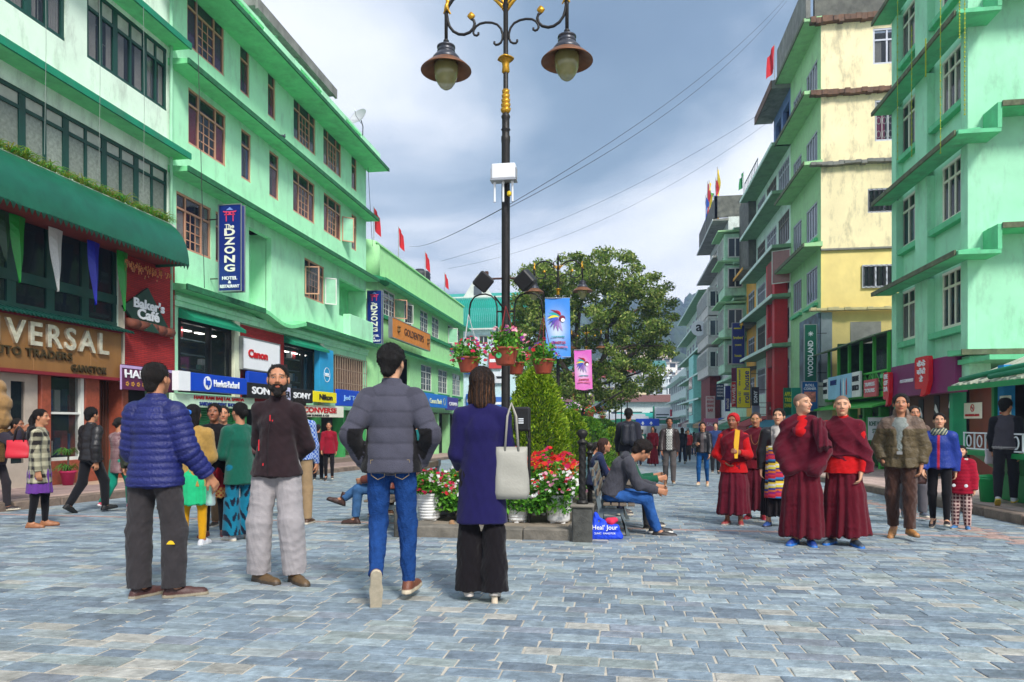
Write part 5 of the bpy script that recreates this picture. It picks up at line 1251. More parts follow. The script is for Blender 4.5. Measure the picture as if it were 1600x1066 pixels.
o,w_,h=sign('cafe_sign','purple coffee shop board with two red speech bubble panels on the green building',A1,1392,1493,2.0,2.98,.35,purp,th=.3,cat='sign')
bub=[(-.42,.0),(.30,.0),(.30,.62),(-.42,.62)]
def bubble(o,cx,cz,w2,h2,y):
    pts=[];
    for (x,z,a0) in ((w2-.1,h2-.1,0),(-w2+.1,h2-.1,90),(-w2+.1,-h2+.1,180)):
        for k in range(5): a=rad(a0+k*22.5); pts.append((cx+x+.1*math.cos(a),cz+z+.1*math.sin(a)))
    pts+=[(cx+w2*.0,cz-h2),(cx-w2*.25,cz-h2-.22),(cx+w2*.55,cz-h2-.16),(cx+w2,cz-h2+.2)]
    part('bubble',MB().prism(pts,y-.12,y,'y'),redb,o)
bubble(o,w_*.10,.62,.47,.46,-.01); bubble(o,-w_*.5-.05,.38,.26,.44,-.01)
for i,s_ in enumerate(('कैफे','कॉफी','डे')): text(o,s_,white_p,w_*.10-(.28 if i < 2 else .12),w_*.10+(.28 if i < 2 else .12),.80-i*.22,.98-i*.22,-.13,bold=.02)
for i,s_ in enumerate(('CAFE','COF','DA')): text(o,s_,white_p,-w_*.5-.2,-w_*.5+.1,.60-i*.2,.76-i*.2,-.13,bold=.02)
text(o,'A LOT CAN HAPPEN',white_p,-w_*.32,-w_*.10,.42,.52,-.004)
# ---- tall yellow and green building
Y2=Face('yellow_green_building','tall weathered building, yellow end wall and leaf green street front','building',(RX,39.6,0),rad(-90))
l2=39.6-33.8; leafg=S('leaf_green_plaster',160,208,152,rough=.85,var=.08,dirt=.25,bump=.1)
yel=S('weathered_yellow_plaster',240,216,140,rough=.9,var=.12,scale=.8,dirt=.10,bump=.2,bscale=8)
yel2=S('faded_yellow_plaster',244,228,184,rough=.95,var=.10,scale=.6,dirt=.5,bump=.25,bscale=6)
lev=[6.3,9.2,12.9,16.1,19.4]; top2=21.2
gwin=[]
for z in (6.9,9.9,13.2,16.5): gwin+=[(.55,2.3,z,z+1.6),(3.2,5.2,z,z+1.6)]
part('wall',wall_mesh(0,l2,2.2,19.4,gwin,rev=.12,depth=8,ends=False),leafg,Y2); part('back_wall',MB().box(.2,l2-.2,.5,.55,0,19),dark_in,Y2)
for a,b,c,d in gwin: window(Y2,(a+b)/2,c,b-a,d-c,lilacw,cols=(1,1,1,1),trans=0,fw=.07,glass=glass_far,join=True); part('sill',MB().box(a-.1,b+.1,-.16,0,c-.3,c-.16),seau,Y2)
for z in lev[1:]: ledge(Y2,-.1,l2+.2,z,.8,leafg,th=.15,lip=moss)
part('roof_parapet',MB().box(0,l2+.2,-.7,-.5,19.5,top2),conc,Y2)
ye=Face(parent=Y2,loc=(RX,33.8,0),rz=0)
yw=[(ye.x(1358),ye.x(1392)+.6,6.9+.25,8.4),(ye.x(1363),ye.x(1393)+.6,10.6,12.0),(ye.x(1368)+.0,ye.x(1398)+.6,13.8,15.4),(ye.x(1363),ye.x(1394)+.6,17.2,19.0)]
yw[0]=(ye.x(1348),ye.x(1392)+.4,ye.z(1348,450),ye.z(1348,414)); yw[1]=(ye.x(1356),ye.x(1393)+.4,ye.z(1356,333),ye.z(1356,295))
yw[2]=(ye.x(1367),ye.x(1393)+.4,ye.z(1367,221),ye.z(1367,157)); yw[3]=(ye.x(1364),ye.x(1397)+.3,ye.z(1364,101),ye.z(1364,45))
part('end_wall',wall_mesh(0,9,-1,9.1,[yw[0]],rev=.18,y=.12,ends=False),yel,ye); part('end_wall',wall_mesh(0,9,9.1,19.4,yw[1:],rev=.18,ends=False),yel2,ye)
part('overhang_underside',MB().box(0,9,-.0,.14,9.02,9.1),conc,ye)
part('back_wall',MB().box(.2,8.5,.6,.65,5,19),dark_in,ye)
for i,(a,b,c,d) in enumerate(yw):
    window(ye,(a+b)/2,c,b-a,d-c,lilacw,cols=(1,1,1) if i==0 else (1,1),trans=0 if i < 2 else .3,fw=.08,y=.0,glass=glass_m,curtain=[None,None,S('pink_curtain',190,30,110),cur[3]][i])
    mb=MB(); n=int((b-a)/.22)
    for k in range(n+1):
        x=a+.05+(b-a-.1)*k/n; mb.box(x-.01,x+.01,.0,.02,c+.05,d-.05)
        if k < n and i < 3:
            for q in range(3): zc=c+(d-c)*(q+.5)/3; mb.tube([(x+.11+.09*math.cos(t_),.01,zc+.16*math.sin(t_)) for t_ in np.linspace(0,2*PI,9)],.009,4,cap=False)
    if i < 3: part('window_grille',mb,S('dark_grille',60,60,62,metal=.5) if i < 2 else gm,ye,kind='stuff')
for z,t_,mm in ((6.3,.12,S('cream_string_course',214,200,150,dirt=.4)),(12.9,.14,conc),(16.1,.2,S('rusty_concrete',104,74,54,var=.5,scale=3,dirt=.4)),(19.4,.25,MC['rusty_concrete'])):
    mb=MB(); n=40
    for i in range(n):
        x=-.5+9.6*i/n; mb.bevbox(x,x+9.6/n+.0,-.28+R.uniform(-.03,.03),.05,z-t_/2+R.uniform(-.04,.02) if mm != MC['cream_string_course'] else z-t_/2,z+t_/2+R.uniform(-.02,.04),.01)
    part('string_course',mb,mm,ye)
part('roof_parapet',MB().box(-.3,9,-.1,.15,19.5,top2+.4),S('black_stained_concrete',92,92,84,var=.5,scale=2.5,dirt=.7,bump=.2),ye)
part('cement_patch',MB().box(ye.x(1330),ye.x(1378),.1,.125,4.4,5.75),S('raw_cement',150,148,142,var=.2),ye)
part('lower_cladding',MB().box(0,ye.x(1300)-0,-.02,.12,1.4,6.2),S('steel_cladding',150,158,168,metal=.4,rough=.4),ye)
part('billboard',MB().box(l2-3.4,l2,-.12,-.02,2.4,6.2),mat('art_billboard',lin((80,100,116)),var=.9,scale=1.2,rough=.5),Y2)
# ---- pale glazed building with the red frame
P3=Face('pale_glazed_building','pale mint building with long glazed floors and green ledges','building',(RX,49.3,0),rad(-90))
l3=49.3-39.6; palem=S('pale_aqua_plaster',212,236,224,rough=.85,var=.08,dirt=.3)
ev=[5.3,7.95,10.6,13.5,16.1]; H=[]
for z in (3.0,5.75,8.4,11.1,14.0): H+=[(.4,3.0,z,z+1.7),(3.4,6.2,z,z+1.7),(6.7,9.4,z,z+1.7)]
part('wall',wall_mesh(0,l3,1.5,16.2,H,rev=.1,depth=8),palem,P3); part('back_wall',MB().box(.2,l3-.2,.5,.55,-1,17),dark_in,P3)
for i,(a,b,c,d) in enumerate(H): window(P3,(a+b)/2,c,b-a,d-c,[lilacw,S('grey_brown_frame',130,124,116)][i % 2],cols=(1,)*6,trans=.25,fw=.07,glass=glass_far,join=True,curtain=cur[3] if i % 2 else None)
for z in ev: ledge(P3,-.3,l3+.1,z,1.0,S('grey_green_underside',120,160,122,dirt=.4),th=.16,lip=palem)
part('upper_storey',wall_mesh(5.5,l3+.0,16.3,19.6,[(6,7.4,17,18.6),(7.9,9.4,17,18.6)],depth=5),S('steel_blue_plaster',92,120,168,dirt=.5),P3)
ledge(P3,5,l3,19.2,1.0,conc,th=.5,lip=MC['rusty_concrete']); part('terrace_rail',(lambda m: ([m.box(.2+i*.5,.23+i*.5,-.8,-.77,16.3,17.2) for i in range(10)],m.box(.2,4.8,-.8,-.76,17.18,17.24),m)[2])(MB()),conc,P3)
redf=S('red_facade_paint',200,34,36,rough=.6,var=.12,dirt=.2); rx0,rx1=P3.x(1197,.7),P3.x(1231,.0)
fz=(-.2,10.2)
part('red_frame',MB().bevbox(rx0,rx0+.4,-.7,0,*fz,.02).bevbox(rx1-.6,rx1,-.7,0,*fz,.02),redf,P3)
for a,b in ((8.3,10.2),(4.3,6.0),(-.2,1.6)):
    n=7
    for i in range(n): part('facade_panel',MB().bevbox(rx0+.4+(rx1-1-rx0)*i/n+.01,rx0+.4+(rx1-1-rx0)*(i+1)/n-.01,-.72,-.3,a,b,.015),S('red_brown_panel',150,62,52,dirt=.3),P3)
part('red_slat',(lambda m: ([m.box(rx0+.6+i*.42,rx0+.7+i*.42,-.55,-.4,1.6,8.3) for i in range(int((rx1-rx0-1.2)/.42))],m)[1])(MB()),redf,P3)
sash(P3,P3.x(1236),8.7,1.0,1.8,-120,whf,g=S('pinkish_glass',150,100,96,rough=.2))
# ---- stepped pale green building with bays
def block(name,label,Yfar,Ynear,zt,evs,wallm,under,wins,style=0,X=RX,nb=2,dep=8,z0=-3,rz=-90,fr=None,proj=.9):
    F_=Face(name,label,'building',(X,Yfar,0),rad(rz)); L=abs(Yfar-Ynear); H=[]
    zs=[z for z in wins]; nW=nb
    for z in zs:
        for i in range(nW): a=L*(i+.18)/nW; b=L*(i+.82)/nW; H.append((a,b,z,z+1.5))
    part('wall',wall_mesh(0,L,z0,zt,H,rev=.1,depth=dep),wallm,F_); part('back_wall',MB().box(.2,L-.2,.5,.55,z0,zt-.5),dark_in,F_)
    for a,b,c,d in H: window(F_,(a+b)/2,c,b-a,d-c,fr or lilacw,cols=(1,)*max(2,int((b-a)/.7)),trans=.25,fw=.08,glass=glass_far,join=True)
    for z in evs: ledge(F_,-.2,L+.1,z,proj,under,th=.15,lip=wallm)
    return F_
G4=block('stepped_green_building','stepped pale green building with jutting bays behind the blue guest house sign',61.7,53,15.2,[4.5,7.1,10.1,12.7,15.2],S('dusty_green_plaster',176,218,186,dirt=.4),MC['grey_green_underside'],[2.7,5.2,7.9,10.8,13.3],nb=2)
for i,z in enumerate((4.6,7.2,10.2,12.4)): part('bay',MB().bevbox(5.2,8.4,-1.5,0,z+.25,z+2.6,.03),S('dusty_green_plaster',176,218,186,dirt=.4),G4); part('bay_window',MB().box(5.5,8.1,-1.55,-1.49,z+.95,z+2.3),glass_far,G4); part('bay_window',MB().box(8.4,8.45,-1.2,-.3,z+.9,z+2.2),glass_far,G4); part('bay_window_frame',MB().box(8.4,8.5,-1.28,-1.2,z+.85,z+2.25).box(8.4,8.5,-.3,-.22,z+.85,z+2.25).box(8.4,8.5,-.79,-.71,z+.85,z+2.25).box(8.4,8.5,-1.28,-.22,z+2.2,z+2.28).box(8.4,8.5,-1.28,-.22,z+.82,z+.9),whf,G4); part('bay_window_frame',(lambda m: ([m.box(5.5+k*.52-.03,5.5+k*.52+.03,-1.6,-1.5,z+.9,z+2.35) for k in range(6)],m)[1])(MB()),whf,G4); ledge(G4,5.0,8.7,z+2.7,2.0,leafg,th=.1)
G4b=block('ochre_building','narrow ochre building with a stained grey upper wall beside the guest house sign',53,49.3,11.5,[4.8,7.8,11.5],S('ochre_plaster',226,168,60,dirt=.35),conc,[2.8,5.6,8.8],nb=1)
part('stained_upper_wall',MB().box(0,3.7,-.5,3,11.7,16.8),S('black_stained_concrete',92,92,84),G4b)
G5=block('white_tower_building','tall white grey building with prayer flags on the roof',74,61.7,18.6,[18.3,15.2],S('grey_white_plaster',200,204,200,dirt=.5),conc,[16.2,13.0],nb=2,fr=whf,proj=1.3)
part('roof_parapet',MB().box(0,12.3,-1.1,-.9,18.6,20.4).box(12.1,12.3,-1.1,4,18.6,20.4),MC['black_stained_concrete'],G5)
for z in (5.4,8.2,10.8): part('brown_bay',MB().bevbox(.5,9,-1.3,0,z,z+2.5,.03),S('brown_grey_cladding',200,198,190,dirt=.4),G5); part('bay_window',MB().box(.8,8.7,-1.36,-1.29,z+.9,z+2.2),glass_far,G5); part('bay_window',MB().box(9,9.05,-1.1,-.1,z+.8,z+2.1),glass_far,G5); part('bay_window_frame',MB().box(9,9.1,-1.18,-1.08,z+.7,z+2.2).box(9,9.1,-.64,-.56,z+.7,z+2.2).box(9,9.1,-1.18,-.02,z+2.1,z+2.2).box(9,9.1,-1.18,-.02,z+.7,z+.8),whf,G5); part('bay_mullions',(lambda m: ([m.box(.8+k*.8-.05,.8+k*.8+.05,-1.4,-1.3,z+.85,z+2.25) for k in range(11)],m)[1])(MB()),whf,G5)
part('red_void',MB().box(1,8,-1.0,-.1,1.0,5.8),S('dull_red_void',110,34,30,var=.4),G5)
G6=block('far_green_building','far pale green building stepping down the street on the right',100,74,15.2,[1.0,3.6,6.2,8.8,11.6,14.6],palem,MC['grey_green_underside'],[-1.0,1.6,4.2,6.8,9.5,12.4],nb=7,proj=1.2)
part('cyan_bay',MB().bevbox(16,21,-1.2,0,0,8.6,.05),S('cyan_plaster',150,216,206),G6)
for z in (1,3.9): part('bay_window',MB().box(16.6,20.4,-1.26,-1.19,z+1,z+2.3),glass_far,G6)
part('rusty_roof',MB().prism([(0,16.5),(5,16.5),(2.5,19)],20,25,'x'),S('rusty_red_roof',150,72,60,var=.3),G6)
G7=block('distant_white_building','distant pale block past the last ledge on the right',132,101,9,[2,4.5,7.5],S('distant_white_plaster',196,214,210),palem,[.3,3,6],nb=8,z0=-4)
# prayer flags on the tower roof
pf=empty('prayer_flags','cluster of coloured prayer flag banners on a tall pole above the white tower building','flags',(RX-.6,68,18.6))
for i,c in enumerate([(40,90,190),(200,40,50),(230,200,40),(60,150,70),(235,235,235),(220,60,60),(50,110,200),(240,210,50)]):
    x=(i-3.5)*.15; h=3.4+1.2*math.sin(i*1.1)+i*.2; mb=MB(); v=[]; f=[]; n=14
    for k in range(n+1):
        t=k/n; z=.3+h*t; v+=[(x+.05*math.sin(t*13+i),.1*math.sin(t*9+i),z),(x+.22+.08*math.sin(t*17+i),.15*math.cos(t*11+i),z-.1)]
    for k in range(n): f.append((2*k,2*k+1,2*k+3,2*k+2))
    mb.add(v,f); part('flag_strip',mb,S('prayer_%d' % (i % 5),*c),pf); part('pole',MB().tube([(x,0,0),(x,0,h+.5)],.03,5),MC['flag_pole'],pf)
flag('small red flag on the yellow green building roof, highest at the right',(RX+.3,38.9,19.6),3.4,rad(160),1.4)
flag('small red flag on a pole over the steel blue upper storey',(RX+.0,43.6,19.6),4.0,rad(160),1.5)
flag('small green and white flag above the stained grey wall',(RX-.3,52.5,16.8),2.4,rad(160),1.0,S('green_cloth',30,130,70))
# ---- low timber structure in the gap: green balcony over small shops
T=Face('timber_balcony_shops','low bright green timber balcony over small shops in the gap','building',(RX+.6,32.6,0),rad(-90))
lt=32.6-25.5; brg=S('bright_green_paint',70,176,62,rough=.5,var=.15)
part('roof_sheet',MB().prism([(-1.1,4.15),(-1.1,4.20),(3,5.3),(3,5.2)],-.8,lt,'x'),S('mossy_tin_roof',92,112,84,rough=.7,var=.35,scale=3),T)
part('end_wall',MB().box(.2,.3,-.3,2.4,2.28,4.6),S('dim_green_room',42,84,46,var=.4),T); part('room_wall',MB().box(2.6,lt,.35,.42,2.28,4.5),MC['dim_green_room'],T); part('room_window',MB().box(3.1,4.3,.29,.34,2.9,4.0).box(4.8,6.6,.29,.34,2.9,4.0),glass_far,T); part('balcony_floor',MB().box(-.2,lt,-.7,3,2.10,2.28),brg,T); part('back_wall',MB().box(0,lt,2.4,2.5,-1,5),S('dim_green_room',42,84,46,var=.4),T)
for i in range(6): x=i*lt/5*.98; part('post',MB().box(x,x+.1,-.65,-.55,2.28,4.3),brg,T)
part('rail',MB().box(-.1,lt,-.68,-.6,2.95,3.02).box(-.1,lt,-.68,-.6,2.36,2.42),brg,T)
mb=MB()
for i in range(12):
    a,b=i*lt/12,(i+1)*lt/12; mb.tube([(a,-.64,2.4),(b,-.64,2.98)],.018,4).tube([(b,-.64,2.4),(a,-.64,2.98)],.018,4).box(a-.02,a+.02,-.66,-.62,2.4,2.98)
part('lattice',mb,brg,T,kind='stuff')
part('lower_eave',MB().prism([(-1.2,1.70),(-1.2,1.76),(0,2.1),(0,2.0)],-.6,lt+.1,'x'),brg,T)
for i in range(5): x=i*lt/4*.96; part('shop_post',MB().bevbox(x,x+.22,-.3,.0,-.9,1.75,.01),brg,T)
part('shop_front',MB().box(0,lt,.7,.75,-.9,2),S('shop_green_dim',56,110,60,var=.6,scale=2),T)
part('open_door',MB().bevbox(2.9,4.0,-.45,-.38,-.85,1.35,.01),S('light_green_door',70,190,90),T)
mb=MB()
for i in range(60): x=R.uniform(.2,lt-.3); z=-.2+R.randrange(5)*.38; mb.box(x,x+.16,.5,.68,z,z+R.uniform(.12,.3))
part('shelf_goods',mb,mat('mixed_goods',lin((120,110,120)),var=.9,scale=6),T,kind='stuff')
for a,b,z0,z1,c,tx_,lab in ((0.1,.8,2.2,3.05,(226,228,224),'LIFELINE MEDICO','white board lettered in black at the far end of the green balcony'),(.85,3.9,2.15,3.1,(150,200,226),'INDULEY','pale blue advert board with bottles on the green balcony'),(3.95,4.9,2.15,3.1,(230,230,226),'LIFELINE MEDICO','white pharmacy board next to the pale blue advert'),(5.3,6.6,2.1,2.72,(200,92,96),'TRAVELS TOURS','faded red board on the green balcony nearest the coffee sign')):
    o=empty('shop_sign',lab,'sign'); o.matrix_basis=T.M @ Matrix.Translation((a,-.86,z0)); W[o.name]=o.matrix_basis.copy(); w_=b-a
    part('board',MB().bevbox(0,w_,0,.08,0,z1-z0,.01),S('board_%d_%d' % (c[0],c[1]),*c,var=.12,scale=1.5),o)
    ws=tx_.split(); hh=(z1-z0)
    for i,s_ in enumerate(ws): text(o,s_,black_p if c[0] > 210 else (navy_p if c[0] < 160 else white_p),w_*.12,w_*(.88 if c[0] > 160 else .4),hh*(.62-i*.36),hh*(.84-i*.36),-.002,bold=.01)
    if c[0]==150:
        for k in range(3): part('bottle_print',MB().prism([(w_*(.55+k*.12),.12),(w_*(.55+k*.12)+.14,.12),(w_*(.55+k*.12)+.14,.6),(w_*(.55+k*.12)+.07,.8),(w_*(.55+k*.12),.6)],-.01,-.002,'y'),[navy_p,white_p,red_p][k],o)
o=blade('pharmacy_sign','white pharmacy board with green edge beside the open green shop door',at(1372,688,24.6),0,.70,.80,white_p,frame=S('leaf_green_paint',60,160,84),arms=False,th=.06)
text(o,'ROHIT MEDICAL',green_p,-.31,.31,.5,.66,-.03,bold=.015); text(o,'STORES',green_p,-.2,.2,.25,.4,-.03,bold=.015)
# ---- street kiosk at the right edge
K_=Face('street_kiosk','green kiosk with a corrugated tin roof and white scroll railing','kiosk',(6.55,13.9,0),rad(-90))
kg=S('kiosk_green',28,140,76,rough=.5,var=.15); kz=gz(13)+.14
mb=MB()
for i in range(18): mb.prism([(-.45,1.85),(.9,2.42),(.9,2.46),(-.45,1.89+.02*(i % 2))],-.35+i*.2,-.35+i*.2+.12,'x').prism([(-.45,1.83),(.9,2.40),(.9,2.42),(-.45,1.85)],-.35+i*.2+.12,-.15+i*.2,'x')
part('tin_roof',mb,S('pale_tin',176,180,160,rough=.6,var=.35,scale=2,dirt=.5),K_); part('roof_edge',MB().box(-.4,3.4,-.49,-.44,1.78,1.87),kg,K_)
part('folded_tarpaulin',MB().tube([(-.2,-.35,1.98),(1.0,-.05,2.12),(2.2,.05,2.17),(3.3,.2,2.22)],.05,6).tube([(.9,-.38,1.97),(2.0,-.3,2.02),(3.3,-.25,2.04)],.05,6),S('green_tarpaulin',20,130,90),K_,True)
part('counter',MB().bevbox(.25,3.2,.1,1.0,kz,.62,.02).prism([(-.35,.62),(.1,.3),(.1,.62)],.25,3.2,'x').box(-.1,3.3,-.4,1.1,.62,.70),kg,K_)
for x in (.15,2.9): part('post',MB().box(x,x+.09,.0,.09,.7,2.0),kg,K_)
part('blue_post',MB().box(.32,.52,.02,.2,.7,2.2),S('kiosk_blue',30,140,200),K_)
mb=MB().box(-.05,2.2,-.38,-.36,.72,.745).box(-.05,2.2,-.38,-.36,1.0,1.025)
for i in range(6): mb.tube([(.15+i*.38+.08*math.cos(t_),-.37,.87+.10*math.sin(t_)) for t_ in np.linspace(0,2*PI,13)],.012,5,cap=False).box(-.04+i*.38,-.02+i*.38,-.38,-.36,.72,1.02)
part('scroll_rail',mb,white_p,K_,kind='stuff'); part('kiosk_back',MB().box(.2,3.2,.95,1.0,.6,2.3),S('kiosk_dark',56,58,52,var=.7,scale=6),K_)
mb=MB()
for i in range(40): x=R.uniform(.5,3); z=R.choice((.75,1.05,1.35,1.65)); mb.bevbox(x,x+.1,.7,.85,z,z+R.uniform(.08,.2),.005)
part('goods',mb,mat('mixed_goods',(1,1,1)),K_,kind='stuff')
o,w_,h=sign('no_smoking_sign','small white no smoking plate hanging on the kiosk blue post',K_,1562,1579,1.28,1.66,.0,cream_p,th=.012); nosmoke(o,0,.24,.08,-.012); text(o,'NO SMOKING',red_p,-w_*.38,w_*.38,.06,.10,-.002)
o=empty('dustbin','small bright green plastic bin in front of the kiosk counter','bin',(6.25,13.2,gz(13.2)+.14)); part('bin_body',MB().lathe([(.13,0),(.16,.38),(.175,.39),(.175,.42),(.15,.42),(.14,.36)],18),S('bin_green',30,170,90,rough=.35),o,True); part('lid',MB().lathe([(.175,.42),(.15,.46),(.001,.48)],18),S('bin_green',30,170,90),o,True)
# ---- signs down the right side
def rsign(lab,px0,px1,py0,py1,Yp,m,lines,tm,frame=None,vertical=False,name='shop_sign',th=.12,bold=.02,band=None):
    a,b=(px0-800)/FP,(px1-800)/FP; Xa=Yp*(a*CT-ST)/(CT+a*ST); Xb=Yp*(b*CT-ST)/(CT+b*ST); dp=-((Xa+Xb)/2)*ST+Yp*CT
    z0,z1=CH+(660-py1)*dp/FP,CH+(660-py0)*dp/FP; w_=Xb-Xa; h=z1-z0
    o=blade(name,lab,((Xa+Xb)/2,Yp,z0),0,w_,h,m,frame=frame,th=th,armdir=1)
    for (s,x0,x1,y0,y1,*r) in lines: text(o,s,r[1] if len(r) > 1 else tm,(x0-.5)*w_,(x1-.5)*w_,y0*h,y1*h,-th/2,bold=bold,rot=(r[0] if r else 0))
    return o,w_,h
o,w_,h=rsign('tall dark green shop sign with sideways white capitals on the yellow building corner',1257,1275,508,596,33.2,S('woodland_green',0,100,74,rough=.4),[('WOODLAND',.25,.72,.08,.72,1)],white_p,frame=alu)
mb=MB()
for k in range(8): a=k*PI/4; mb.box(-.012+math.cos(a)*.09,.012+math.cos(a)*.09,-.074,-.062,h*.84+math.sin(a)*.09-.012,h*.84+math.sin(a)*.09+.012).tube([(0,-.068,h*.84),(math.cos(a)*.11,-.068,h*.84+math.sin(a)*.11)],.014,4)
part('tree_emblem',mb,white_p,o)
o,w_,h=rsign('blue roll stall sign with a food picture under the dark green sign',1253,1277,597,642,32.8,S('roll_blue',20,90,150),[('ROLL',.2,.8,.84,.93),('CORNER',.1,.9,.72,.81)],white_p,frame=alu); part('food_picture',MB().bevbox(-w_*.38,w_*.38,-.075,-.05,h*.3,h*.66,.01),mat('food_print',lin((200,120,100)),var=.8,scale=8),o)
rsign('deep blue guest house sign with yellow arrow and three words',1144,1163,505,568,50,navy_p,[("brothers'",.1,.9,.60,.68),('guest',.2,.75,.42,.48),('house',.2,.75,.16,.23)],yell_p,frame=alu)
o=[q for q in bpy.data.objects if q.name.startswith('shop_sign') and q.get('label','').startswith('deep blue guest')][0]
part('arrow',MB().box(-.3,.22,-.08,-.06,2.35,2.43).box(.14,.22,-.08,-.06,2.35,2.62).prism([(.06,2.6),(.30,2.6),(.18,2.76)],-.08,-.06,'y'),yell_p,o)
rsign('bright yellow roll house sign with big sideways lettering',1151,1172,575,637,44,yell_p,[('roll house',.5,.92,.12,.92,1),('Cafe 101',.12,.3,.1,.4,1),('the original',.12,.3,.55,.95,1)],navy_p,frame=navy_p)
rsign('small black electronics blade sign right of the yellow roll house sign',1174,1186,605,634,42,black_p,[('SONY',.3,.75,.15,.8,1)],white_p)
rsign('dark slate multi line board left of the yellow roll house sign',1119,1131,600,625,52,S('slate_board',40,60,90),[('HOTEL BAR',.1,.9,.8,.92),('LODGING',.1,.9,.6,.72),('FOODING',.1,.9,.4,.52),('PARKING',.1,.9,.2,.32)],white_p)
rsign('narrow navy blade sign with ring, left of the yellow roll house sign',1133,1141,603,643,48,navy_p,[('PANTAGE',.25,.75,.1,.5,1)],cream_p)
rsign('narrow red blade sign with sideways lettering against the yellow one',1143,1150,597,636,46,red_p,[('TRAVELS',.2,.8,.1,.9,1)],white_p)
rsign('white board with red headline lines at the far right shops',1103,1117,619,654,56,S('white_red_board',224,200,200),[('HOTEL',.1,.9,.88,.96),('RESTAURANT',.1,.9,.7,.8),('DINING',.1,.9,.52,.62),('BAR',.2,.8,.3,.44)],red_p)
rsign('blue square board low at the far right shops',1092,1102,662,675,58,blue_p,[],white_p)
rsign('pink board among the far right shops',1100,1122,654,674,50,S('pink_board',214,130,160),[('SALE',.2,.8,.4,.7)],white_p)
rsign('green shop board lettered in yellow behind the young monk',1224,1239,606,650,39.5,green_p,[('APPLE',.1,.9,.7,.85),('TREE',.1,.9,.5,.64),('DHABA',.1,.9,.3,.44)],yell_p)
rsign('sea green board with white letters behind the young monk head',1237,1256,606,650,36,S('sea_green_board',30,150,120),[('WO',.2,.7,.3,.6)],white_p)
rsign('dull red board at the foot of the red facade',1199,1216,628,660,42,S('dull_red_board',140,66,60),[('HOTEL',.2,.8,.6,.75)],cream_p)
rsign('small maroon board beside the narrow red sign',1143,1150,575,596,49,S('maroon_board',120,40,70),[],white_p)
rsign('pale wall sheet at the foot of the yellow building',1277,1300,598,668,33.0,S('pale_sheet',214,214,200,dirt=.4),[],white_p)
rsign('grey and blue board under the small black blade sign',1175,1187,634,650,42.5,S('grey_blue_board',150,160,180),[],white_p)
o=empty('round_sign','round white sign with a dark curl mark high above the far right shops','sign',at(1092,513,66)); part('disc',MB().lathe([(.72,-.06),(.72,.06)],28).xf(Matrix.Rotation(rad(90),4,'X')),white_p,o); text(o,'a',black_p,-.28,.28,-.3,.34,-.06,bold=.02); part('bracket',MB().tube([(.9,0,-.2),(2.4,.0,-.6)],.05,6),alu,o)
# awnings and clutter low on the far right
for i in range(9):
    y=40+i*6.5; c=[(30,120,140),(170,60,60),(60,130,90),(190,190,180),(40,80,150),(150,120,80),(60,120,110),(170,160,150),(100,60,60)][i]
    o=empty('shop_awning','%s awning over a shop on the right, number %s from the yellow building outward' % (['teal','dull red','green','pale grey','blue','tan','dark teal','beige','maroon'][i],['one','two','three','four','five','six','seven','eight','nine'][i]),'awning',(RX-.1,y,0),rad(-90))
    part('canopy',MB().prism([(-1.5,.9),(-1.5,.96),(0,1.6),(0,1.5)],-2.8,2.8,'x'),S('awning_%d' % i,*c),o); part('valance',MB().box(-2.8,2.8,-1.5,-1.47,.62,.92),S('awning_%d' % i,*c),o)
# ================================================================ far end of the street, hillside town
def farblock(label,px,pyb,w_,h,dist,col,floors,dp=10,roof=None,ang=0,name='hillside_building'):
    p=at(px,pyb,dist); o=empty(name,label,'building',p,rad(ang)); nb=max(2,int(w_/3.2)); fh=h/floors; H=[]
    for f_ in range(floors):
        for i in range(nb): a=-w_/2+w_*(i+.2)/nb; H.append((a,a+w_*.6/nb,fh*f_+fh*.35,fh*f_+fh*.85))
    part('wall',wall_mesh(-w_/2,w_/2,-4,h,H,rev=.3,depth=dp),S('town_%d_%d_%d' % col,*col,var=.08,scale=.2),o)
    mb=MB()
    for a,b,c,d in H: mb.box(a,b,.2,.25,c,d)
    part('windows',mb,glass_far,o,kind='stuff')
    mb=MB()
    for f_ in range(floors): mb.box(-w_/2-.6,w_/2+.6,-.8,0,fh*(f_+1)-.25,fh*(f_+1))
    part('balcony_slabs',mb,S('town_slab',176,176,172),o)
    if roof: part('roof',MB().prism([(-1,h),(dp+1,h),(dp/2,h+w_*.14)],-w_/2-.6,w_/2+.6,'x'),S('town_roof_%d' % roof[0],*roof),o)
    return o
cols=[(226,226,220),(232,216,170),(210,216,222),(228,206,190),(196,206,210),(236,232,226)]
spec=[(948,606,14,10,300),(965,612,18,14,290),(986,604,20,16,310),(1008,606,22,16,300),(998,622,20,12,270),(1022,618,18,13,275),(975,630,20,12,250),(950,632,18,11,245),(1036,612,16,11,290),(930,622,18,12,270),(1006,640,20,11,225),(1032,636,16,10,230),(915,640,18,10,230),(970,645,16,8,215),(895,630,18,12,250),(1050,628,12,10,270)]
word=['cream','pale yellow','grey white','pinkish','bluish grey','bright white']
for i,(px,pb,w_,h,d) in enumerate(spec):
    farblock('%s hillside block %s in the far town' % (word[i % 6],['far left behind branches','left of the tall slab','top of the town left','topmost big slab','centre under the topmost slab','right of centre','lower left row','low left by the trunk','top right corner','left edge seen between leaves','lower middle row','lower right row','beside the tree trunk low','lowest row middle','half hidden behind the tree','rightmost beside the street buildings'][i]),px,pb,w_,h,d,cols[i % 6],max(3,int(h/3)),roof=[None,None,(150,60,50),None,(60,120,110)][i % 5],ang=R.uniform(-25,15))
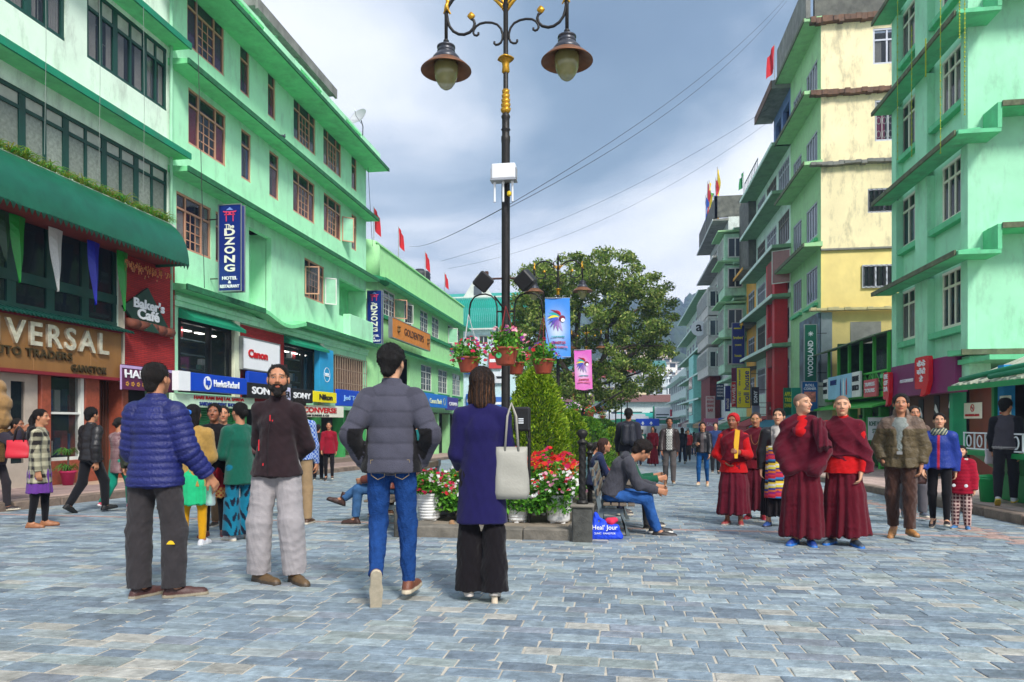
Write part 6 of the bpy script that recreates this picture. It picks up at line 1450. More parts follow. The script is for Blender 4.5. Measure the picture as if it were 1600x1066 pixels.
# white market hall, teal canopy and gantry across the street end
E1=empty('market_hall','white market hall closing the far end of the street','building',(2,150,gz(118)),0)
Hh=[(-20+i*4,-17.6+i*4,4.4,6.2) for i in range(12)]
part('wall',wall_mesh(-24,30,0,8.2,Hh,rev=.3,depth=12),S('hall_white',216,220,218,dirt=.2),E1); mb=MB()
for a,b,c,d in Hh: mb.box(a,b,.2,.25,c,d)
part('windows',mb,glass_far,E1,kind='stuff'); part('roof',MB().prism([(-1,8.2),(13,8.2),(6,10)],-25,10,'x'),S('hall_roof',110,70,60),E1); part('canopy',MB().prism([(-3,3.4),(-3,3.6),(0,4.2),(0,4.0)],-24,30,'x'),S('hall_canopy',60,130,110),E1)
E2=empty('teal_canopy_building','teal vaulted canopy beside the last right hand building','building',at(1056,640,180),0)
part('wall',MB().box(-4,7,0,8,-6,1),ww,E2); part('vault',MB().prism([(-4+0,1)]+[(1.5-5.5*math.cos(t_),1+3.2*math.sin(t_)) for t_ in np.linspace(0,PI,9)]+[(7,1)],-1,8,'y'),teal_r,E2)
o=empty('road_gantry','blue direction board on a green footbridge over the far street','sign',(-1,112,gz(112)),0)
part('deck',MB().box(-14,13,0,.8,3.6,4.2),S('bridge_green',50,140,110),o)
for x in (-13,12): part('leg',MB().box(x,x+.5,.2,.7,0,3.6),S('bridge_green',50,140,110),o)
g0,g1=(at(993,660,112).x+1,at(1029,660,112).x+1); z0=CH+(660-665.5)*112/FP-gz(112); z1=CH+(660-654.5)*112/FP-gz(112)
part('blue_board',MB().bevbox(g0,g1,-.3,0,z0,z1,.02),blue_p,o)
for q in (.3,.65): xx=g0+(g1-g0)*q; part('arrow',MB().prism([(xx-.25,z0+.35),(xx+.25,z0+.35),(xx,z0+.75)],-.34,-.30,'y').box(xx-.08,xx+.08,-.34,-.30,z0+.15,z0+.36),white_p,o)
for q in (g0-3,g1+3): part('green_board',MB().bevbox(q,q+1.6,-.3,0,z0,z1,.02),green_p,o)
o=empty('hoarding','large white hoarding frame with a red flower picture at the street end','sign',at(1046,663,125),0); part('panel',MB().bevbox(-2.6,2.6,0,.3,-.2,3.0,.03),white_p,o); part('picture',MB().bevbox(.1,1.6,-.05,0,1.4,2.6,.02),mat('flower_print',lin((200,60,80)),var=.9,scale=2),o); part('frame',MB().box(-2.9,-2.6,-.1,.4,-4,3.2).box(2.6,2.9,-.1,.4,-4,3.2),S('bridge_green',50,140,110),o)
for k in range(4): part('text_stripe',MB().box(-2.3,-.1,-.04,0,.1+k*.5,.3+k*.5),[navy_p,red_p,green_p,black_p][k],o)
o=empty('stadium_mast','tall floodlight mast above the far town','light mast',at(1044,650,190),0); part('mast',MB().tube([(0,0,-6),(0,0,11)],.16,8),white_p,o)
for i in range(7): part('floodlight',MB().bevbox(-.4,.4,-.3,.2,-.3,.3,.03),white_p,o,loc=((i-3)*.8*(1 if i % 2 else .6),0,10.2+(i % 3)*.9))
part('crossarm',MB().box(-2.6,2.6,-.06,.06,10.2,10.34).box(-1.8,1.8,-.06,.06,11.2,11.34),alu,o)
# low roofs and stalls in the middle distance, left of the gantry
for i,(px,pyb,pyt,w_,d,c) in enumerate(((968,664,640,8,120,(214,216,212)),(948,668,652,7,100,(60,140,120)),(930,664,648,8,110,(206,196,180)),(985,662,645,6,130,(226,228,226)),(1000,662,640,8,135,(200,206,206)))):
    p=at(px,668,d); h=(668-pyt)*d/FP; o=empty('low_building',['white low house with tin roof left of the blue gantry','green sided stall block behind the hedges','beige low house half hidden by banners','small white house left of the hoarding','grey low building behind the gantry'][i],'building',(p.x,p.y,gz(118)),0)
    H=[(-w_/2+.6+k*1.8,-w_/2+1.7+k*1.8,h*.5,h*.8) for k in range(int(w_/2))]; part('wall',wall_mesh(-w_/2,w_/2,0,h+1.5,H,depth=6),S('low_%d' % i,*c),o); part('windows',MB().box(-w_/2+.3,w_/2-.3,.25,.3,h*.4,h*.9),glass_far,o)
    part('roof',MB().prism([(-.6,h+1.4),(7,h+1.4),(3,h+2.4)],-w_/2-.4,w_/2+.4,'x'),[S('tin_grey',150,156,160),teal_r,S('tin_red',150,70,60)][i % 3],o)
# ================================================================ planted middle strip: kerb, lamp posts, baskets, pots, shrubs, tree
def leaf_cards(P,size,cols,jitter=.5,asp=.45,up=.0,nrm_=None):
    n=len(P); a=NR.normal(size=(n,3)); a[:,2]+=up
    if nrm_ is not None: a=a*jitter+nrm_
    a /= np.linalg.norm(a,axis=1)[:,None]; b=np.cross(a,NR.normal(size=(n,3))); b /= np.linalg.norm(b,axis=1)[:,None]; c=np.cross(a,b)
    s=size*NR.uniform(.6,1.3,(n,1)); V=np.stack([P-a*s,P+b*s*asp+c*s*.12,P+a*s,P-b*s*asp+c*s*.12],1).reshape(-1,3)
    F=np.arange(n*4).reshape(-1,4); C_=np.repeat(np.asarray(cols)*NR.uniform(.7,1.3,(n,1)),4,0); return V,F,C_
def flowers(P,size,cols):
    n=len(P); nr=NR.normal(size=(n,3))*.45+np.array([[-.1,-.5,.75]]); nr /= np.linalg.norm(nr,axis=1)[:,None]
    b=np.cross(nr,NR.normal(size=(n,3))); b /= np.linalg.norm(b,axis=1)[:,None]; c=np.cross(nr,b); s=size*NR.uniform(.7,1.25,(n,1)); Vs=[]; Fs=[]; Cs=[]
    for k in range(5):
        t=k*2*PI/5; d=b*math.cos(t)+c*math.sin(t); e=b*-math.sin(t)+c*math.cos(t)
        Vs.append(np.stack([P,P+d*s*.6+e*s*.42+nr*s*.1,P+d*s*1.05+nr*s*.05,P+d*s*.6-e*s*.42+nr*s*.1],1))
    V=np.stack(Vs,1).reshape(-1,3); F=np.arange(len(V)).reshape(-1,4); C_=np.repeat(np.asarray(cols)*NR.uniform(.8,1.15,(n,1)),20,0); return V,F,C_
def pick(cols,n): L=np.array([lin(c) for c in cols]); return L[NR.randint(0,len(L),n)]
G_LEAF=[(70,130,36),(92,158,44),(58,110,34),(120,176,60)]
def dome(n,r,c,lo=-.2,rmin=.55):
    d=NR.normal(size=(n,3)); d /= np.linalg.norm(d,axis=1)[:,None]; d[:,2]=np.where(d[:,2] < lo,-d[:,2],d[:,2]); k=NR.uniform(rmin,1,(n,1))
    lump=1+.14*np.sin(d[:,:1]*7+c[0]*5)*np.cos(d[:,1:2]*6+d[:,2:3]*5)
    return np.array(c)+d*np.array(r)*k*lump,d
def cards_obj(name,parts_,parent,m=None,kind=None,M=None):
    V=np.concatenate([p[0] for p in parts_]); off=0; F=[]
    for p in parts_: F.append(p[1]+off); off+=len(p[0])
    o=ob(name,np_mesh(name,V,np.concatenate(F),False,np.concatenate([p[2] for p in parts_])),m or leafm,parent,M)
    if kind: o['kind']=kind
    return o
petal_m=mat('petals',(1,1,1),attr=True,rough=.6,var=.05,spec=.3)
def plant(parent,c,r,nl,ls,nf,fs,fcols,lcols=G_LEAF,lo=-.25):
    P,d=dome(nl,r,c,lo,.25); cards_obj('foliage',[leaf_cards(P,ls,pick(lcols,nl),.7,.5,nrm_=d*.4)],parent)
    if nf: P,d=dome(nf,(r[0]*1.05,r[1]*1.05,r[2]*1.1),c,0 if lo > -.3 else -.2,.9); cards_obj('blossoms',[flowers(P,fs,pick(fcols,nf))],parent,petal_m)
def translucent(m,f=.35):
    t=m.node_tree; b=[n for n in t.nodes if n.type=='BSDF_PRINCIPLED'][0]; o=[n for n in t.nodes if n.type=='OUTPUT_MATERIAL'][0]; tr=N(t,'ShaderNodeBsdfTranslucent'); mx_=N(t,'ShaderNodeMixShader'); mx_.inputs[0].default_value=f
    t.links.new(b.inputs['Base Color'].links[0].from_socket,tr.inputs[0]); t.links.new(b.outputs[0],mx_.inputs[1]); t.links.new(tr.outputs[0],mx_.inputs[2]); t.links.new(mx_.outputs[0],o.inputs[0])
translucent(leafm); translucent(petal_m,.3); translucent(grass_m)
iron=S('black_iron',40,38,36,rough=.5,metal=.5,var=.25,scale=12,bump=.2)
gold=S('gilt_paint',196,148,40,rough=.4,metal=.6,var=.3,scale=30)
# kerb of the bed and its soil
conk=S('weathered_bed_kerb',112,106,96,rough=.95,var=.35,scale=5,dirt=.4,bump=.5,bscale=25)
bed=empty('flower_bed','long raised flower bed with a weathered concrete kerb down the middle of the street','flower bed',(0,8.25,gz(8.25)))
def ybox(mb,x0,x1,y0,y1,z0,z1,**k):
    n=len(mb.v); mb.bevbox(x0,x1,y0,y1,z0,z1,k.get('b',.015)); mb.v[n:]=[(a,b,c+gz(b)-gz(8.25)) for a,b,c in mb.v[n:]]
def bp(name,boxes,m,b=.015):
    mb=MB()
    for (x0,x1,y0,y1,z0,z1) in boxes: ybox(mb,x0,x1,y0,y1,z0,z1,b=b)
    mb.v=[(a,c-8.25,d) for a,c,d in mb.v]; return part(name,mb,m,bed)
for i,(a,b) in enumerate(((-2.58,-1.9),(-1.9,-1.15),(-1.15,-.42))): bp('kerb_stone',[(a+.004,b-.004,8.25,8.5,-.1,.135+R.uniform(-.006,.006))],conk)
for i in range(17):
    y=8.5+i*3.0
    bp('kerb_stone',[(-2.58,-2.36,y+.01,y+2.99,-.1,.135)],conk); bp('kerb_stone',[(-.64,-.42,y+.01,y+2.99,-.1,.135)],conk)
sheet('bed_paving',-2.4,-.6,[8.4,20,40,60],.125,S('dusty_cement',136,124,108,rough=.95,var=.25,scale=4,bump=.3),parent=None)
bp('corner_block',[(-.56,-.33,8.16,8.39,-.05,.40)],S('black_stained_block',70,70,66,rough=.95,var=.6,scale=6,dirt=.5,bump=.4)); bp('corner_block',[(-2.72,-2.50,8.2,8.42,-.05,.36)],MC['black_stained_block'])
bp('block_cap',[(-.585,-.305,8.135,8.415,.40,.44)],conk)
def post(label,x,y,zb,h=.95):
    o=empty('twisted_post',label,'post',(x,y,gz(y)+zb)); n=40; mb=MB(); prof=[(.04,.04+.78*h*i/n) for i in range(n+1)]
    mb.lathe(prof,16,wob=lambda t,z: 1+.16*math.cos(4*t+z*70)); part('shaft',mb,iron,o,True)
    part('finial',MB().lathe([(.06,h*.82),(.062,h*.85),(.035,h*.87),(.03,h*.89),(.058,h*.93),(.066,h*.965),(.05,h*1.0),(.001,h*1.02)],16),iron,o,True); part('foot_ring',MB().lathe([(.07,0),(.07,.02),(.05,.05)],16),iron,o,True)
    return o
post('twisted black iron post on the dark corner block beside the hooded man',-.445,8.275,.44,.86)
post('twisted black iron post on the near left corner of the flower bed',-2.61,8.31,.36,.86)
for i,(x,y) in enumerate(((-2.5,11.6),(-2.5,14.6),(-2.5,17.6),(-.5,11.6),(-.5,14.6),(-.5,17.6))):
    post('twisted iron post on the %s kerb of the bed, %s back from the front' % ('left' if x < -1 else 'right',['first','second','third'][i % 3]),x,y,.13,1.0)
# ---- ornate lamp post
PX,PY=-1.535,9.38
def L6(x,y,yy=0): return ((x-483)/3.23/115.8,yy,1.2-gz(PY)-.13+(660-y/3.23)/115.8)
def lamp_post(label,loc,group):
    o=empty('lamp_post',label,'street lamp',loc,0,group); zt=L6(0,-90)[2]
    part('pole',MB().lathe([(.13,0),(.13,.05),(.10,.1),(.085,.5),(.08,.62),(.062,.7),(.058,2.4),(.057,L6(0,715)[2]-.02),(.062,L6(0,712)[2]),(.062,L6(0,690)[2]),(.052,L6(0,685)[2]),(.052,L6(0,660)[2]),(.064,L6(0,655)[2]),(.052,L6(0,648)[2]),(.052,L6(0,600)[2]),(.062,L6(0,590)[2]),(.052,L6(0,580)[2]),(.034,L6(0,570)[2]),(.033,zt-.02),(.05,zt),(.03,zt+.1),(.001,zt+.2)],20),iron,o,True)
    mb=MB()
    for k in range(5):
        z0=L6(0,575)[2]+k*.062; mb.lathe([(.036,z0),(.058-.004*k,z0+.035),(.064-.004*k,z0+.075),(.04,z0+.06)],12,wob=lambda t,z: 1+.12*math.cos(6*t))
    part('gilt_leaves',mb,gold,o,True)
    zc=L6(0,370)[2]; part('gilt_capital',MB().lathe([(.036,zc),(.05,zc+.02),(.042,zc+.1),(.05,zc+.16),(.09,zc+.2),(.105,zc+.185),(.1,zc+.21),(.036,zc+.225)],12,wob=lambda t,z: 1+.1*math.cos(4*t)),gold,o,True)
    for sg in (1,-1):
        def Q(pts,yy=0): return [((L6(x,y)[0])*sg,yy,L6(x,y)[2]) for x,y in pts]
        sc1=Q([(425,205),(424,214),(432,222),(445,221),(458,213),(466,195),(467,172),(459,143),(440,120),(412,108),(380,104),(350,108),(330,120),(318,138),(316,152),(322,163),(334,167),(343,161),(342,152)])
        sc2=Q([(304,78),(318,88),(323,105),(316,128),(298,147),(268,156),(240,152),(212,135),(192,108),(183,80),(178,50)])
        arch=Q([(475,45),(462,20),(430,-15),(380,-50),(320,-68),(260,-60),(210,-30),(185,5),(176,40)])
        part('scroll',MB().tube(sc1,.016,8),iron,o,True); part('scroll',MB().tube(sc2,.020,8),iron,o,True); part('arm',MB().tube(arch,.024,8),iron,o,True)
        part('gilt_leaf',MB().tube(Q([(478,60),(462,25),(440,2),(415,-12)]),[.012,.03,.026,.006],6).tube(Q([(476,30),(468,5),(450,-20)]),[.01,.024,.004],6),gold,o,True)
        c=L6(305,65); part('rosette',MB().lathe([(.001,-.03),(.044,-.02),(.05,0),(.044,.02),(.001,.03)],12,wob=lambda t,z: 1+.12*math.cos(8*t)).xf(Matrix.Translation((c[0]*sg,0,c[2])) @ Matrix.Rotation(rad(90),4,'X')),gold,o,True)
        b0=L6(176,0)
        bird=blob('gilt_bird',[Prim((0,0,.0),(.02,0,.10),.035,.028),Prim((.02,0,.10),(.0,0,.17),.024,.022),Prim((.0,0,.17),(-.045,0,.155),.014,.004),Prim((.0,0,.02),(.06,0,-.07),.026,.008),Prim((0,0,0),(-.05,0,-.06),.02,.006),Prim((0,.02,.04),(.03,.055,-.04),.02,.006),Prim((0,-.02,.04),(.03,-.055,-.04),.02,.006)],.008,gold,.015,parent=o,M=Matrix.Translation((b0[0]*sg,0,b0[2]-.05)) @ Matrix.Rotation(0 if sg > 0 else PI,4,'Z'))
        x=L6(174,0)[0]*sg; z=L6(0,195)[2]
        hd=part('lamp_stem',MB().lathe([(.024,z+.02),(.024,L6(0,50)[2]),(.03,L6(0,40)[2])],10,(x,0,0)).lathe([(.024,z),(.04,z+.01),(.04,z+.04),(.026,z+.06)],12,(x,0,0)),iron,o,True)
        zr=L6(0,320)[2]; cap=MB().lathe([(.001,z+.01),(.06,z),(.10,z-.03),(.125,z-.04),(.125,z-.06),(.11,z-.065),(.12,z-.09),(.125,z-.12),(.118,z-.125),(.15,z-.16),(.185,z-.20),(.195,z-.25),(.19,z-.255)],28,(x,0,0))
        sh=part('lamp_shade',MB().lathe([(.19,z-.24),(.24,z-.27),(.31,z-.33),(.345,z-.365),(.347,z-.375),(.33,z-.372),(.25,z-.32),(.19,z-.29),(.17,z-.27)],32,(x,0,0)),S('bronze_shade',120,78,48,rough=.45,metal=.4,var=.25,scale=10),o,True)
        part('lamp_cap',cap,S('slate_enamel',58,60,68,rough=.35,metal=.3),o,True)
        part('globe',MB().lathe([(.165,z-.27),(.168,z-.33),(.165,z-.40),(.15,z-.47),(.12,z-.54),(.08,z-.595),(.035,z-.625),(.001,z-.632)],28,(x,0,0)),mat('smoked_lamp_glass',lin((150,150,96)),rough=.08,alpha=.72,var=.15,scale=6,spec=.8),o,True)
        part('bulb',MB().lathe([(.03,z-.24),(.03,z-.3),(.05,z-.36),(.05,z-.44),(.001,z-.48)],14,(x,0,0)),S('bulb_white',220,214,190),o,True)
    return o
lp=lamp_post('tall ornate twin lamp post in the foreground flower bed, white box halfway up',(PX,PY,gz(PY)+.13),'ornate twin lamp posts')
p2=at(872,640,24); p3=at(916,645,39); p4=at(925,650,58)
LP2=copy_tree(lp,None,(p2.x,p2.y,gz(p2.y)+.1),0,'second twin lamp post, seen against the big tree behind the blue banner')
LP3=copy_tree(lp,None,(p3.x,p3.y,gz(p3.y)+.1),0,'third twin lamp post, small, carrying the pink banner')
# things fixed to the first lamp post
o=empty('junction_box','white equipment box with three stub aerials strapped to the near lamp post','box',(PX,PY-.1,CH+(660-278)/115.8)); w_=.33
part('case',MB().bevbox(-.16,.16,-.12,.02,-.08,.125,.015),S('white_enamel_case',222,224,226,rough=.35),o)
for x in (-.17,.16): part('latch',MB().box(x,x+.015,-.11,-.02,-.07,.06),alu,o)
part('flange',MB().bevbox(-.175,.175,-.13,.02,-.105,-.08,.006),alu,o)
for x in (-.125,-.01,.115): part('aerial',MB().lathe([(.013,-.37),(.014,-.36),(.014,-.13),(.02,-.12),(.02,-.10)],10,(x,-.05,0)),white_p,o,True)
part('strap',MB().lathe([(.066,-.02),(.066,.02)],16,(0,.1,0)),alu,o); part('yellow_plug',MB().lathe([(.001,-.30),(.03,-.28),(.03,-.24),(.001,-.22)],8,(.07,-.04,0)),S('yellow_plastic',220,190,30),o)
part('cable',MB().tube([(.05,-.02,-.1),(.06,.02,-.3),(.02,.06,-.5),(.055,.07,-1.2),(.05,.065,-2.6),(.06,.07,-4.2)],.008,5),black_p,o)
zc=CH+(660-435)/115.8
part('speaker_bar',MB().tube([(-.27,0,zc-gz(PY)-.13),(.27,0,zc-gz(PY)-.13)],.014,6).box(-.28,-.24,-.03,.03,zc-gz(PY)-.13-.05,zc-gz(PY)-.13+.1).box(.24,.28,-.03,.03,zc-gz(PY)-.13-.05,zc-gz(PY)-.13+.1),S('rusty_bar',80,52,44),lp)
for sx,lab in ((-1,'black box loudspeaker tilted down on the left of the near lamp post'),(1,'black box loudspeaker tilted down on the right of the near lamp post')):
    o=ob('loudspeaker',None,None,None,Matrix.Translation((PX+sx*.285,PY-.12,zc-.06)) @ Matrix.Rotation(rad(sx*-22),4,'Z') @ Matrix.Rotation(rad(sx*-38),4,'Y') @ Matrix.Rotation(rad(18),4,'X')); tag(o,lab,'loudspeaker')
    part('cabinet',MB().bevbox(-.11,.11,-.10,.10,-.11,.11,.02),S('speaker_black',30,30,32,rough=.55),o); part('grille',MB().bevbox(-.095,.095,-.108,-.098,-.095,.095,.004),S('speaker_mesh',18,18,20,rough=.8,bump=.5,bscale=300),o)
# basket hooks and hanging baskets
def B7(x,y): return (660+x/3.33-789.5)/115.8,1.2-gz(PY)-.13+(660-(380+y/3.33))/115.8
for sg in (-1,1):
    pts=[(abs(B7(385,y)[0])*sg,0,B7(0,y)[1]) for y in (500,420,330)]
    for x,y in ((377,295),(355,272),(325,262),(295,263),(265,275),(245,305),(238,340),(238,395)): q=B7(x,y); pts.append((abs(q[0])*sg,0,q[1]))
    part('basket_hook',MB().tube(pts,.011,6),iron,lp,True)
q=B7(0,355); part('hook_bar',MB().tube([(-.13,0,q[1]),(.13,0,q[1])],.012,6).tube([(-.13,0,B7(0,490)[1]),(.13,0,B7(0,490)[1])],.012,6),iron,lp)
part('hook_bar',MB().tube([(0,0,B7(0,355)[1]),(0,-.85,B7(0,355)[1]+.05)],.012,6),iron,lp)
terra=S('terracotta_plastic',158,72,48,rough=.5,var=.12)
PET=[(206,30,70),(226,60,110),(240,160,180),(120,40,150),(200,30,40)]
def basket(label,loc,w_,hookz,cords=(120,30,30),cols=PET,nf=40,sticker=False,nl=420):
    o=empty('hanging_basket',label,'hanging basket',loc,R.uniform(0,1),'hanging flower baskets'); r=w_/2; h=w_*.62
    part('pot',MB().lathe([(r*.62,0),(r*.66,.01),(r*.90,h*.78),(r*.92,h*.8),(r*.92,h*.86),(r,h*.87),(r,h),(r*.94,h),(r*.9,h*.9)],26),terra,o,True)
    if sticker: part('green_sticker',MB().lathe([(.035,-.003),(.035,.003)],16).xf(Matrix.Translation((-.06,-r*.86,h*.5)) @ Matrix.Rotation(rad(80),4,'X')),S('sticker_green',60,170,110),o,M=Matrix.Rotation(-W[o.name].to_euler().z,4,'Z'))
    plant(o,(0,0,h*1.0),(r*1.55,r*1.55,h*1.25),nl,.034,nf,.026,cols,lo=-.45)
    mb=MB();
    for k in range(3): a=k*2*PI/3; mb.tube([(r*.95*math.cos(a),r*.95*math.sin(a),h),(0,0,hookz)],.005,4)
    part('cords',mb,S('cord_%d' % cords[0],*cords),o); return o
def bz(y,d): return CH+(660-y)*d/FP
s0=at(732,582,9.5); basket('left hanging basket with crimson petunias on the near lamp post',(s0.x,s0.y,bz(582,9.5)),.33,.78,(190,190,190),nf=55)
s0=at(790,570.5,8.6); basket('large front hanging basket with pink petunias and a green sticker',(s0.x,s0.y,bz(570.5,8.6)),.34,.72,cols=[(240,150,170),(236,110,140),(244,190,200),(130,40,140)],sticker=True,nf=60,nl=520)
s0=at(849,584,9.5); basket('right hanging basket with purple and red blooms on the near lamp post',(s0.x,s0.y,bz(584,9.5)),.31,.78,cols=[(110,40,150),(214,40,50),(200,60,90)],nf=30)
s0=at(806,585,10.2); basket('rear hanging basket half hidden behind the front one',(s0.x,s0.y,bz(585,10.2)),.28,.7,nf=20)
for px,py,d,lab in ((872,645,22,'small hanging basket on the second lamp post, left one'),(896,650,22,'small hanging basket on the second lamp post, right one with pale blooms'),(922,652,30,'distant hanging basket with orange blooms'),(942,656,36,'farthest hanging basket with red blooms')):
    s0=at(px,py,d); basket(lab,(s0.x,s0.y,bz(py,d)),.34,.7,cols=[(230,200,220),(180,120,200)] if d==22 else [(220,60,40),(230,90,50)],nf=40,nl=250)
# black speaker cabinet on a stand
s0=at(816,690,9.0); o=empty('speaker_cabinet','black speaker cabinet on a stand beside the lamp post, before the bright conifer','loudspeaker',(s0.x,s0.y,gz(s0.y)+.13)); z0=bz(674,9)-gz(s0.y)-.13; z1=bz(636,9)-gz(s0.y)-.13
part('cabinet',MB().bevbox(-.10,.10,-.09,.09,z0,z1,.02),MC['speaker_black'],o); part('grille',MB().bevbox(-.085,.085,-.096,-.088,z0+.02,z1-.02,.004),MC['speaker_mesh'],o)
for k in range(3): part('vent_mark',MB().box(-.035,.03,-.102,-.097,z0+.10+k*.026,z0+.112+k*.026),white_p,o)
part('stand',MB().tube([(-.05,0,0),(-.05,0,z0)],.018,8).tube([(.09,0,0),(.09,0,z0)],.02,8),iron,o); part('cable',MB().tube([(.04,0,z0),(.09,-.03,z0-.12),(.05,-.04,z0-.22),(-.03,0,z0-.2)],.006,5),black_p,o)
# banners on the second and third lamp posts
def banner(label,px0,px1,py0,py1,d,top,low,tilt=0):
    a=at(px0,py1,d); b=at(px1,py1,d); w_=(b-a).length; h=(py1-py0)*d/FP
    o=empty('hanging_banner',label,'banner',((a.x+b.x)/2,(a.y+b.y)/2,a.z),TH); V=[]; F=[]; Cc=[]; nx,nz=14,26; t_,l_=np.array(lin(top)),np.array(lin(low)); wt=np.array(lin((232,238,246)))
    for j in range(nz+1):
        for i in range(nx+1):
            u,v_=i/nx,j/nz; V.append(((u-.5)*w_+.05*w_*v_*0+tilt*(1-v_)*w_,.03*math.sin(u*5+v_*3),h*(1-v_)-.03*h*math.sin(PI*u)*(1 if v_ > .9 else 0)))
            m_=math.exp(-((u-.45)**2/.12+(v_-.5)**2/.06)); c=t_*(1-v_)+l_*v_; c=c*(1-m_*.8)+wt*m_*.8; Cc.append(c)
    for j in range(nz):
        for i in range(nx): F.append((j*(nx+1)+i,j*(nx+1)+i+1,(j+1)*(nx+1)+i+1,(j+1)*(nx+1)+i))
    part('cloth',np_mesh('cloth',V,F,True,np.array(Cc)),mat('printed_banner',(1,1,1),attr=True,rough=.6,var=.05),o)
    fan=[(200,30,50),(120,20,50),(20,170,170),(240,220,60),(60,90,190),(90,70,170),(130,90,170),(150,110,180),(170,150,200)]
    for k,c in enumerate(fan):
        a0=rad(100+k*19); cx,cz=.12*w_+tilt*.4*w_,h*.66; R0,R1=w_*.12,w_*.56*(1 if k else .7); mb=MB(); pts=[]
        for q in range(7): t=q/6; rr=R0+(R1-R0)*t; aa=a0+t*.45; wd=w_*.05*math.sin(PI*min(1,t*.9+.1)); pts.append((cx+rr*math.cos(aa)-wd*math.sin(aa),cz+rr*math.sin(aa)+wd*math.cos(aa),cx+rr*math.cos(aa)+wd*math.sin(aa),cz+rr*math.sin(aa)-wd*math.cos(aa)))
        for q in range(6): A_,B_=pts[q],pts[q+1]; mb.quad((A_[0],-.045,A_[1]),(B_[0],-.045,B_[1]),(B_[2],-.045,B_[3]),(A_[2],-.045,A_[3]))
        part('feather_print',mb,S('print_%d_%d' % (c[0],c[1]),*c),o)
    part('head_print',MB().lathe([(w_*.13,-.002),(w_*.13,.002)],20).xf(Matrix.Translation((w_*.14,-.052,h*.65)) @ Matrix.Rotation(rad(90),4,'X')),S('print_120_20',120,20,50),o)
    part('face_print',MB().lathe([(w_*.08,-.002),(w_*.08,.002)],20).xf(Matrix.Translation((w_*.17,-.056,h*.625)) @ Matrix.Rotation(rad(90),4,'X')),white_p,o)
    text(o,'WARM WINTER',S('print_20_170',20,150,150),-w_*.3,w_*.25,h*.33,h*.355,-.04); text(o,'GANGTOK',red_p,-w_*.3,w_*.3,h*.22,h*.265,-.04); text(o,'WINTER CARNIVAL',S('print_200_90',220,110,130),-w_*.38,w_*.38,h*.15,h*.185,-.04)
    part('rod',MB().tube([(-w_*.5+tilt*w_,0,h),(w_*.55+tilt*w_,0,h)],.015,5).tube([(-w_*.5,0,0),(w_*.5,0,0)],.012,5),alu,o); return o
banner('large sky blue festival banner with a feathered bird print',853.5,892,466,558,23.4,(40,130,220),(60,140,220),-.05)
banner('smaller pink festival banner with a feathered bird print',899,926,547,608,34,(220,90,190),(226,110,190),-.08)
banner('pale blue festival banner beside the tree trunk, farther down',936,951,610,643,50,(120,190,230),(90,160,230)); banner('small green festival banner beside the tree trunk',929,937,612,629,56,(60,170,130),(120,190,120))
# ---- white pots and their petunias
whp=S('white_plastic_pot',232,232,230,rough=.4,var=.06,dirt=.12)
MIX=[(230,228,226),(236,234,232),(196,24,44),(150,20,50),(222,150,170)]
def pot(label,px,py,w_,h,ribs,m=whp,d=None,cols=MIX,nf=60,spread=1.5,nl=900):
    p=hit(px,py) if d is None else at(px,py,d); o=empty('flower_pot',label,'flower pot',(p.x,p.y,gz(p.y)+.125),R.uniform(0,2)); r=w_/2; prof=[(r*.66,.02),(r*.68,.025)]
    n=8 if ribs else 3
    for i in range(n):
        t=(i+.5)/n; rr=r*(.70+.26*t); prof+=[(rr,.03+h*.82*(t-.4/n)),(rr+(.008 if ribs else .0),.03+h*.82*(t-.2/n)),(rr+(.008 if ribs else 0),.03+h*.82*(t+.2/n)),(rr+.001,.03+h*.82*(t+.4/n))]
    prof+=[(r*.97,h*.88),(r*1.04,h*.89),(r*1.05,h*.985),(r*1.0,h),(r*.93,h*.98),(r*.9,h*.9)]
    part('pot',MB().lathe(prof,32),m,o,True)
    mb=MB()
    for k in range(4): a=k*PI/2+.4; mb.box(r*.5*math.cos(a)-.025,r*.5*math.cos(a)+.025,r*.5*math.sin(a)-.025,r*.5*math.sin(a)+.025,0,.03)
    part('pot_feet',mb,m,o,kind='stuff'); part('soil',MB().lathe([(.001,h*.9),(r*.9,h*.9)],20),S('potting_soil',56,42,32,var=.4,scale=30),o)
    plant(o,(0,0,h*1.05),(r*spread,r*spread,.27),nl,.035,nf,.026,cols,lo=-.08); return o
pot('ribbed white pot of crimson and white petunias left of the navy coat woman',671,828,.36,.37,True,cols=[(150,20,60),(176,30,60),(232,230,228),(190,30,70)],nf=80,nl=1300,spread=1.7)
pot('ribbed white pot of scarlet geraniums directly right of the navy coat woman',809,831,.32,.36,True,cols=[(200,20,30),(226,40,50),(236,234,232)],nf=60,nl=1100)
pot('smooth white pot of white petunias next to the dark corner block',873,832,.39,.37,False,cols=[(236,234,232),(240,238,236),(226,160,180),(200,30,50)],nf=90,nl=1400,spread=1.7)
pot('grey ribbed pot half hidden behind the leftmost pot',699,820,.34,.34,True,m=S('grey_plastic_pot',130,130,130,rough=.45),nf=60,nl=1000)
pot('low ribbed pot hidden behind the smooth white pot',840,818,.34,.36,True,nf=70,nl=1000)
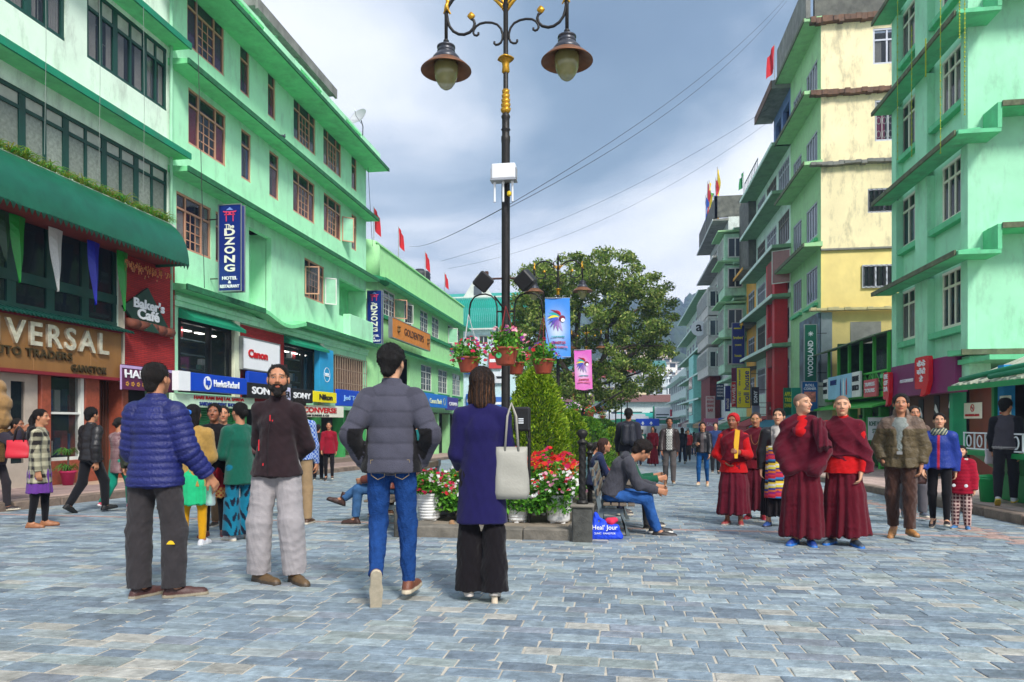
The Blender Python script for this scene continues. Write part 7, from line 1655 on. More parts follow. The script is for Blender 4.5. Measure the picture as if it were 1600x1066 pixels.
# dense rows of bedding plants behind the pots
def bedrow(label,y0,y1,x0,x1,z0,z1,nl,nf,cols,lc=G_LEAF,fs=.03):
    P=np.stack([NR.uniform(x0,x1,nl),NR.uniform(y0,y1,nl),NR.rand(nl)**.6],1); lump=.75+.25*np.sin(P[:,0]*7)*np.cos(P[:,1]*5); g=np.array([gz(y) for y in P[:,1]])
    P[:,2]=g+z0+(z1-z0)*P[:,2]*lump; Q_=np.stack([NR.uniform(x0,x1,nf),NR.uniform(y0,y1,nf),np.zeros(nf)],1); Q_[:,2]=np.array([gz(y) for y in Q_[:,1]])+z0+(z1-z0)*(.75+.25*np.sin(Q_[:,0]*7)*np.cos(Q_[:,1]*5))*NR.uniform(.9,1.15,nf)
    o=cards_obj('bedding_plants',[leaf_cards(P,.04,pick(lc,nl),.8,.5)],None); tag(o,label,'flowers',None,'stuff'); c=cards_obj('blossoms',[flowers(Q_,fs,pick(cols,nf))],o,petal_m); return o
bedrow('white and pink petunias spilling behind the front pots',8.75,9.3,-2.35,-.62,.25,.66,6500,420,[(236,234,232),(230,226,224),(224,150,176),(200,30,50)])
bedrow('yellow orange and red pansies in the middle of the bed',9.4,10.6,-2.3,-.65,.3,.84,7500,620,[(214,40,26),(226,90,20),(244,176,20),(240,200,30),(190,24,30),(206,36,30)],fs=.036); bedrow('tall loose red and orange blooms above the pansies',9.6,10.9,-2.2,-.7,.5,1.02,1500,330,[(214,30,26),(190,20,40),(230,80,30),(200,30,90)],fs=.038)
bedrow('red and pink blooms farther back in the bed',11.0,16.0,-2.3,-.65,.2,.78,8000,500,[(200,30,40),(220,70,60),(230,120,140),(240,200,60)],fs=.04)
bedrow('low greenery and red blooms along the distant bed',20,58,-2.3,-.65,.1,.95,9000,500,[(200,50,40),(220,90,50)],fs=.07)
pl=empty('wooden_planter','brown wooden trough between the pansies and the conifer','planter',(-1.45,10.75,gz(10.75))); part('board',MB().bevbox(-.85,.8,-.03,.0,.70,.76,.008).bevbox(-.85,.8,-.03,.0,.4,.5,.008),S('planter_wood',150,92,54),pl)
# ---- clipped conifers and shrubs in the bed
YG=[(128,160,26),(150,178,36),(104,140,26),(172,192,60),(80,118,26)]
def conifer(label,px,py,d,w_,h,n,cols=YG,size=.05,top=.15,name='golden_conifer',zoff=0):
    p=at(px,py,d); z=gz(p.y)+.12; h=bz(py,d)-z; o=empty(name,label,'shrub',(p.x,p.y,z))
    part('stem',MB().tube([(0,0,0),(.02,0,h*.8)],[.05,.015],8),S('bark',84,66,50,var=.3),o)
    t=NR.rand(n)**.85; a=NR.uniform(0,2*PI,n); prof=np.interp(t,[0,.08,.25,.5,.75,.92,1],[.84,.98,1,.94,.74,.46,.14]); r=w_/2*prof
    lump=1+.10*np.sin(a*5+t*9)+.09*np.sin(a*11-t*22)+.07*np.sin(t*46+a*3); rr=r*lump*NR.uniform(.72,1.03,n)
    P=np.stack([np.cos(a)*rr,np.sin(a)*rr,t*h],1); d_=np.stack([np.cos(a),np.sin(a),np.full(n,.9)],1)
    cards_obj('foliage',[leaf_cards(P,size,pick(cols,n),.5,.32,nrm_=d_)],o)
    part('dark_core',MB().lathe([(w_*.30,.05),(w_*.36,h*.25),(w_*.28,h*.5),(w_*.16,h*.75),(.01,h*.93)],12,wob=lambda t_,z_: 1+.15*math.sin(t_*4+z_*8)),S('inner_shade_green',44,66,18,var=.6,scale=12),o,True); return o  # solid core closes gaps between leaves; inner shade painted as dark green
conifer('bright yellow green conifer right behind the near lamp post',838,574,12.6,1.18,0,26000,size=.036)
conifer('second golden conifer to the right of the bright one, lower',890,640,18,1.1,0,5500,size=.06); conifer('low gold green clipped shrub left of the lamp post foot',772,640,13.6,.9,0,5000)
conifer('mid green clipped shrub under the pink banner',918,652,26,1.7,0,5000,[(70,120,30),(90,140,40),(120,160,50)],.075); conifer('dark green shrub beside the tree trunk',940,655,32,2.2,0,5000,[(50,90,30),(70,110,36),(100,140,50)],.09)
conifer('low bright shrub at the right end of the hedge row',958,668,28,1.3,0,3000,size=.07); conifer('far dark shrub right of the tree trunk',968,663,42,2.4,0,3000,[(50,90,36),(70,110,44)],.1)
for i,(px,d) in enumerate(((952,46),(962,50),(971,54),(980,58))):
    p=at(px,660,d); o=empty('thin_pole','thin grey pole right of the tree trunk, %s from the trunk' % ['nearest','second','third','farthest'][i],'pole',(p.x,p.y,gz(p.y))); part('shaft',MB().tube([(0,0,0),(0,0,5.6-.3*i)],.05,6),iron,o); part('arm',MB().tube([(0,0,5.3-.3*i),(.5,0,5.6-.3*i),(.9,0,5.3-.3*i)],.03,5),iron,o)
# ---- the big spreading tree
td=42.0
def T3(px,py,dd=0): return np.array(at(px,py,td+dd))
tree=empty('spreading_tree','big broad crowned tree rising from the flower bed beyond the banners','tree',(T3(903,700)[0],T3(903,700)[1],gz(42)))
TB=np.array(W[tree.name].translation); bark=S('grey_brown_bark',84,74,64,rough=.95,var=.4,scale=5,bump=.8,bscale=18)
def limb(pts,r0,r1,dd=0,dd1=0):
    m=len(pts); P=[T3(x,y,dd+(dd1-dd)*i/(m-1))-TB for i,(x,y) in enumerate(pts)]; Q_=[]
    for i in range(m-1):
        for k in range(4): t=k/4; q=P[i]*(1-t)+P[i+1]*t; q=q+np.array([R.uniform(-1,1)]*3)*.03; Q_.append(q)
    Q_.append(P[-1]); n=len(Q_); return Q_,[r0+(r1-r0)*i/(n-1) for i in range(n)]
limbs=[([(903,706),(904,672),(903,640),(906,612)],.55,.38,0,0),([(905,620),(890,590),(872,560),(850,530),(838,500)],.26,.06,0,-1),([(905,622),(908,580),(900,530),(905,480),(925,430)],.30,.06,0,1),
         ([(908,618),(930,590),(945,555),(950,510),(975,450)],.26,.06,0,-1.5),([(930,590),(965,570),(1000,545),(1030,520),(1048,505)],.15,.04,-.5,0),([(903,640),(880,630),(855,610),(830,600)],.16,.05,0,2),
         ([(910,615),(940,600),(975,590),(1005,580)],.13,.04,0,2.5),([(900,530),(880,500),(870,450),(865,410)],.13,.04,0,-2),([(950,510),(985,490),(1020,470)],.12,.04,-1,1),([(945,555),(985,540),(1035,540)],.10,.03,0,-2),([(903,650),(925,640),(950,625),(975,610)],.12,.04,0,-2),
         ([(850,530),(830,520),(812,500)],.08,.03,-1,1),([(905,480),(895,440),(910,400)],.10,.03,1,0),([(838,500),(850,460),(845,420)],.08,.02,-1,-2)]
mb=MB(); Q_,rr=limb(*limbs[0]); mb.tube(Q_,rr,14); part('trunk',mb,bark,tree,True)
for l_ in limbs[1:]: mb=MB(); Q_,rr=limb(*l_); mb.tube(Q_,rr,9); part('limb',mb,bark,tree,True)
clus=[]
for (px,py,rx_,ry_,n) in ((895,430,60,36,30),(960,425,60,34,30),(1010,465,40,40,22),(860,470,48,50,28),(930,480,70,45,34),(985,515,50,34,22),(1035,525,22,28,12),(835,520,30,50,20),(870,560,50,34,20),(930,545,50,30,16),(850,600,36,32,16),(900,610,50,26,14),(1005,565,40,24,14),(985,600,24,24,8),(955,585,36,24,10),(940,630,34,18,8),(1015,600,14,14,4),(865,640,30,14,6),(925,600,50,30,14),(915,660,26,16,5),(822,470,22,50,16),(815,545,18,48,14),(842,440,26,30,12),(1030,490,22,34,10)):
    for _ in range(n):
        a=R.uniform(0,2*PI); k=math.sqrt(R.random()); clus.append((px+rx_*k*math.cos(a),py+ry_*k*math.sin(a),R.gauss(0,2.0)))
Pp=[]; Cn=[]
for (px,py,dd) in clus:
    c=T3(px,py,dd)-TB; n=160; d_=NR.normal(size=(n,3)); d_ /= np.linalg.norm(d_,axis=1)[:,None]; r=R.uniform(.42,.78)*NR.rand(n,1)**.4; Pp.append(c+d_*r*np.array([1,1,.62])); Cn.append(d_)
    mbk=None
Pp=np.concatenate(Pp); n=len(Pp)
cards_obj('crown',[leaf_cards(Pp,.105,pick([(92,122,44),(112,140,54),(72,100,38),(140,162,72),(168,176,96),(120,134,66)],n),.9,.5)],tree)
mb=MB()
for (px,py,dd) in clus[::2]:
    c=T3(px,py,dd)-TB; j=min(range(len(limbs)),key=lambda q: min((px-x)**2+(py-y)**2 for x,y in limbs[q][0][1:])); x,y=min(limbs[j][0][1:],key=lambda q: (px-q[0])**2+(py-q[1])**2)
    s_=T3(x,y,0)-TB; m_=(s_+c)/2+np.array([R.uniform(-.2,.2),R.uniform(-.2,.2),R.uniform(-.1,.25)]); mb.tube([s_,m_,c],[.035,.022,.01],4)
part('twigs',mb,bark,tree,kind='stuff')
# ---- benches
wood_b=S('weathered_slat',104,92,78,rough=.8,var=.3,scale=8,stretch=1); bench_g=S('bench_grey_paint',96,108,112,rough=.6,var=.2)
def bench(label,x,y,rz,L=1.9):
    o=empty('bench',label,'bench',(x,y,gz(y)),rz)
    for i in range(4): part('seat_slat',MB().bevbox(-L/2,L/2,-.40+i*.1,-.40+i*.1+.085,.40,.43,.006),wood_b,o)
    for i in range(3): part('back_slat',MB().bevbox(-L/2,L/2,.04+i*.03,.065+i*.03,.52+i*.12,.61+i*.12,.006),wood_b,o)
    for sx in (-1,1):
        part('bench_end',MB().prism([(-.36,0),(-.30,0),(-.26,.36),(.0,.36),(.10,.86),(.155,.86),(.05,.36),(.08,0),(.02,0),(-.02,.30),(-.22,.30)],sx*(L/2-.12)-.025,sx*(L/2-.12)+.025,'x'),bench_g,o)
    return o
bench('grey slatted bench on the right of the flower bed with two seated men',-.23,9.65,rad(90)); bench('second slatted bench beyond the seated men, on the right of the bed',-.23,12.6,rad(90))
bench('slatted bench on the left of the flower bed under the man in the leather jacket',-2.85,9.55,rad(-90)); bench('slatted bench farther back on the left of the bed',-2.85,13.2,rad(-90))
# overhead wires
def wire(label,a,b,sag=.6,r=.012):
    pts=[]; a,b=Vector(a),Vector(b)
    for i in range(25): t=i/24; p=a.lerp(b,t); p.z -= sag*4*t*(1-t); pts.append(p-a)
    tag(ob('overhead_wire',MB().tube(pts,r,5).mesh('overhead_wire'),black_p,loc=a),label,'wire')
wire('upper of the two close wires rising to the top right of the sky',at(792,322,9.6),at(1225,0,22),.35,.0042); wire('lower of the two close wires rising to the top right of the sky',at(792,326,9.6),at(1229,2,22),.5,.0042)
wire('faint wire from the lime roof to the near lamp post',at(640,385,42),at(792,322,9.6),.2,.007)
wire('third wire crossing the sky towards the yellow building',at(690,408,44),at(1200,170,40),.9,.008); wire('lowest faint wire crossing the sky above the tree',at(700,420,46),at(1245,158,42),1.6,.007)
wire('thin wire hanging from the eave end of the hotel building',at(575,262,33),at(582,385,35),.05,.012); wire('thin black cable looping down the front of the hotel wall',A.M @ Vector((x1+.15,-.7,12.9)),B.M @ Vector((.55,-.65,5.0)),.02,.01)
# ================================================================ PEOPLE
def walk(a=.28,b=.3,sd='L',hd=(0,0),**k):
    o='R' if sd=='L' else 'L'; x=-1 if sd=='L' else 1
    P={'leg'+sd: ((x*.03,a,-1),(0,a*.1,-1)),'leg'+o: ((-x*.03,-a*.45,-1),(0,-b-a,-1)),'foot'+sd: (x*.12,1,.08),'foot'+o: (-x*.12,1,-.55),'head': hd,
         'arm'+sd: ((x*.16,-.25,-1),(0,.05,-1)),'arm'+o: ((-x*.16,.22,-1),(-x*-.02,.45,-1))}; P.update(k); return P
def stand(hd=(0,0),**k): P={'head': hd}; P.update(k); return P
def sit(seat=.43,lean=12,**k):
    P=dict(seat=seat,lean=lean,legL=((-.12,1,-.06),(0,.12,-1)),legR=((.12,1,-.06),(0,.05,-1)),footL=(-.1,1,0),footR=(.1,1,0),armL=((-.2,.45,-1),(.3,1,-.15)),armR=((.2,.45,-1),(-.3,1,-.15)),hfwd=.2); P.update(k); return P
pocket=dict(armL=((-.42,-.22,-1),(.35,.42,-.75)),armR=((.42,-.22,-1),(-.35,.42,-.75)))
behind=dict(armL=((-.34,-.32,-1),(.75,-.42,-.7)),armR=((.34,-.32,-1),(-.75,-.42,-.7)))
def gp_(px,py): p=hit(px,py); return (p.x,p.y)
def in_world(p,v): return p.loc+Matrix.Rotation(rad(p.face),3,'Z') @ Vector(v)
def bag(name,label,loc,rz,w_,h,d,col,kind='cloth',strap=None,taper=.8,sc_=(60,40,30),sag=.0):
    mb=MB(); n=20; prev=None
    for k in range(9):
        t=k/8; ww=w_/2*(1+(taper-1)*t)*(1-.10*(t < .06)); dd=d/2*(1-.78*t**1.3)*(1-.15*(t < .06)); mb.v+=[(ww*abs(math.cos(a))**.45*(1 if math.cos(a) > 0 else -1)+.004*math.sin(a*3+k),dd*abs(math.sin(a))**.6*(1 if math.sin(a) > 0 else -1)+.006*math.sin(k*1.3+a*2),h*t) for a in [2*PI*q/n for q in range(n)]]
    mb.f=[(k*n+q,k*n+(q+1) % n,(k+1)*n+(q+1) % n,(k+1)*n+q) for k in range(8) for q in range(n)]+[tuple(range(n-1,-1,-1)),tuple(range(8*n,9*n))]
    o=tag(ob(name,mb.mesh(name,True),S('bag_%d_%d_%d' % col,*col,rough=.55,var=.08,bump=.1,bscale=60),M=Matrix.Translation(loc) @ Matrix.Rotation(rad(rz),4,'Z')),label,'bag')
    if strap:
        for s_ in (-1,1): part('strap',MB().tube([(-w_*.22*taper,s_*.015,h-.03),(-w_*.12,s_*.02,h+strap*.7),(0,s_*.02,h+strap),(w_*.12,s_*.02,h+strap*.7),(w_*.22*taper,s_*.015,h-.03)],.009,6),S('strap_%d_%d' % (sc_[0],sc_[1]),*sc_),o,True)
    return o
def skirt(p,col,z1=.10,r0=.15,r1=.25,n=9,amp=.018,name='skirt',ztop=.08,ys=.78,colf=None,kind='cloth',cy=0,cx=0):
    J=p.J; zt=J['pel'][2]+ztop*p.s; zh=z1
    def dp(V,tg): a=np.arctan2(V[:,0],V[:,1]); k=np.clip((zt-V[:,2])/(zt-zh),0,1); return amp*k**.7*(np.sin(n*a+1.5*np.sin(V[:,2]*3)+np.sin(a*3)*1.5)+.4*np.sin(n*2.3*a+2))
    return p.piece(name,[Prim((0,0,zt),(cx*.5,cy*.5,(zt+zh)*.5),r0,(r0+r1)*.52,ys=ys),Prim((cx*.5,cy*.5,(zt+zh)*.5),(cx,cy,zh),(r0+r1)*.52,r1,ys=ys,flat=1)],col,wr=.006,disp=dp,colf=colf,kind=kind)
def diag(amp,k,seed=1,dx=.9):
    def f(V,tg): q=V[:,2]*k+V[:,0]*k*dx+1.4*np.sin(V[:,1]*9+seed)+.8*np.sin(V[:,2]*11+seed*2); return amp*(1-1.6*np.abs(np.sin(q)))
    return f
EYE=0
# 1 blue down jacket, back to us
p=Person('man in a shiny blue down jacket seen from behind, holding a water bottle',gp_(243,934),6,1.75,stand((-10,8),sh=.152,armR=((.30,.05,-1),(.48,.55,-.95)),armL=((-.18,.12,-1),(.3,.8,-.6)),legL=((-.09,.0,-1),(.02,-.03,-1)),legR=((.10,.06,-1),(0,-.03,-1)),footL=(.5,.9,0),footR=(.9,.5,0)),'mid',.0095)
p.trousers((62,58,60),infl=.040,ank=.040,flare=.012,wr=.009,wf=1.2,colf=None)
p.top((34,42,112),infl=.040,hem=-.12,arm=.040,collar=.06,quilt=.052,qa=.011,kind='nylon',wr=.003,upto=.97); p.shoes((74,44,40),sole=(150,140,120),boot=.03,L=.29); p.hair('short',(26,20,17))
part('logo_patch',MB().prism([(-.03,0),(.03,0),(.014,.022),(0,.028),(-.014,.022)],0,.012,'y'),S('patch_yellow',230,190,30),p.o,loc=tuple(p.J['knR']*.8+p.J['anR']*.2+V3(.02,-.095,0)))
b=in_world(p,p.J['wrR']+p.J['hdR']*.07+V3(-.055,.06,-.02)); o=empty('water_bottle','clear plastic water bottle held by the man in the blue jacket','bottle',b-Vector((0,0,.16)))
part('bottle_body',MB().lathe([(.03,0),(.036,.01)]+[(.036-.002*(i % 2),.03+i*.018) for i in range(9)]+[(.034,.21),(.014,.25),(.014,.27)],16),mat('clear_plastic',lin((190,214,214)),rough=.05,alpha=.45,spec=.9),o,True); part('cap',MB().lathe([(.017,.265),(.017,.285),(.001,.286)],12),S('bottle_cap',60,120,190),o)
# 2 bearded man
p=Person('bearded man in a dark fleece and baggy pale trousers, hands behind his back',gp_(432,910),184,1.80,stand((20,2),legL=((-.10,.05,-1),(-.03,-.08,-1)),legR=((.08,.10,-1),(.05,-.10,-1)),footL=(-.75,.75,0),footR=(-.9,.5,0),leanx=-2,hipx=.018,sh=.148,armL=((-.20,-.36,-1),(.75,-.30,-.7)),armR=((.20,-.36,-1),(-.75,-.30,-.7))),'mid',.0085,nose=1.04,seed=3)
p.trousers((180,174,176),infl=.050,ank=.052,flare=.012,wr=.010,wf=.9)
p.top((50,36,40),infl=.026,hem=-.10,hemw=.182,arm=.022,collar=.055,wr=.009,wf=.9,cuff=1.1); p.shoes((96,74,46),sole=(70,58,44),boot=.05,L=.30); p.hair('short',(18,14,13),vol=-.004); p.beard()
f=p.J['fw']; zr=S('zip_red',200,30,40)
for i,(x,z,l_) in enumerate(((.0,.40,.05),(-.02,.36,.012),(.085,.20,.09),(.05,.01,.02))): part('zip',MB().tube([(0,0,0),(0,.004,-l_)],.0045,5),zr,p.o,loc=(x-.01,.135+(.02 if z < .3 else 0)+.012,p.J['pel'][2]+z))
part('front_zip',MB().tube([(0,.0,.36),(0,.045,.25),(0,.052,.1),(0,.05,-.08)],.003,5),S('zip_dark',24,18,20),p.o,loc=(.0,.118,p.J['pel'][2]))
# 3 grey quilted jacket, walking away
p=Person('man in a grey quilted jacket and blue jeans walking away, heel lifted',gp_(612,938),13,1.82,walk(.10,.30,'R',(-20,3),legR=((.05,.09,-1),(.02,-.06,-1)),legL=((-.02,.10,-1),(.04,-.85,-1)),footL=(-.05,.34,-1),footR=(.25,1,0),**dict(armL=((-.46,-.28,-1),(.30,.50,-.75)),armR=((.46,-.28,-1),(-.30,.50,-.75)))),'fair',.0095,fat=.012)
def jeanf(V,c,tg,n): c=c*(1+.35*np.clip(np.sin(V[:,2:3]*23+V[:,:1]*30),0,1)*0); c[tg==0] *= .75; return c
p.trousers((32,72,136),infl=.022,ank=.016,wr=.009,wf=1.2,kind='denim',colf=jeanf)
def side_black(V,c,tg,n):
    m=((np.abs(V[:,0]) > .165) & (tg==0)) | ((tg==1) & (n[:,1] > .1)) | ((tg==1) & (V[:,2] < p.J['elL'][2]+.05) & (n[:,0]*np.sign(V[:,0]) < .1)); c[m]=lin((26,25,28)); return c
p.top((84,84,98),infl=.036,hem=-.10,arm=.032,collar=.065,quilt=.115,qa=.007,kind='cloth',wr=.004,colf=side_black); p.shoes((110,62,42),sole=(200,186,160),L=.29); p.hair('short',(20,17,17),.007,vol=.012)
for sx in (-1,1): part('pocket_stitch',MB().tube([(sx*.035,-.128,.03),(sx*.14,-.118,.02),(sx*.135,-.112,-.09),(sx*.088,-.126,-.12),(sx*.04,-.13,-.10),(sx*.035,-.128,.03)],.0025,4),S('stitch_tan',150,130,90),p.o,loc=(0,-.005,p.J['pel'][2]-.03))
# 4 navy coat woman
p=Person('woman in a long navy cardigan and wide black trousers seen from behind',gp_(753,938),9,1.67,stand((-6,0),legL=((-.03,.04,-1),(.0,-.05,-1)),legR=((.02,-.03,-1),(.01,-.10,-1)),footL=(-.1,1,0),footR=(.05,1,-.3),armL=((-.16,.02,-1),(.05,.9,-.45)),armR=((.16,.02,-1),(-.1,.9,-.5)),sh=.155),'mid',.0095,wide=.96)
p.trousers((26,22,26),infl=.026,ank=.045,flare=.030,wr=.010,wf=1.1,length=1.10,kind='cloth')
p.top((32,28,84),infl=.026,hem=-.40,hemw=.170,arm=.022,wr=.006,wf=.7,kind='cloth',name='cardigan'); p.shoes((200,180,160),sole=(210,200,190),L=.24); p.hair('bob',(38,24,18),.004,tint=(170,112,66),vol=.008)
part('heel',MB().lathe([(.024,0),(.022,.05),(.028,.06)],12),S('heel_cream',214,196,170),p.o,loc=(p.J['anR'][0],p.J['anR'][1]-.05,0))
sh_=in_world(p,p.J['shR']+V3(.02,0,.05)); bag('shoulder_bag','pale grey leather tote bag hanging from the shoulder of the woman in navy',sh_+Vector((.06,-.05,-.66)),14,.27,.38,.13,(150,148,138),'leather',.32,.84,(160,156,146))
# 5.. left pavement people
p=Person('woman in a black and cream checked coat with a red bag on her shoulder',gp_(62,824),-62,1.56,stand((-8,0),legL=((-.02,.10,-1),(0,0,-1)),legR=((.02,-.08,-1),(0,-.12,-1))),'mid',.012)
def check(V,c,tg,n):
    a=(np.floor(V[:,2]/.055) % 2); b_=(np.floor((V[:,0]+V[:,1]*.8)/.05) % 2); k=(a+b_)/2; c0,c1=np.array(lin((40,36,34))),np.array(lin((196,190,160))); return c0+(c1-c0)*k[:,None]
p.trousers((22,20,24),infl=.010,ank=.006); skirt(p,(110,60,150),z1=.46,r0=.13,r1=.19,amp=.008); p.top((200,195,180),infl=.030,hem=-.30,hemw=.165,arm=.022,colf=check,name='coat',collar=.03); p.shoes((150,96,60),sole=(120,76,50),L=.24); p.hair('pony',(24,18,16))
p.free('hood',[Prim(p.J['shL']*.6+p.J['neck']*.4+V3(0,-.05,.02),p.J['shR']*.6+p.J['neck']*.4+V3(0,-.05,.02),.055,.055),Prim(p.J['neck']+V3(0,-.08,-.1),p.J['neck']+V3(0,-.09,0),.08,.06)],(20,18,20),wr=.006)
bag('shoulder_bag','red handbag carried on the back of the woman in the checked coat',in_world(p,V3(-.10,-.26,p.J['pel'][2]+.06)),20,.32,.24,.15,(190,24,44),'leather',.18,.9,(40,30,30))
p=Person('man in a black quilted leather jacket striding away on the left',gp_(142,801),-14,1.66,walk(.42,.25,'R',(0,2),armL=((-.25,.1,-1),(.1,.4,-1))),'mid',.012); p.trousers((26,26,30),infl=.026,ank=.022); p.top((40,38,40),infl=.04,hem=-.08,arm=.034,collar=.05,quilt=.10,qa=.008,kind='leather'); p.shoes((26,24,24),sole=(20,20,20)); p.hair('short',(18,15,15),vol=.006)
p=Person('girl in a dotted maroon tunic and jade green trousers walking behind the leather jacket man',gp_(186,797),-14,1.5,walk(.36,.2,'R'),'mid',.013)
def dots(V,c,tg,n): k=(np.sin(V[:,2]*150)*np.sin((V[:,0]+V[:,1])*150) > .25); c[k]=lin((214,196,196)); return c
p.trousers((20,150,124),infl=.03,ank=.03); p.top((110,54,66),infl=.024,hem=-.26,hemw=.155,arm=.018,colf=dots,name='tunic'); p.shoes((190,60,90),sole=(220,220,220)); p.hair('bun',(26,20,18))
p=Person('child in a dark green jacket half hidden by the blue jacket man',gp_(212,806),-10,1.42,walk(.2,.2),'mid',.014); p.trousers((34,60,120),kind='denim'); p.top((50,56,40),infl=.035,hem=-.06,arm=.03); p.shoes((60,70,110)); p.hair('short')
# chatting women
p=Person('woman in a mustard cardigan and yellow leggings with long black hair, back turned',gp_(302,852),16,1.56,stand((-10,4),armR=((.15,.15,-1),(-.3,.7,-.2)),armL=((-.15,.1,-1),(.2,.8,-.3))),'mid',.0105); p.trousers((226,164,20),infl=.010,ank=.008,wr=.005); skirt(p,(40,196,130),z1=.46,r0=.15,r1=.20,amp=.012,n=8); p.top((190,150,78),infl=.036,hem=-.22,hemw=.165,arm=.03,wr=.007,kind='knit',name='cardigan'); p.shoes((190,190,196),sole=(200,200,200),slipper=True,L=.23); p.hair('long',(18,14,14))
part('hair_clip',MB().lathe([(.001,-.03),(.03,-.02),(.035,0),(.03,.02),(.001,.03)],10),S('clip_blue',40,110,200),p.o,loc=tuple(p.J['headc']+V3(-.02,-.125,.02)))
p=Person('dark haired woman in a black shawl facing the camera among the chatting group',gp_(335,838),204,1.60,stand((-6,6),armL=((-.2,.1,-1),(.5,.8,.1)),armR=((.2,.1,-1),(-.5,.8,.0))),'dark',.0105,nose=1.02); p.trousers((26,22,26),infl=.012,ank=.01); skirt(p,(140,20,36),z1=.48,r0=.15,r1=.21,amp=.012,colf=lambda V,c,tg,n: np.where((V[:,2:3] < .60) & (np.sin(V[:,:1]*120)*np.sin(V[:,2:3]*120) > -.2),np.array(lin((176,140,80))),c))
p.top((24,22,26),infl=.04,hem=-.20,arm=.04,wr=.012,wf=.8,name='shawl',collar=.05); p.shoes((90,50,50),slipper=True,sole=(120,30,40)); p.hair('back',(22,16,15),vol=.004)
p=Person('woman in a green cardigan and blue floral trousers seen from behind',gp_(375,844),52,1.60,stand((14,4),armL=((-.2,.1,-1),(.4,.9,.15)),armR=((.18,.05,-1),(-.1,.8,-.3))),'mid',.0105)
p.trousers((20,120,150),infl=.03,ank=.045,flare=.03,colf=lambda V,c,tg,n: np.where((np.sin(V[:,2:3]*34+2*np.sin(V[:,:1]*40))*np.sin(V[:,:1]*52+V[:,1:2]*30) > .25),np.array(lin((20,30,50))),c)); p.top((16,100,80),infl=.028,hem=-.24,hemw=.165,arm=.024,kind='knit',name='cardigan'); p.shoes((214,210,204),slipper=True,L=.23); p.hair('bun',(18,14,14))
bag('shoulder_bag','brown and pink shoulder bag on the woman in the green cardigan',in_world(p,V3(.22,-.02,p.J['pel'][2]+.12)),60,.26,.20,.12,(70,40,38),'leather',.22,.9,(160,120,120))
p=Person('man looking out between the two women, mostly hidden',gp_(349,822),206,1.62,stand((5,0)),'mid',.014); p.trousers((120,96,70)); p.top((70,72,80),infl=.03); p.shoes((60,50,40)); p.hair('short',(28,22,20))
p=Person('man in a blue checked shirt and tan trousers behind the bearded man',gp_(468,819),14,1.74,stand((-12,0)),'mid',.012); p.trousers((176,148,112),infl=.028,ank=.026)
p.top((40,90,190),infl=.026,hem=-.06,colf=lambda V,c,tg,n: np.where(((np.floor(V[:,2:3]/.03)+np.floor((V[:,:1]+V[:,1:2])/.03)) % 2 > 0),np.array(lin((180,200,230))),c),name='shirt'); p.shoes((80,56,40),slipper=True); p.hair('short')
p=Person('woman in a crimson jacket walking towards us by the shoe shop',gp_(514,752),198,1.58,walk(.12,.1),'mid',.014); p.trousers((28,24,28),infl=.014,ank=.01); p.top((150,22,44),infl=.028,hem=-.18,arm=.02,name='jacket'); p.shoes((40,30,30)); p.hair('long',(26,20,18))
p=Person('woman in black with a backpack behind the crimson jacket',gp_(497,750),10,1.58,stand(),'mid',.018,lod=1); p.trousers((30,28,34)); p.top((30,30,34),infl=.04); p.shoes((30,30,30)); p.hair('short')
# seated man on the left bench
p=Person('man in a russet leather jacket and jeans seated cross legged on the left bench',(-3.17,9.45),84,1.74,sit(.44,6,legR=((.05,1,.12),(-.25,.75,-.55)),footR=(-.2,1,.35),legL=((-.1,1,-.05),(0,.1,-1)),armL=((-.25,.2,-1),(.2,.9,-.2)),armR=((.25,.2,-1),(-.2,.9,-.2))),'mid',.011)
p.trousers((70,112,160),infl=.022,ank=.022,kind='denim',length=.92); p.top((120,62,48),infl=.034,hem=-.04,arm=.032,collar=.04,kind='leather'); p.shoes((64,40,32),sole=(30,24,20),boot=.09); p.hair('short')
p=Person('person in tall brown boots seated on the far end of the left bench',(-3.12,10.25),80,1.66,sit(.44,8),'mid',.013); p.trousers((70,56,40),ank=.025); p.top((80,70,60),infl=.035); p.shoes((110,70,44),boot=.2); p.hair('short')
# 16 seated men on the right bench
p=Person('man in a dark grey hoodie and blue jeans bent forward on the right bench',(-.12,8.98),-86,1.74,sit(.43,24,legL=((-.02,1,-.04),(0,.28,-1)),legR=((.06,1,-.10),(0,.34,-1)),hunch=.05,hfwd=.6,head=(4,-38),armR=((.12,.45,-1),(-.15,.9,-.25)),armL=((-.12,.5,-1),(.2,1,-.2))),'mid',.0095)
p.trousers((50,98,168),infl=.024,ank=.020,kind='denim',wr=.010); p.top((74,74,82),infl=.036,hem=-.05,arm=.030,wr=.012,wf=1.0,name='hoodie'); p.free('hood',[Prim(p.J['neck']-p.J['up']*.03-p.J['fw']*.07+V3(-.06,0,0),p.J['neck']-p.J['up']*.03-p.J['fw']*.07+V3(.06,0,0),.06,.06),Prim(p.J['neck']-p.J['up']*.12-p.J['fw']*.09,p.J['neck']-p.J['fw']*.07,.05,.06)],(66,66,74),wr=.006); p.shoes((34,30,30),sole=(226,222,214),L=.29); p.hair('short',(34,24,20),.008,vol=.016)
p=Person('man with a green sleeve and charcoal trousers seated beside the hooded man',(-.10,9.62),-84,1.72,sit(.43,24,legL=((-.06,1,-.04),(0,.2,-1)),hunch=.04,hfwd=.5,head=(0,-25),armL=((-.12,.5,-1),(.2,1,.2)),armR=((.12,.5,-1),(-.1,1,.15))),'mid',.011); p.trousers((70,68,70),infl=.03,ank=.03); p.top((30,96,70),infl=.034,arm=.028); p.shoes((24,22,22)); p.hair('short',(28,22,20),vol=.008)
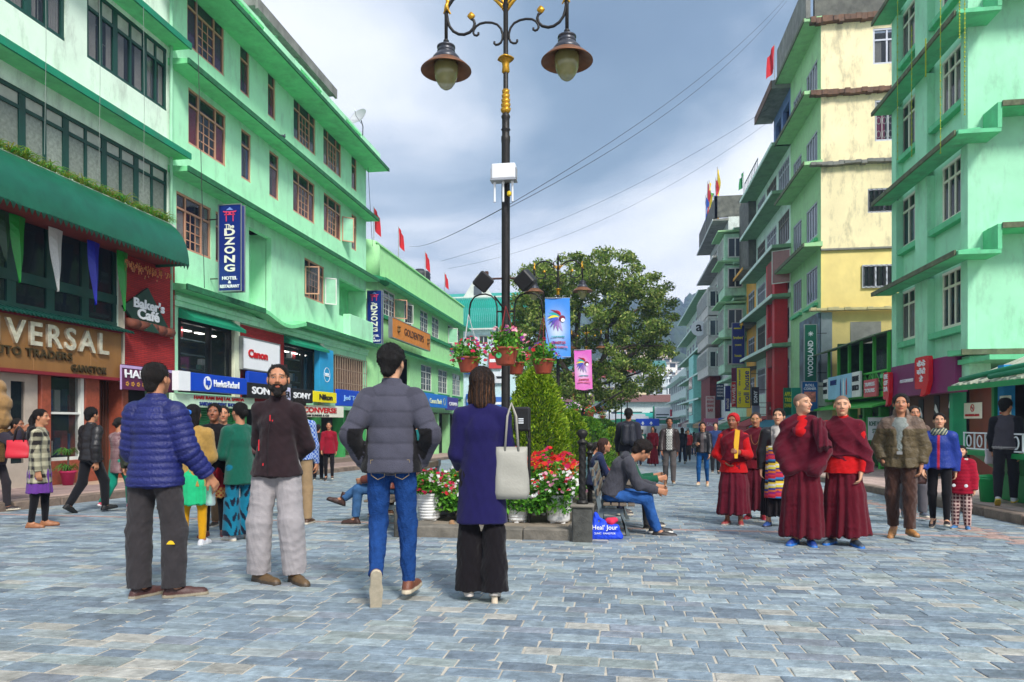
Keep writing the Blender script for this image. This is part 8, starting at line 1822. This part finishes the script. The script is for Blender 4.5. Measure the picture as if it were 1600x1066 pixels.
p=Person('brown haired woman in a navy jacket seated beyond the hooded man',(-.42,11.1),-80,1.58,sit(.43,12),'mid',.013); p.trousers((40,44,70)); p.top((40,50,84),infl=.034); p.shoes((50,40,40)); p.hair('long',(60,34,28))
p=Person('boy in a pale blue jacket sitting sideways behind the brown haired woman',(-.5,11.9),-60,1.4,sit(.43,6),'mid',.014); p.trousers((60,60,70)); p.top((140,180,190),infl=.03); p.shoes((60,50,40)); p.hair('short')
p=Person('child in a red jacket beside the boy in pale blue',(-.42,12.9),-70,1.35,sit(.43,6),'fair',.015); p.trousers((60,40,50)); p.top((196,36,44),infl=.03); p.shoes((60,50,40)); p.hair('short',(24,18,16),vol=.01)
# 17.. middle distance
p=Person('man with a dark backpack and grey jacket walking away behind the bench',gp_(982,776),0,1.78,walk(.16,.2,'R'),'dark',.012); p.trousers((110,112,116),infl=.03,ank=.028); p.top((44,44,54),infl=.045,hem=-.08,arm=.04); p.shoes((40,36,36)); p.hair('short',(18,14,14)); p.free('backpack',[Prim(p.J['chest']+V3(-.07,-.22,-.2),p.J['chest']+V3(-.06,-.20,.08),.10,.09),Prim(p.J['chest']+V3(.07,-.22,-.2),p.J['chest']+V3(.06,-.20,.08),.10,.09)],(36,38,50),kind='nylon',wr=.006)
p=Person('man in a dark leather jacket and patterned shirt walking towards us',gp_(1046,759),176,1.68,walk(.14,.15,'L',(8,10)),'dark',.0115)
def openf(cc,w0=.07,pat=None):
    def f(V,c,tg,n):
        m=(np.abs(V[:,0]) < w0) & (n[:,1] > .2) & (tg==0); q=np.tile(np.array(lin(cc)),(len(V),1))
        if pat=='blot': q[np.sin(V[:,2]*90)*np.sin(V[:,0]*110) > .1]=lin((30,30,34))
        if pat=='check': q[((np.floor(V[:,2]/.018)+np.floor(V[:,0]/.018)) % 2) > 0]=lin((56,74,66))
        c[m]=q[m]; return c
    return f
p.trousers((96,90,88),infl=.028,ank=.026); p.top((52,38,36),infl=.034,hem=-.06,arm=.03,collar=.04,kind='leather',colf=openf((214,214,206),.075,'blot')); p.shoes((120,82,56)); p.hair('short',(24,18,17),vol=.006)
p=Person('young woman in a black jacket and tight blue jeans walking towards us',gp_(1098,761),166,1.58,walk(.18,.22,'R',(10,0),armR=((.2,.2,-1),(-.4,1,.2))),'mid',.0115); p.trousers((30,84,140),infl=.012,ank=.006,kind='denim'); p.top((34,32,36),infl=.03,hem=-.04,arm=.026,collar=.03,kind='leather',colf=openf((90,80,80),.04)); p.shoes((196,170,140),slipper=True,L=.23); p.hair('long',(40,26,20),tint=(96,60,40))
def robe(p,upper=(104,20,40),skirtc=(100,16,34),under=(196,18,24),red_band=True,r1=.26,arms='both',z1=.11,n=7,ok=1):
    skirt(p,skirtc,z1=z1,r0=.16,r1=r1,n=n,amp=.020,name='robe_skirt',ys=.80)
    if red_band: p.top(under,infl=.034,hem=-.13,hemw=.185,arm=.022,wr=.008,collar=.06,name='red_shirt')
    J=p.J; h=p.s
    pr=p.torso(.052,.05 if red_band else -.10,hemw=.155)
    if arms=='both': pr+=[Prim(J['shL'],J['elL'],.075*h,.10*h),Prim(J['shR'],J['elR'],.075*h,.10*h),Prim(J['elL'],J['wrL'],.10*h,.095*h),Prim(J['elR'],J['wrR'],.10*h,.095*h)]
    elif arms=='L': pr+=[Prim(J['shL'],J['elL'],.078*h,.085*h),Prim(J['elL'],J['elL']+V3(-.02,.0,-.20)*h,.085*h,.095*h,flat=1)]
    p.piece('robe_wrap',pr,upper,wr=.010,wf=.8,disp=diag(.012,17,2),k=.05)
# 22-24
p=Person('elderly nun in a scarlet knit cap holding a yellow folded paper',gp_(1146,820),160,1.55,stand((-8,0),armR=((.45,-.05,-1),(-.75,.45,-.55)),armL=((-.3,.15,-1),(.45,1,.25)),legR=((0,.06,-1),(0,0,-1))),'dark',.010,fat=.006); robe(p,(120,18,36),(106,22,42),(206,20,26),arms='none',r1=.23,z1=.16); p.shoes((150,60,60),sole=(170,160,150),slipper=True,L=.23); p.hair('short',(190,16,24),.002,name='knit_cap',vol=.010)
b=in_world(p,p.J['wrL']+p.J['hdL']*.08); o=tag(ob('folded_paper',MB().prism([(-.02,-.1),(.02,-.1),(.05,.28),(-.01,.30),(-.03,.1)],-.006,.006,'y').mesh('folded_paper'),S('yellow_paper',226,170,30),M=Matrix.Translation(b)),'yellow folded paper held upright by the nun in the scarlet cap','paper')
p=Person('nun with glasses and a long wooden bead necklace behind the scarlet cap',gp_(1181,811),166,1.60,stand((-4,-2)),'mid',.011); robe(p,(92,18,34),(96,20,38),(120,20,36),arms='both',r1=.23,z1=.15); p.shoes((130,24,40),sole=(170,30,50),slipper=True); p.hair('short',(60,52,50),.002,vol=-.006)
for x in (-.031,.031): part('glasses_rim',MB().tube([(x+.024*math.cos(t_),.001*0,.019*math.sin(t_)) for t_ in np.linspace(0,2*PI,17)],.0022,4,cap=False),S('gold_rim',190,160,90,metal=.6),p.o,M=Matrix.Translation(tuple(p.J['headc']+V3(.0,.104,.010))))
part('bead_necklace',MB().tube([(.06*math.cos(t_),.16+.03*math.sin(t_),.39-.14*max(0,math.sin(t_))) for t_ in np.linspace(-.3,PI+.3,15)],.006,5),S('bead_wood',120,70,40),p.o,loc=(0,.0,p.J['pel'][2]))
p=Person('woman in a black leather jacket with a rainbow striped apron',gp_(1213,823),166,1.62,stand((-10,4),armR=((.22,.0,-1),(.02,.12,-1)),leanx=-3),'fair',.0105,fat=.01); skirt(p,(30,24,28),z1=.16,r0=.16,r1=.20)
SC=[lin(c) for c in ((40,60,150),(240,200,50),(200,40,60),(230,120,40),(236,232,220),(60,130,190),(150,40,120),(240,220,80),(40,40,60),(220,60,80))]
p.free('striped_apron',[Prim((0,.07,p.J['pel'][2]+.22),(0,.09,.40),.13,.155,ys=.75,flat=3)],(200,60,60),wr=.004,colf=lambda V,c,tg,n: np.array(SC)[(np.floor(V[:,2]/.026+.7*np.floor(V[:,0]/.10)).astype(int)*7) % 10])
p.top((30,28,32),infl=.036,hem=-.02,arm=.034,kind='leather',collar=.02,colf=openf((180,170,164),.06)); p.free('scarf',[Prim(p.J['neck']+V3(-.03,.02,-.02),p.J['neck']+V3(.03,.02,-.02),.075,.075),Prim(p.J['neck']+V3(0,.07,-.03),p.J['chest']+V3(0,.17,.05),.05,.05)],(190,182,176),wr=.008); p.shoes((40,70,130),sole=(50,50,60)); p.hair('pony',(30,22,20))
# 25, 26 the two young monks
p=Person('young monk wrapped in a maroon shawl turning his head to his companion',gp_(1254,851),162,1.72,stand((58,3),armL=((-.22,.12,-1),(.35,.40,-.9)),armR=((.22,.1,-1),(-.35,.42,-.9)),legL=((0,.02,-1),(0,0,-1)),legR=((-.02,.10,-1),(0,-.05,-1))),'fair',.009,handless='LR',nose=1.03).shaved(); robe(p,(98,18,38),(98,16,34),arms='both',red_band=False,r1=.245,n=6,z1=.10)
p.free('red_shirt',[Prim(p.J['neck']-V3(0,-.03,.13),p.J['neck']+V3(0,.015,.035),.10,.072,flat=1),Prim(p.J['chest']+V3(.02,.11,.02),p.J['neck']+V3(0,.06,-.03),.07,.06)],(206,20,26),wr=.008); p.shoes((30,60,130),sole=(40,110,190),slipper=True,L=.28)
J=p.J; p.free('shawl_end',[Prim(J['shL']+V3(.0,.09,.03),J['elL']+V3(-.02,.17,.02),.055,.085,flat=1),Prim(J['shL']+V3(.05,.0,.05),J['shR']*.4+J['neck']*.6+V3(0,.12,-.12),.05,.05)],(92,16,36),wr=.008,disp=lambda V,tg: .012*np.sin(V[:,0]*90))
p=Person('young monk with his red shirt showing at the waist, left of the man in brown',gp_(1316,851),156,1.70,stand((10,0),armL=((-.25,.05,-1),(.1,.35,-1)),armR=((.2,.0,-1),(-.3,.25,-1)),legL=((-.12,.16,-1),(0,-.02,-1)),legR=((.04,-.02,-1),(0,0,-1)),footL=(-.5,1,0)),'fair',.009,wide=1.04,fat=.008).shaved(); skirt(p,(100,16,34),z1=.11,r0=.165,r1=.265,n=7,amp=.022,name='robe_skirt',cx=-.05)
p.top((206,20,24),infl=.034,hem=-.12,hemw=.192,arm=.022,collar=.065,wr=.010,name='red_shirt'); J=p.J; p.piece('robe_wrap',p.torso(.05,.10,hemw=.15)+[Prim(J['shR'],J['elR'],.07,.075,flat=1),Prim(J['shL'],J['elL'],.075,.08),Prim(J['elL'],J['elL']+V3(-.03,.02,-.24),.08,.09,flat=1)],(100,18,38),wr=.010,wf=.8,disp=diag(.012,17,4,-.8),k=.04); p.shoes((60,70,80),sole=(40,110,190),slipper=True,L=.29)
# 27-31
p=Person('man in an olive brown padded jacket, checked shirt and brown corduroys',gp_(1408,842),154,1.68,walk(.13,.1,'L',(6,4),armR=((.36,-.12,-1),(-.3,.45,-.8)),armL=((-.3,-.1,-1),(.1,.3,-1)),footL=(-.5,1,0)),'mid',.0095,wide=1.04,fat=.018,handless='R'); p.trousers((84,56,46),infl=.036,ank=.034,wr=.010,kind='knit')
p.free('checked_shirt',[Prim(p.J['pel']+V3(0,.035,.04),p.J['chest']+V3(0,.035,.05),.125,.115,ys=.8,flat=2),Prim(p.J['chest']+V3(0,.03,.05),p.J['neck']+V3(0,.02,.0),.11,.078,ys=.9,flat=1)],(200,206,200),colf=lambda V,c,tg,n: np.where(((np.floor(V[:,2:3]/.016)+np.floor(V[:,:1]/.016)) % 2) > 0,np.array(lin((50,70,64))),c),wr=.003)
tr=p.torso(.046,-.12,hemw=.17)+p.arms(.045,.93); tr.append(Prim(p.J['neck']-V3(0,.02,.05),p.J['neck']+V3(0,-.01,.05),.095,.095,k=.02)); tr.append(Prim(p.J['pel']+V3(.01,.255,-.3),p.J['pel']+V3(.01,.20,.46),.125,.075,sub=True,k=.012)); tr.append(Prim(p.J['pel']+V3(0,.12,.40),p.J['neck']+V3(0,.10,.12),.06,.085,sub=True,k=.012))
p.piece('jacket',tr,(98,84,56),wr=.010,wf=1.0,quilt=.13,qa=.006,kind='nylon',colf=lambda V,c,tg,n: np.where(V[:,2:3] > p.J['shL'][2]-.06,np.array(lin((130,108,92))),c)); p.shoes((168,116,64),sole=(120,92,60),boot=.02,L=.29); p.hair('short',(22,18,18),vol=.006)
part('belt_buckle',MB().box(-.03,.03,.0,.012,-.018,.018),S('buckle_steel',190,190,186,metal=.9,rough=.3),p.o,loc=(0,.148,p.J['pel'][2]+.06)); part('belt',MB().lathe([(.150,-.02),(.152,.02)],28).xf(Matrix.Scale(.86,4,(0,1,0))),S('belt_black',26,24,24),p.o,loc=(0,.0,p.J['pel'][2]+.06))
p=Person('person in grey trousers mostly hidden behind the man in brown',gp_(1428,812),172,1.66,walk(.2,.2,'L'),'mid',.013); p.trousers((104,102,108),infl=.03,ank=.03); p.top((110,90,80),infl=.03); p.shoes((90,96,110)); p.hair('short')
p=Person('woman in a cobalt blue jacket with a red zip and a checked scarf',gp_(1468,827),152,1.50,walk(.10,.14,'L',(8,4)),'fair',.0105); p.trousers((28,26,30),infl=.014,ank=.006)
p.top((24,56,150),infl=.038,hem=-.06,arm=.034,colf=lambda V,c,tg,n: np.where((np.abs(V[:,:1]) < .012) & (n[:,1:2] > 0),np.array(lin((200,30,60))),c),kind='nylon'); p.free('scarf',[Prim(p.J['neck']+V3(-.035,.02,-.01),p.J['neck']+V3(.035,.03,-.01),.075,.07)],(60,80,90),wr=.006,colf=lambda V,c,tg,n: np.where(np.sin(V[:,:1]*160+V[:,2:3]*90) > .3,np.array(lin((196,196,160))),c)); p.shoes((36,26,30),slipper=True,L=.23); p.hair('pony',(24,18,18))
bag('shoulder_bag','dark brown handbag swinging beside the woman in the cobalt jacket',in_world(p,V3(.25,.05,p.J['pel'][2]-.28)),10,.24,.28,.10,(66,40,36),'leather',.40,.9,(50,30,28))
p=Person('small child in a crimson padded coat and checked trousers',gp_(1502,827),150,1.12,stand((6,12)),'fair',.0095,wide=1.18,fat=.02); p.trousers((90,40,50),infl=.026,ank=.02,colf=lambda V,c,tg,n: np.where((np.sin(V[:,:1]*150) > .6) | (np.sin(V[:,2:3]*130) > .6),np.array(lin((220,190,180))),c)); p.top((176,22,52),infl=.040,hem=-.20,hemw=.165,arm=.034,quilt=.045,qa=.004,name='coat'); p.free('fur_collar',[Prim(p.J['neck']+V3(-.06,.03,.0),p.J['neck']+V3(.06,.03,.0),.03,.03)],(214,206,196),wr=.006); p.shoes((70,120,170),sole=(180,150,80),L=.24); p.hair('bob',(20,16,16),vol=.01)
for x in (-.07,.07): part('appliqué_eye'.replace('é','e'),MB().lathe([(.001,-.008),(.02,-.006),(.022,0),(.001,.006)],12).xf(Matrix.Rotation(rad(90),4,'X')),white_p,p.o,loc=(x,.14,p.J['pel'][2]-.02))
p=Person('man in a grey and black hooded jacket at the kiosk counter, back turned',(6.12,12.4),-30,1.66,walk(.2,.1,'R',(-30,0)),'mid',.0105,z0=gz(12.5)+.145); p.trousers((44,44,50),infl=.03,ank=.02); p.top((84,80,88),infl=.03,hem=-.05,arm=.028,colf=lambda V,c,tg,n: np.where(tg[:,None]==1,np.array(lin((36,36,42))),np.where((V[:,2:3] < p.J['pel'][2]) & (np.sin(V[:,2:3]*260) > 0),np.array(lin((210,206,200))),c))); p.shoes((190,190,196),sole=(220,190,60)); p.hair('short',(22,18,18),vol=.012)
bag('paper_bag','white and red paper bag in the hand of the man at the kiosk',in_world(p,p.J['wrL']+V3(0,.08,-.22)),10,.26,.24,.06,(226,214,214),'cloth',None,1.0)
# porter at the left edge with sack and basket
p=Person('porter in a dark jacket at the left edge, bent under a load',(at(-8,790,11.2).x,at(-8,790,11.2).y),-80,1.6,walk(.3,.2,'L',(0,0),lean=34,armL=((-.2,.5,-.2),(.2,.6,.9)),armR=((.2,.5,-.2),(-.2,.6,.9))),'dark',.013,z0=gz(11)); p.trousers((50,46,50)); p.top((50,44,56),infl=.04,arm=.04); p.shoes((40,30,30)); p.hair('short')
b=at(-8,700,11.1); o=tag(blob('burlap_sack',[Ell((0,0,.45),(.26,.22,.20)),Ell((-.05,0,.70),(.22,.2,.16)),Ell((.06,0,.2),(.2,.18,.2))],.02,cloth_mat('knit'),.06,(150,116,72),M=Matrix.Translation(b+Vector((0,0,.25))),disp=lambda V: folds(V,8,.02,.7)),'bulging burlap sack on the back of the porter at the left edge','sack')
o=tag(ob('wicker_basket',MB().lathe([(.12,0),(.2,.5),(.22,.52),(.2,.5),(.19,.48)],22,wob=lambda t,z: 1+.03*math.cos(t*11+z*60)).mesh('wicker_basket',True),S('wicker',176,130,70,var=.4,scale=40,bump=.8,bscale=120),M=Matrix.Translation(b+Vector((0,0,-.22)))),'tapered wicker carrying basket under the burlap sack','basket')
# far walkers and the distant crowd, simple bodies
CC=[(40,40,48),(150,40,44),(50,70,120),(90,80,70),(190,180,170),(30,90,80),(110,50,90),(200,150,60),(60,60,66),(170,60,50),(80,100,130),(120,24,40)]
def far(px,d,H,face,c1,c2,lab,hk='short',rb=False):
    p=at(px,700,d); q=Person(lab,(p.x,p.y),face,H,walk(.14,.12,R.choice('LR')),R.choice(['mid','dark','fair']),.02 if d < 35 else .03,lod=1)
    q.top(c1,infl=.035,hem=-.08,arm=.03,wr=0); q.trousers(c2,infl=.025,ank=.02,wr=0) if not rb else skirt(q,c2,z1=.12,name='robe_skirt'); q.shoes((44,38,36)); q.hair(hk,vol=.004)
far(1020,31,1.68,175,(110,18,34),(100,16,32),'monk in a crimson robe walking towards us in the middle distance',rb=True)
cn=['black','red','blue','brown grey','off white','dark teal','plum','mustard','charcoal','brick red','slate blue','maroon']
for i,(px,d,fc) in enumerate(((1066,34,10),(1075,37,170),(1118,24,175),(1084,50,0),(1126,33,175),(1003,40,5),(1032,46,175),(1060,55,180),(1008,58,0),(965,38,20),(955,44,160),(1044,70,180),(1022,75,0),(1092,62,0),(1110,45,180),(1130,40,10),(998,30,8),(975,55,180),(1052,42,178),(1038,36,4),(1072,48,182),(1014,52,178),(1100,36,0),(1058,66,0),(1080,70,180),(990,48,175),(1026,60,0),(1112,56,180))):
    far(px,d,R.uniform(1.52,1.72),fc,CC[i % 12],[(40,44,60),(60,58,56),(36,36,40),(60,80,120)][i % 4],'distant walker in %s %s, %s' % (cn[i % 12],['jacket','top','shirt'][i//12],['far down the street centre right','near the right pavement','by the hedge row'][0 if 990 < px < 1060 else (1 if px >= 1060 else 2)]),'short' if i % 3 else 'long')
for i,(x,y,H,fc,c1,hk) in enumerate(((-5.2,17.5,1.6,10,(30,110,110),'short'),(-2.75,14.2,1.55,60,(160,130,80),'bob'),(-8.6,25,1.6,170,(60,60,70),'short'),(-8.2,29,1.6,0,(150,50,50),'long'),(-6.6,22,1.62,5,(120,60,50),'long'),(-5.6,32,1.6,180,(210,200,190),'short'),(-4.6,36,1.6,0,(60,90,150),'short'))):
    q=Person(['person in a teal shirt seen between the man in jeans and the woman in navy','woman in a tan patterned top on the second left bench','man in charcoal by the lime green building shops','woman in brick red by the lime green building shops','woman in dull red behind the walking man in jeans','man in white far down the left side','man in blue far down the left side'][i],(x,y),fc,H,walk(.12,.1) if i != 1 else sit(),'mid',.018,lod=1); q.top(c1,infl=.035,wr=0); q.trousers((50,50,60),wr=0); q.shoes((40,36,36)); q.hair(hk)
# bags on the ground
b=hit(944,843); o=empty('cloth_bag','bright blue printed cloth bag on the ground beside the dark corner block','bag',(b.x,b.y,gz(b.y)),rad(6)); cobalt=S('cobalt_cloth',14,66,214,rough=.7,var=.12,bump=.2,bscale=20)
blob('bag_body',[Prim((-.17,0,.05),(.17,.02,.05),.05,.05),Prim((-.12,0,.1),(.14,0,.14),.055,.05),Prim((-.12,.01,.12),(-.10,.02,.30),.05,.02),Prim((-.05,.01,.12),(.0,.02,.20),.05,.03),Prim((-.10,.03,.30),(-.02,.03,.22),.012,.012),Prim((-.19,0,.03),(.19,0,.03),.03,.03)],.009,cobalt,.05,parent=o,disp=lambda V: folds(V,12,.006,2.5))
part('lettering',text_mesh("Heal' Jour",.01,.02),white_p,o,M=Matrix.Translation((.0,-.062,.15)) @ Matrix.Rotation(rad(84),4,'X') @ Matrix.Scale(.075,4)); part('lettering',text_mesh('CLINIC  GANGTOK',.01,.02),white_p,o,M=Matrix.Translation((.0,-.058,.08)) @ Matrix.Rotation(rad(88),4,'X') @ Matrix.Scale(.03,4))
blob('red_heart',[Ell((.06,.02,.22),(.05,.02,.04)),Ell((.12,.02,.23),(.05,.02,.035)),Prim((.09,.02,.20),(.08,.02,.14),.04,.02)],.009,S('rose_felt',200,30,70),.02,parent=o)
b=hit(716,836); tag(blob('crumpled_sack',[Ell((0,0,.06),(.13,.09,.06)),Ell((-.06,0,.11),(.05,.05,.08)),Ell((.08,.02,.08),(.07,.06,.07))],.01,cloth_mat('cloth'),.03,(150,116,84),M=Matrix.Translation((b.x-.02,b.y,gz(b.y)+.0)),disp=lambda V: folds(V,3,.014,2.2)),'crumpled brown sack lying at the bed kerb behind the woman in navy','sack')
o=empty('potted_palm','leafy potted plant in a magenta pot before the left shop window','potted plant',A.M @ Vector((A.x(84),-.35,-.17))); part('pot',MB().lathe([(.10,0),(.15,.26),(.165,.27),(.165,.31),(.14,.31)],20),S('magenta_pot',170,30,80),o,True); V,F,Cc=tuft(90,.55,lin((50,110,30)),lin((110,160,60)),.8,.05,.02); V=[(a,b_,c+.3+.3*(i % 7)/7) for i,(a,b_,c) in enumerate(V)];
V,F,Cc=tuft(60,.5,lin((50,110,30)),lin((110,160,60)),.8,.05,.018)
for zz in (.3,.65): part('leaves',np_mesh('leaves',[(a,b_,c+zz) for a,b_,c in V],F,False,np.array(Cc)),grass_m,o)
part('stem',MB().tube([(0,0,.25),(.01,0,.7)],.02,6),bark,o)
# ================================================================ the valley air
hm=bpy.data.materials.new('valley_haze'); hm.use_nodes=True; t=hm.node_tree; t.nodes.clear(); vo=N(t,'ShaderNodeVolumePrincipled'); vo.inputs['Density'].default_value=.0009; vo.inputs['Color'].default_value=(.46,.63,.95,1); vo.inputs['Anisotropy'].default_value=.2
t.links.new(vo.outputs[0],N(t,'ShaderNodeOutputMaterial').inputs['Volume'])
tag(ob('haze',MB().box(-920,920,-80,840,-6.5,118).mesh('haze'),hm),kind='stuff')
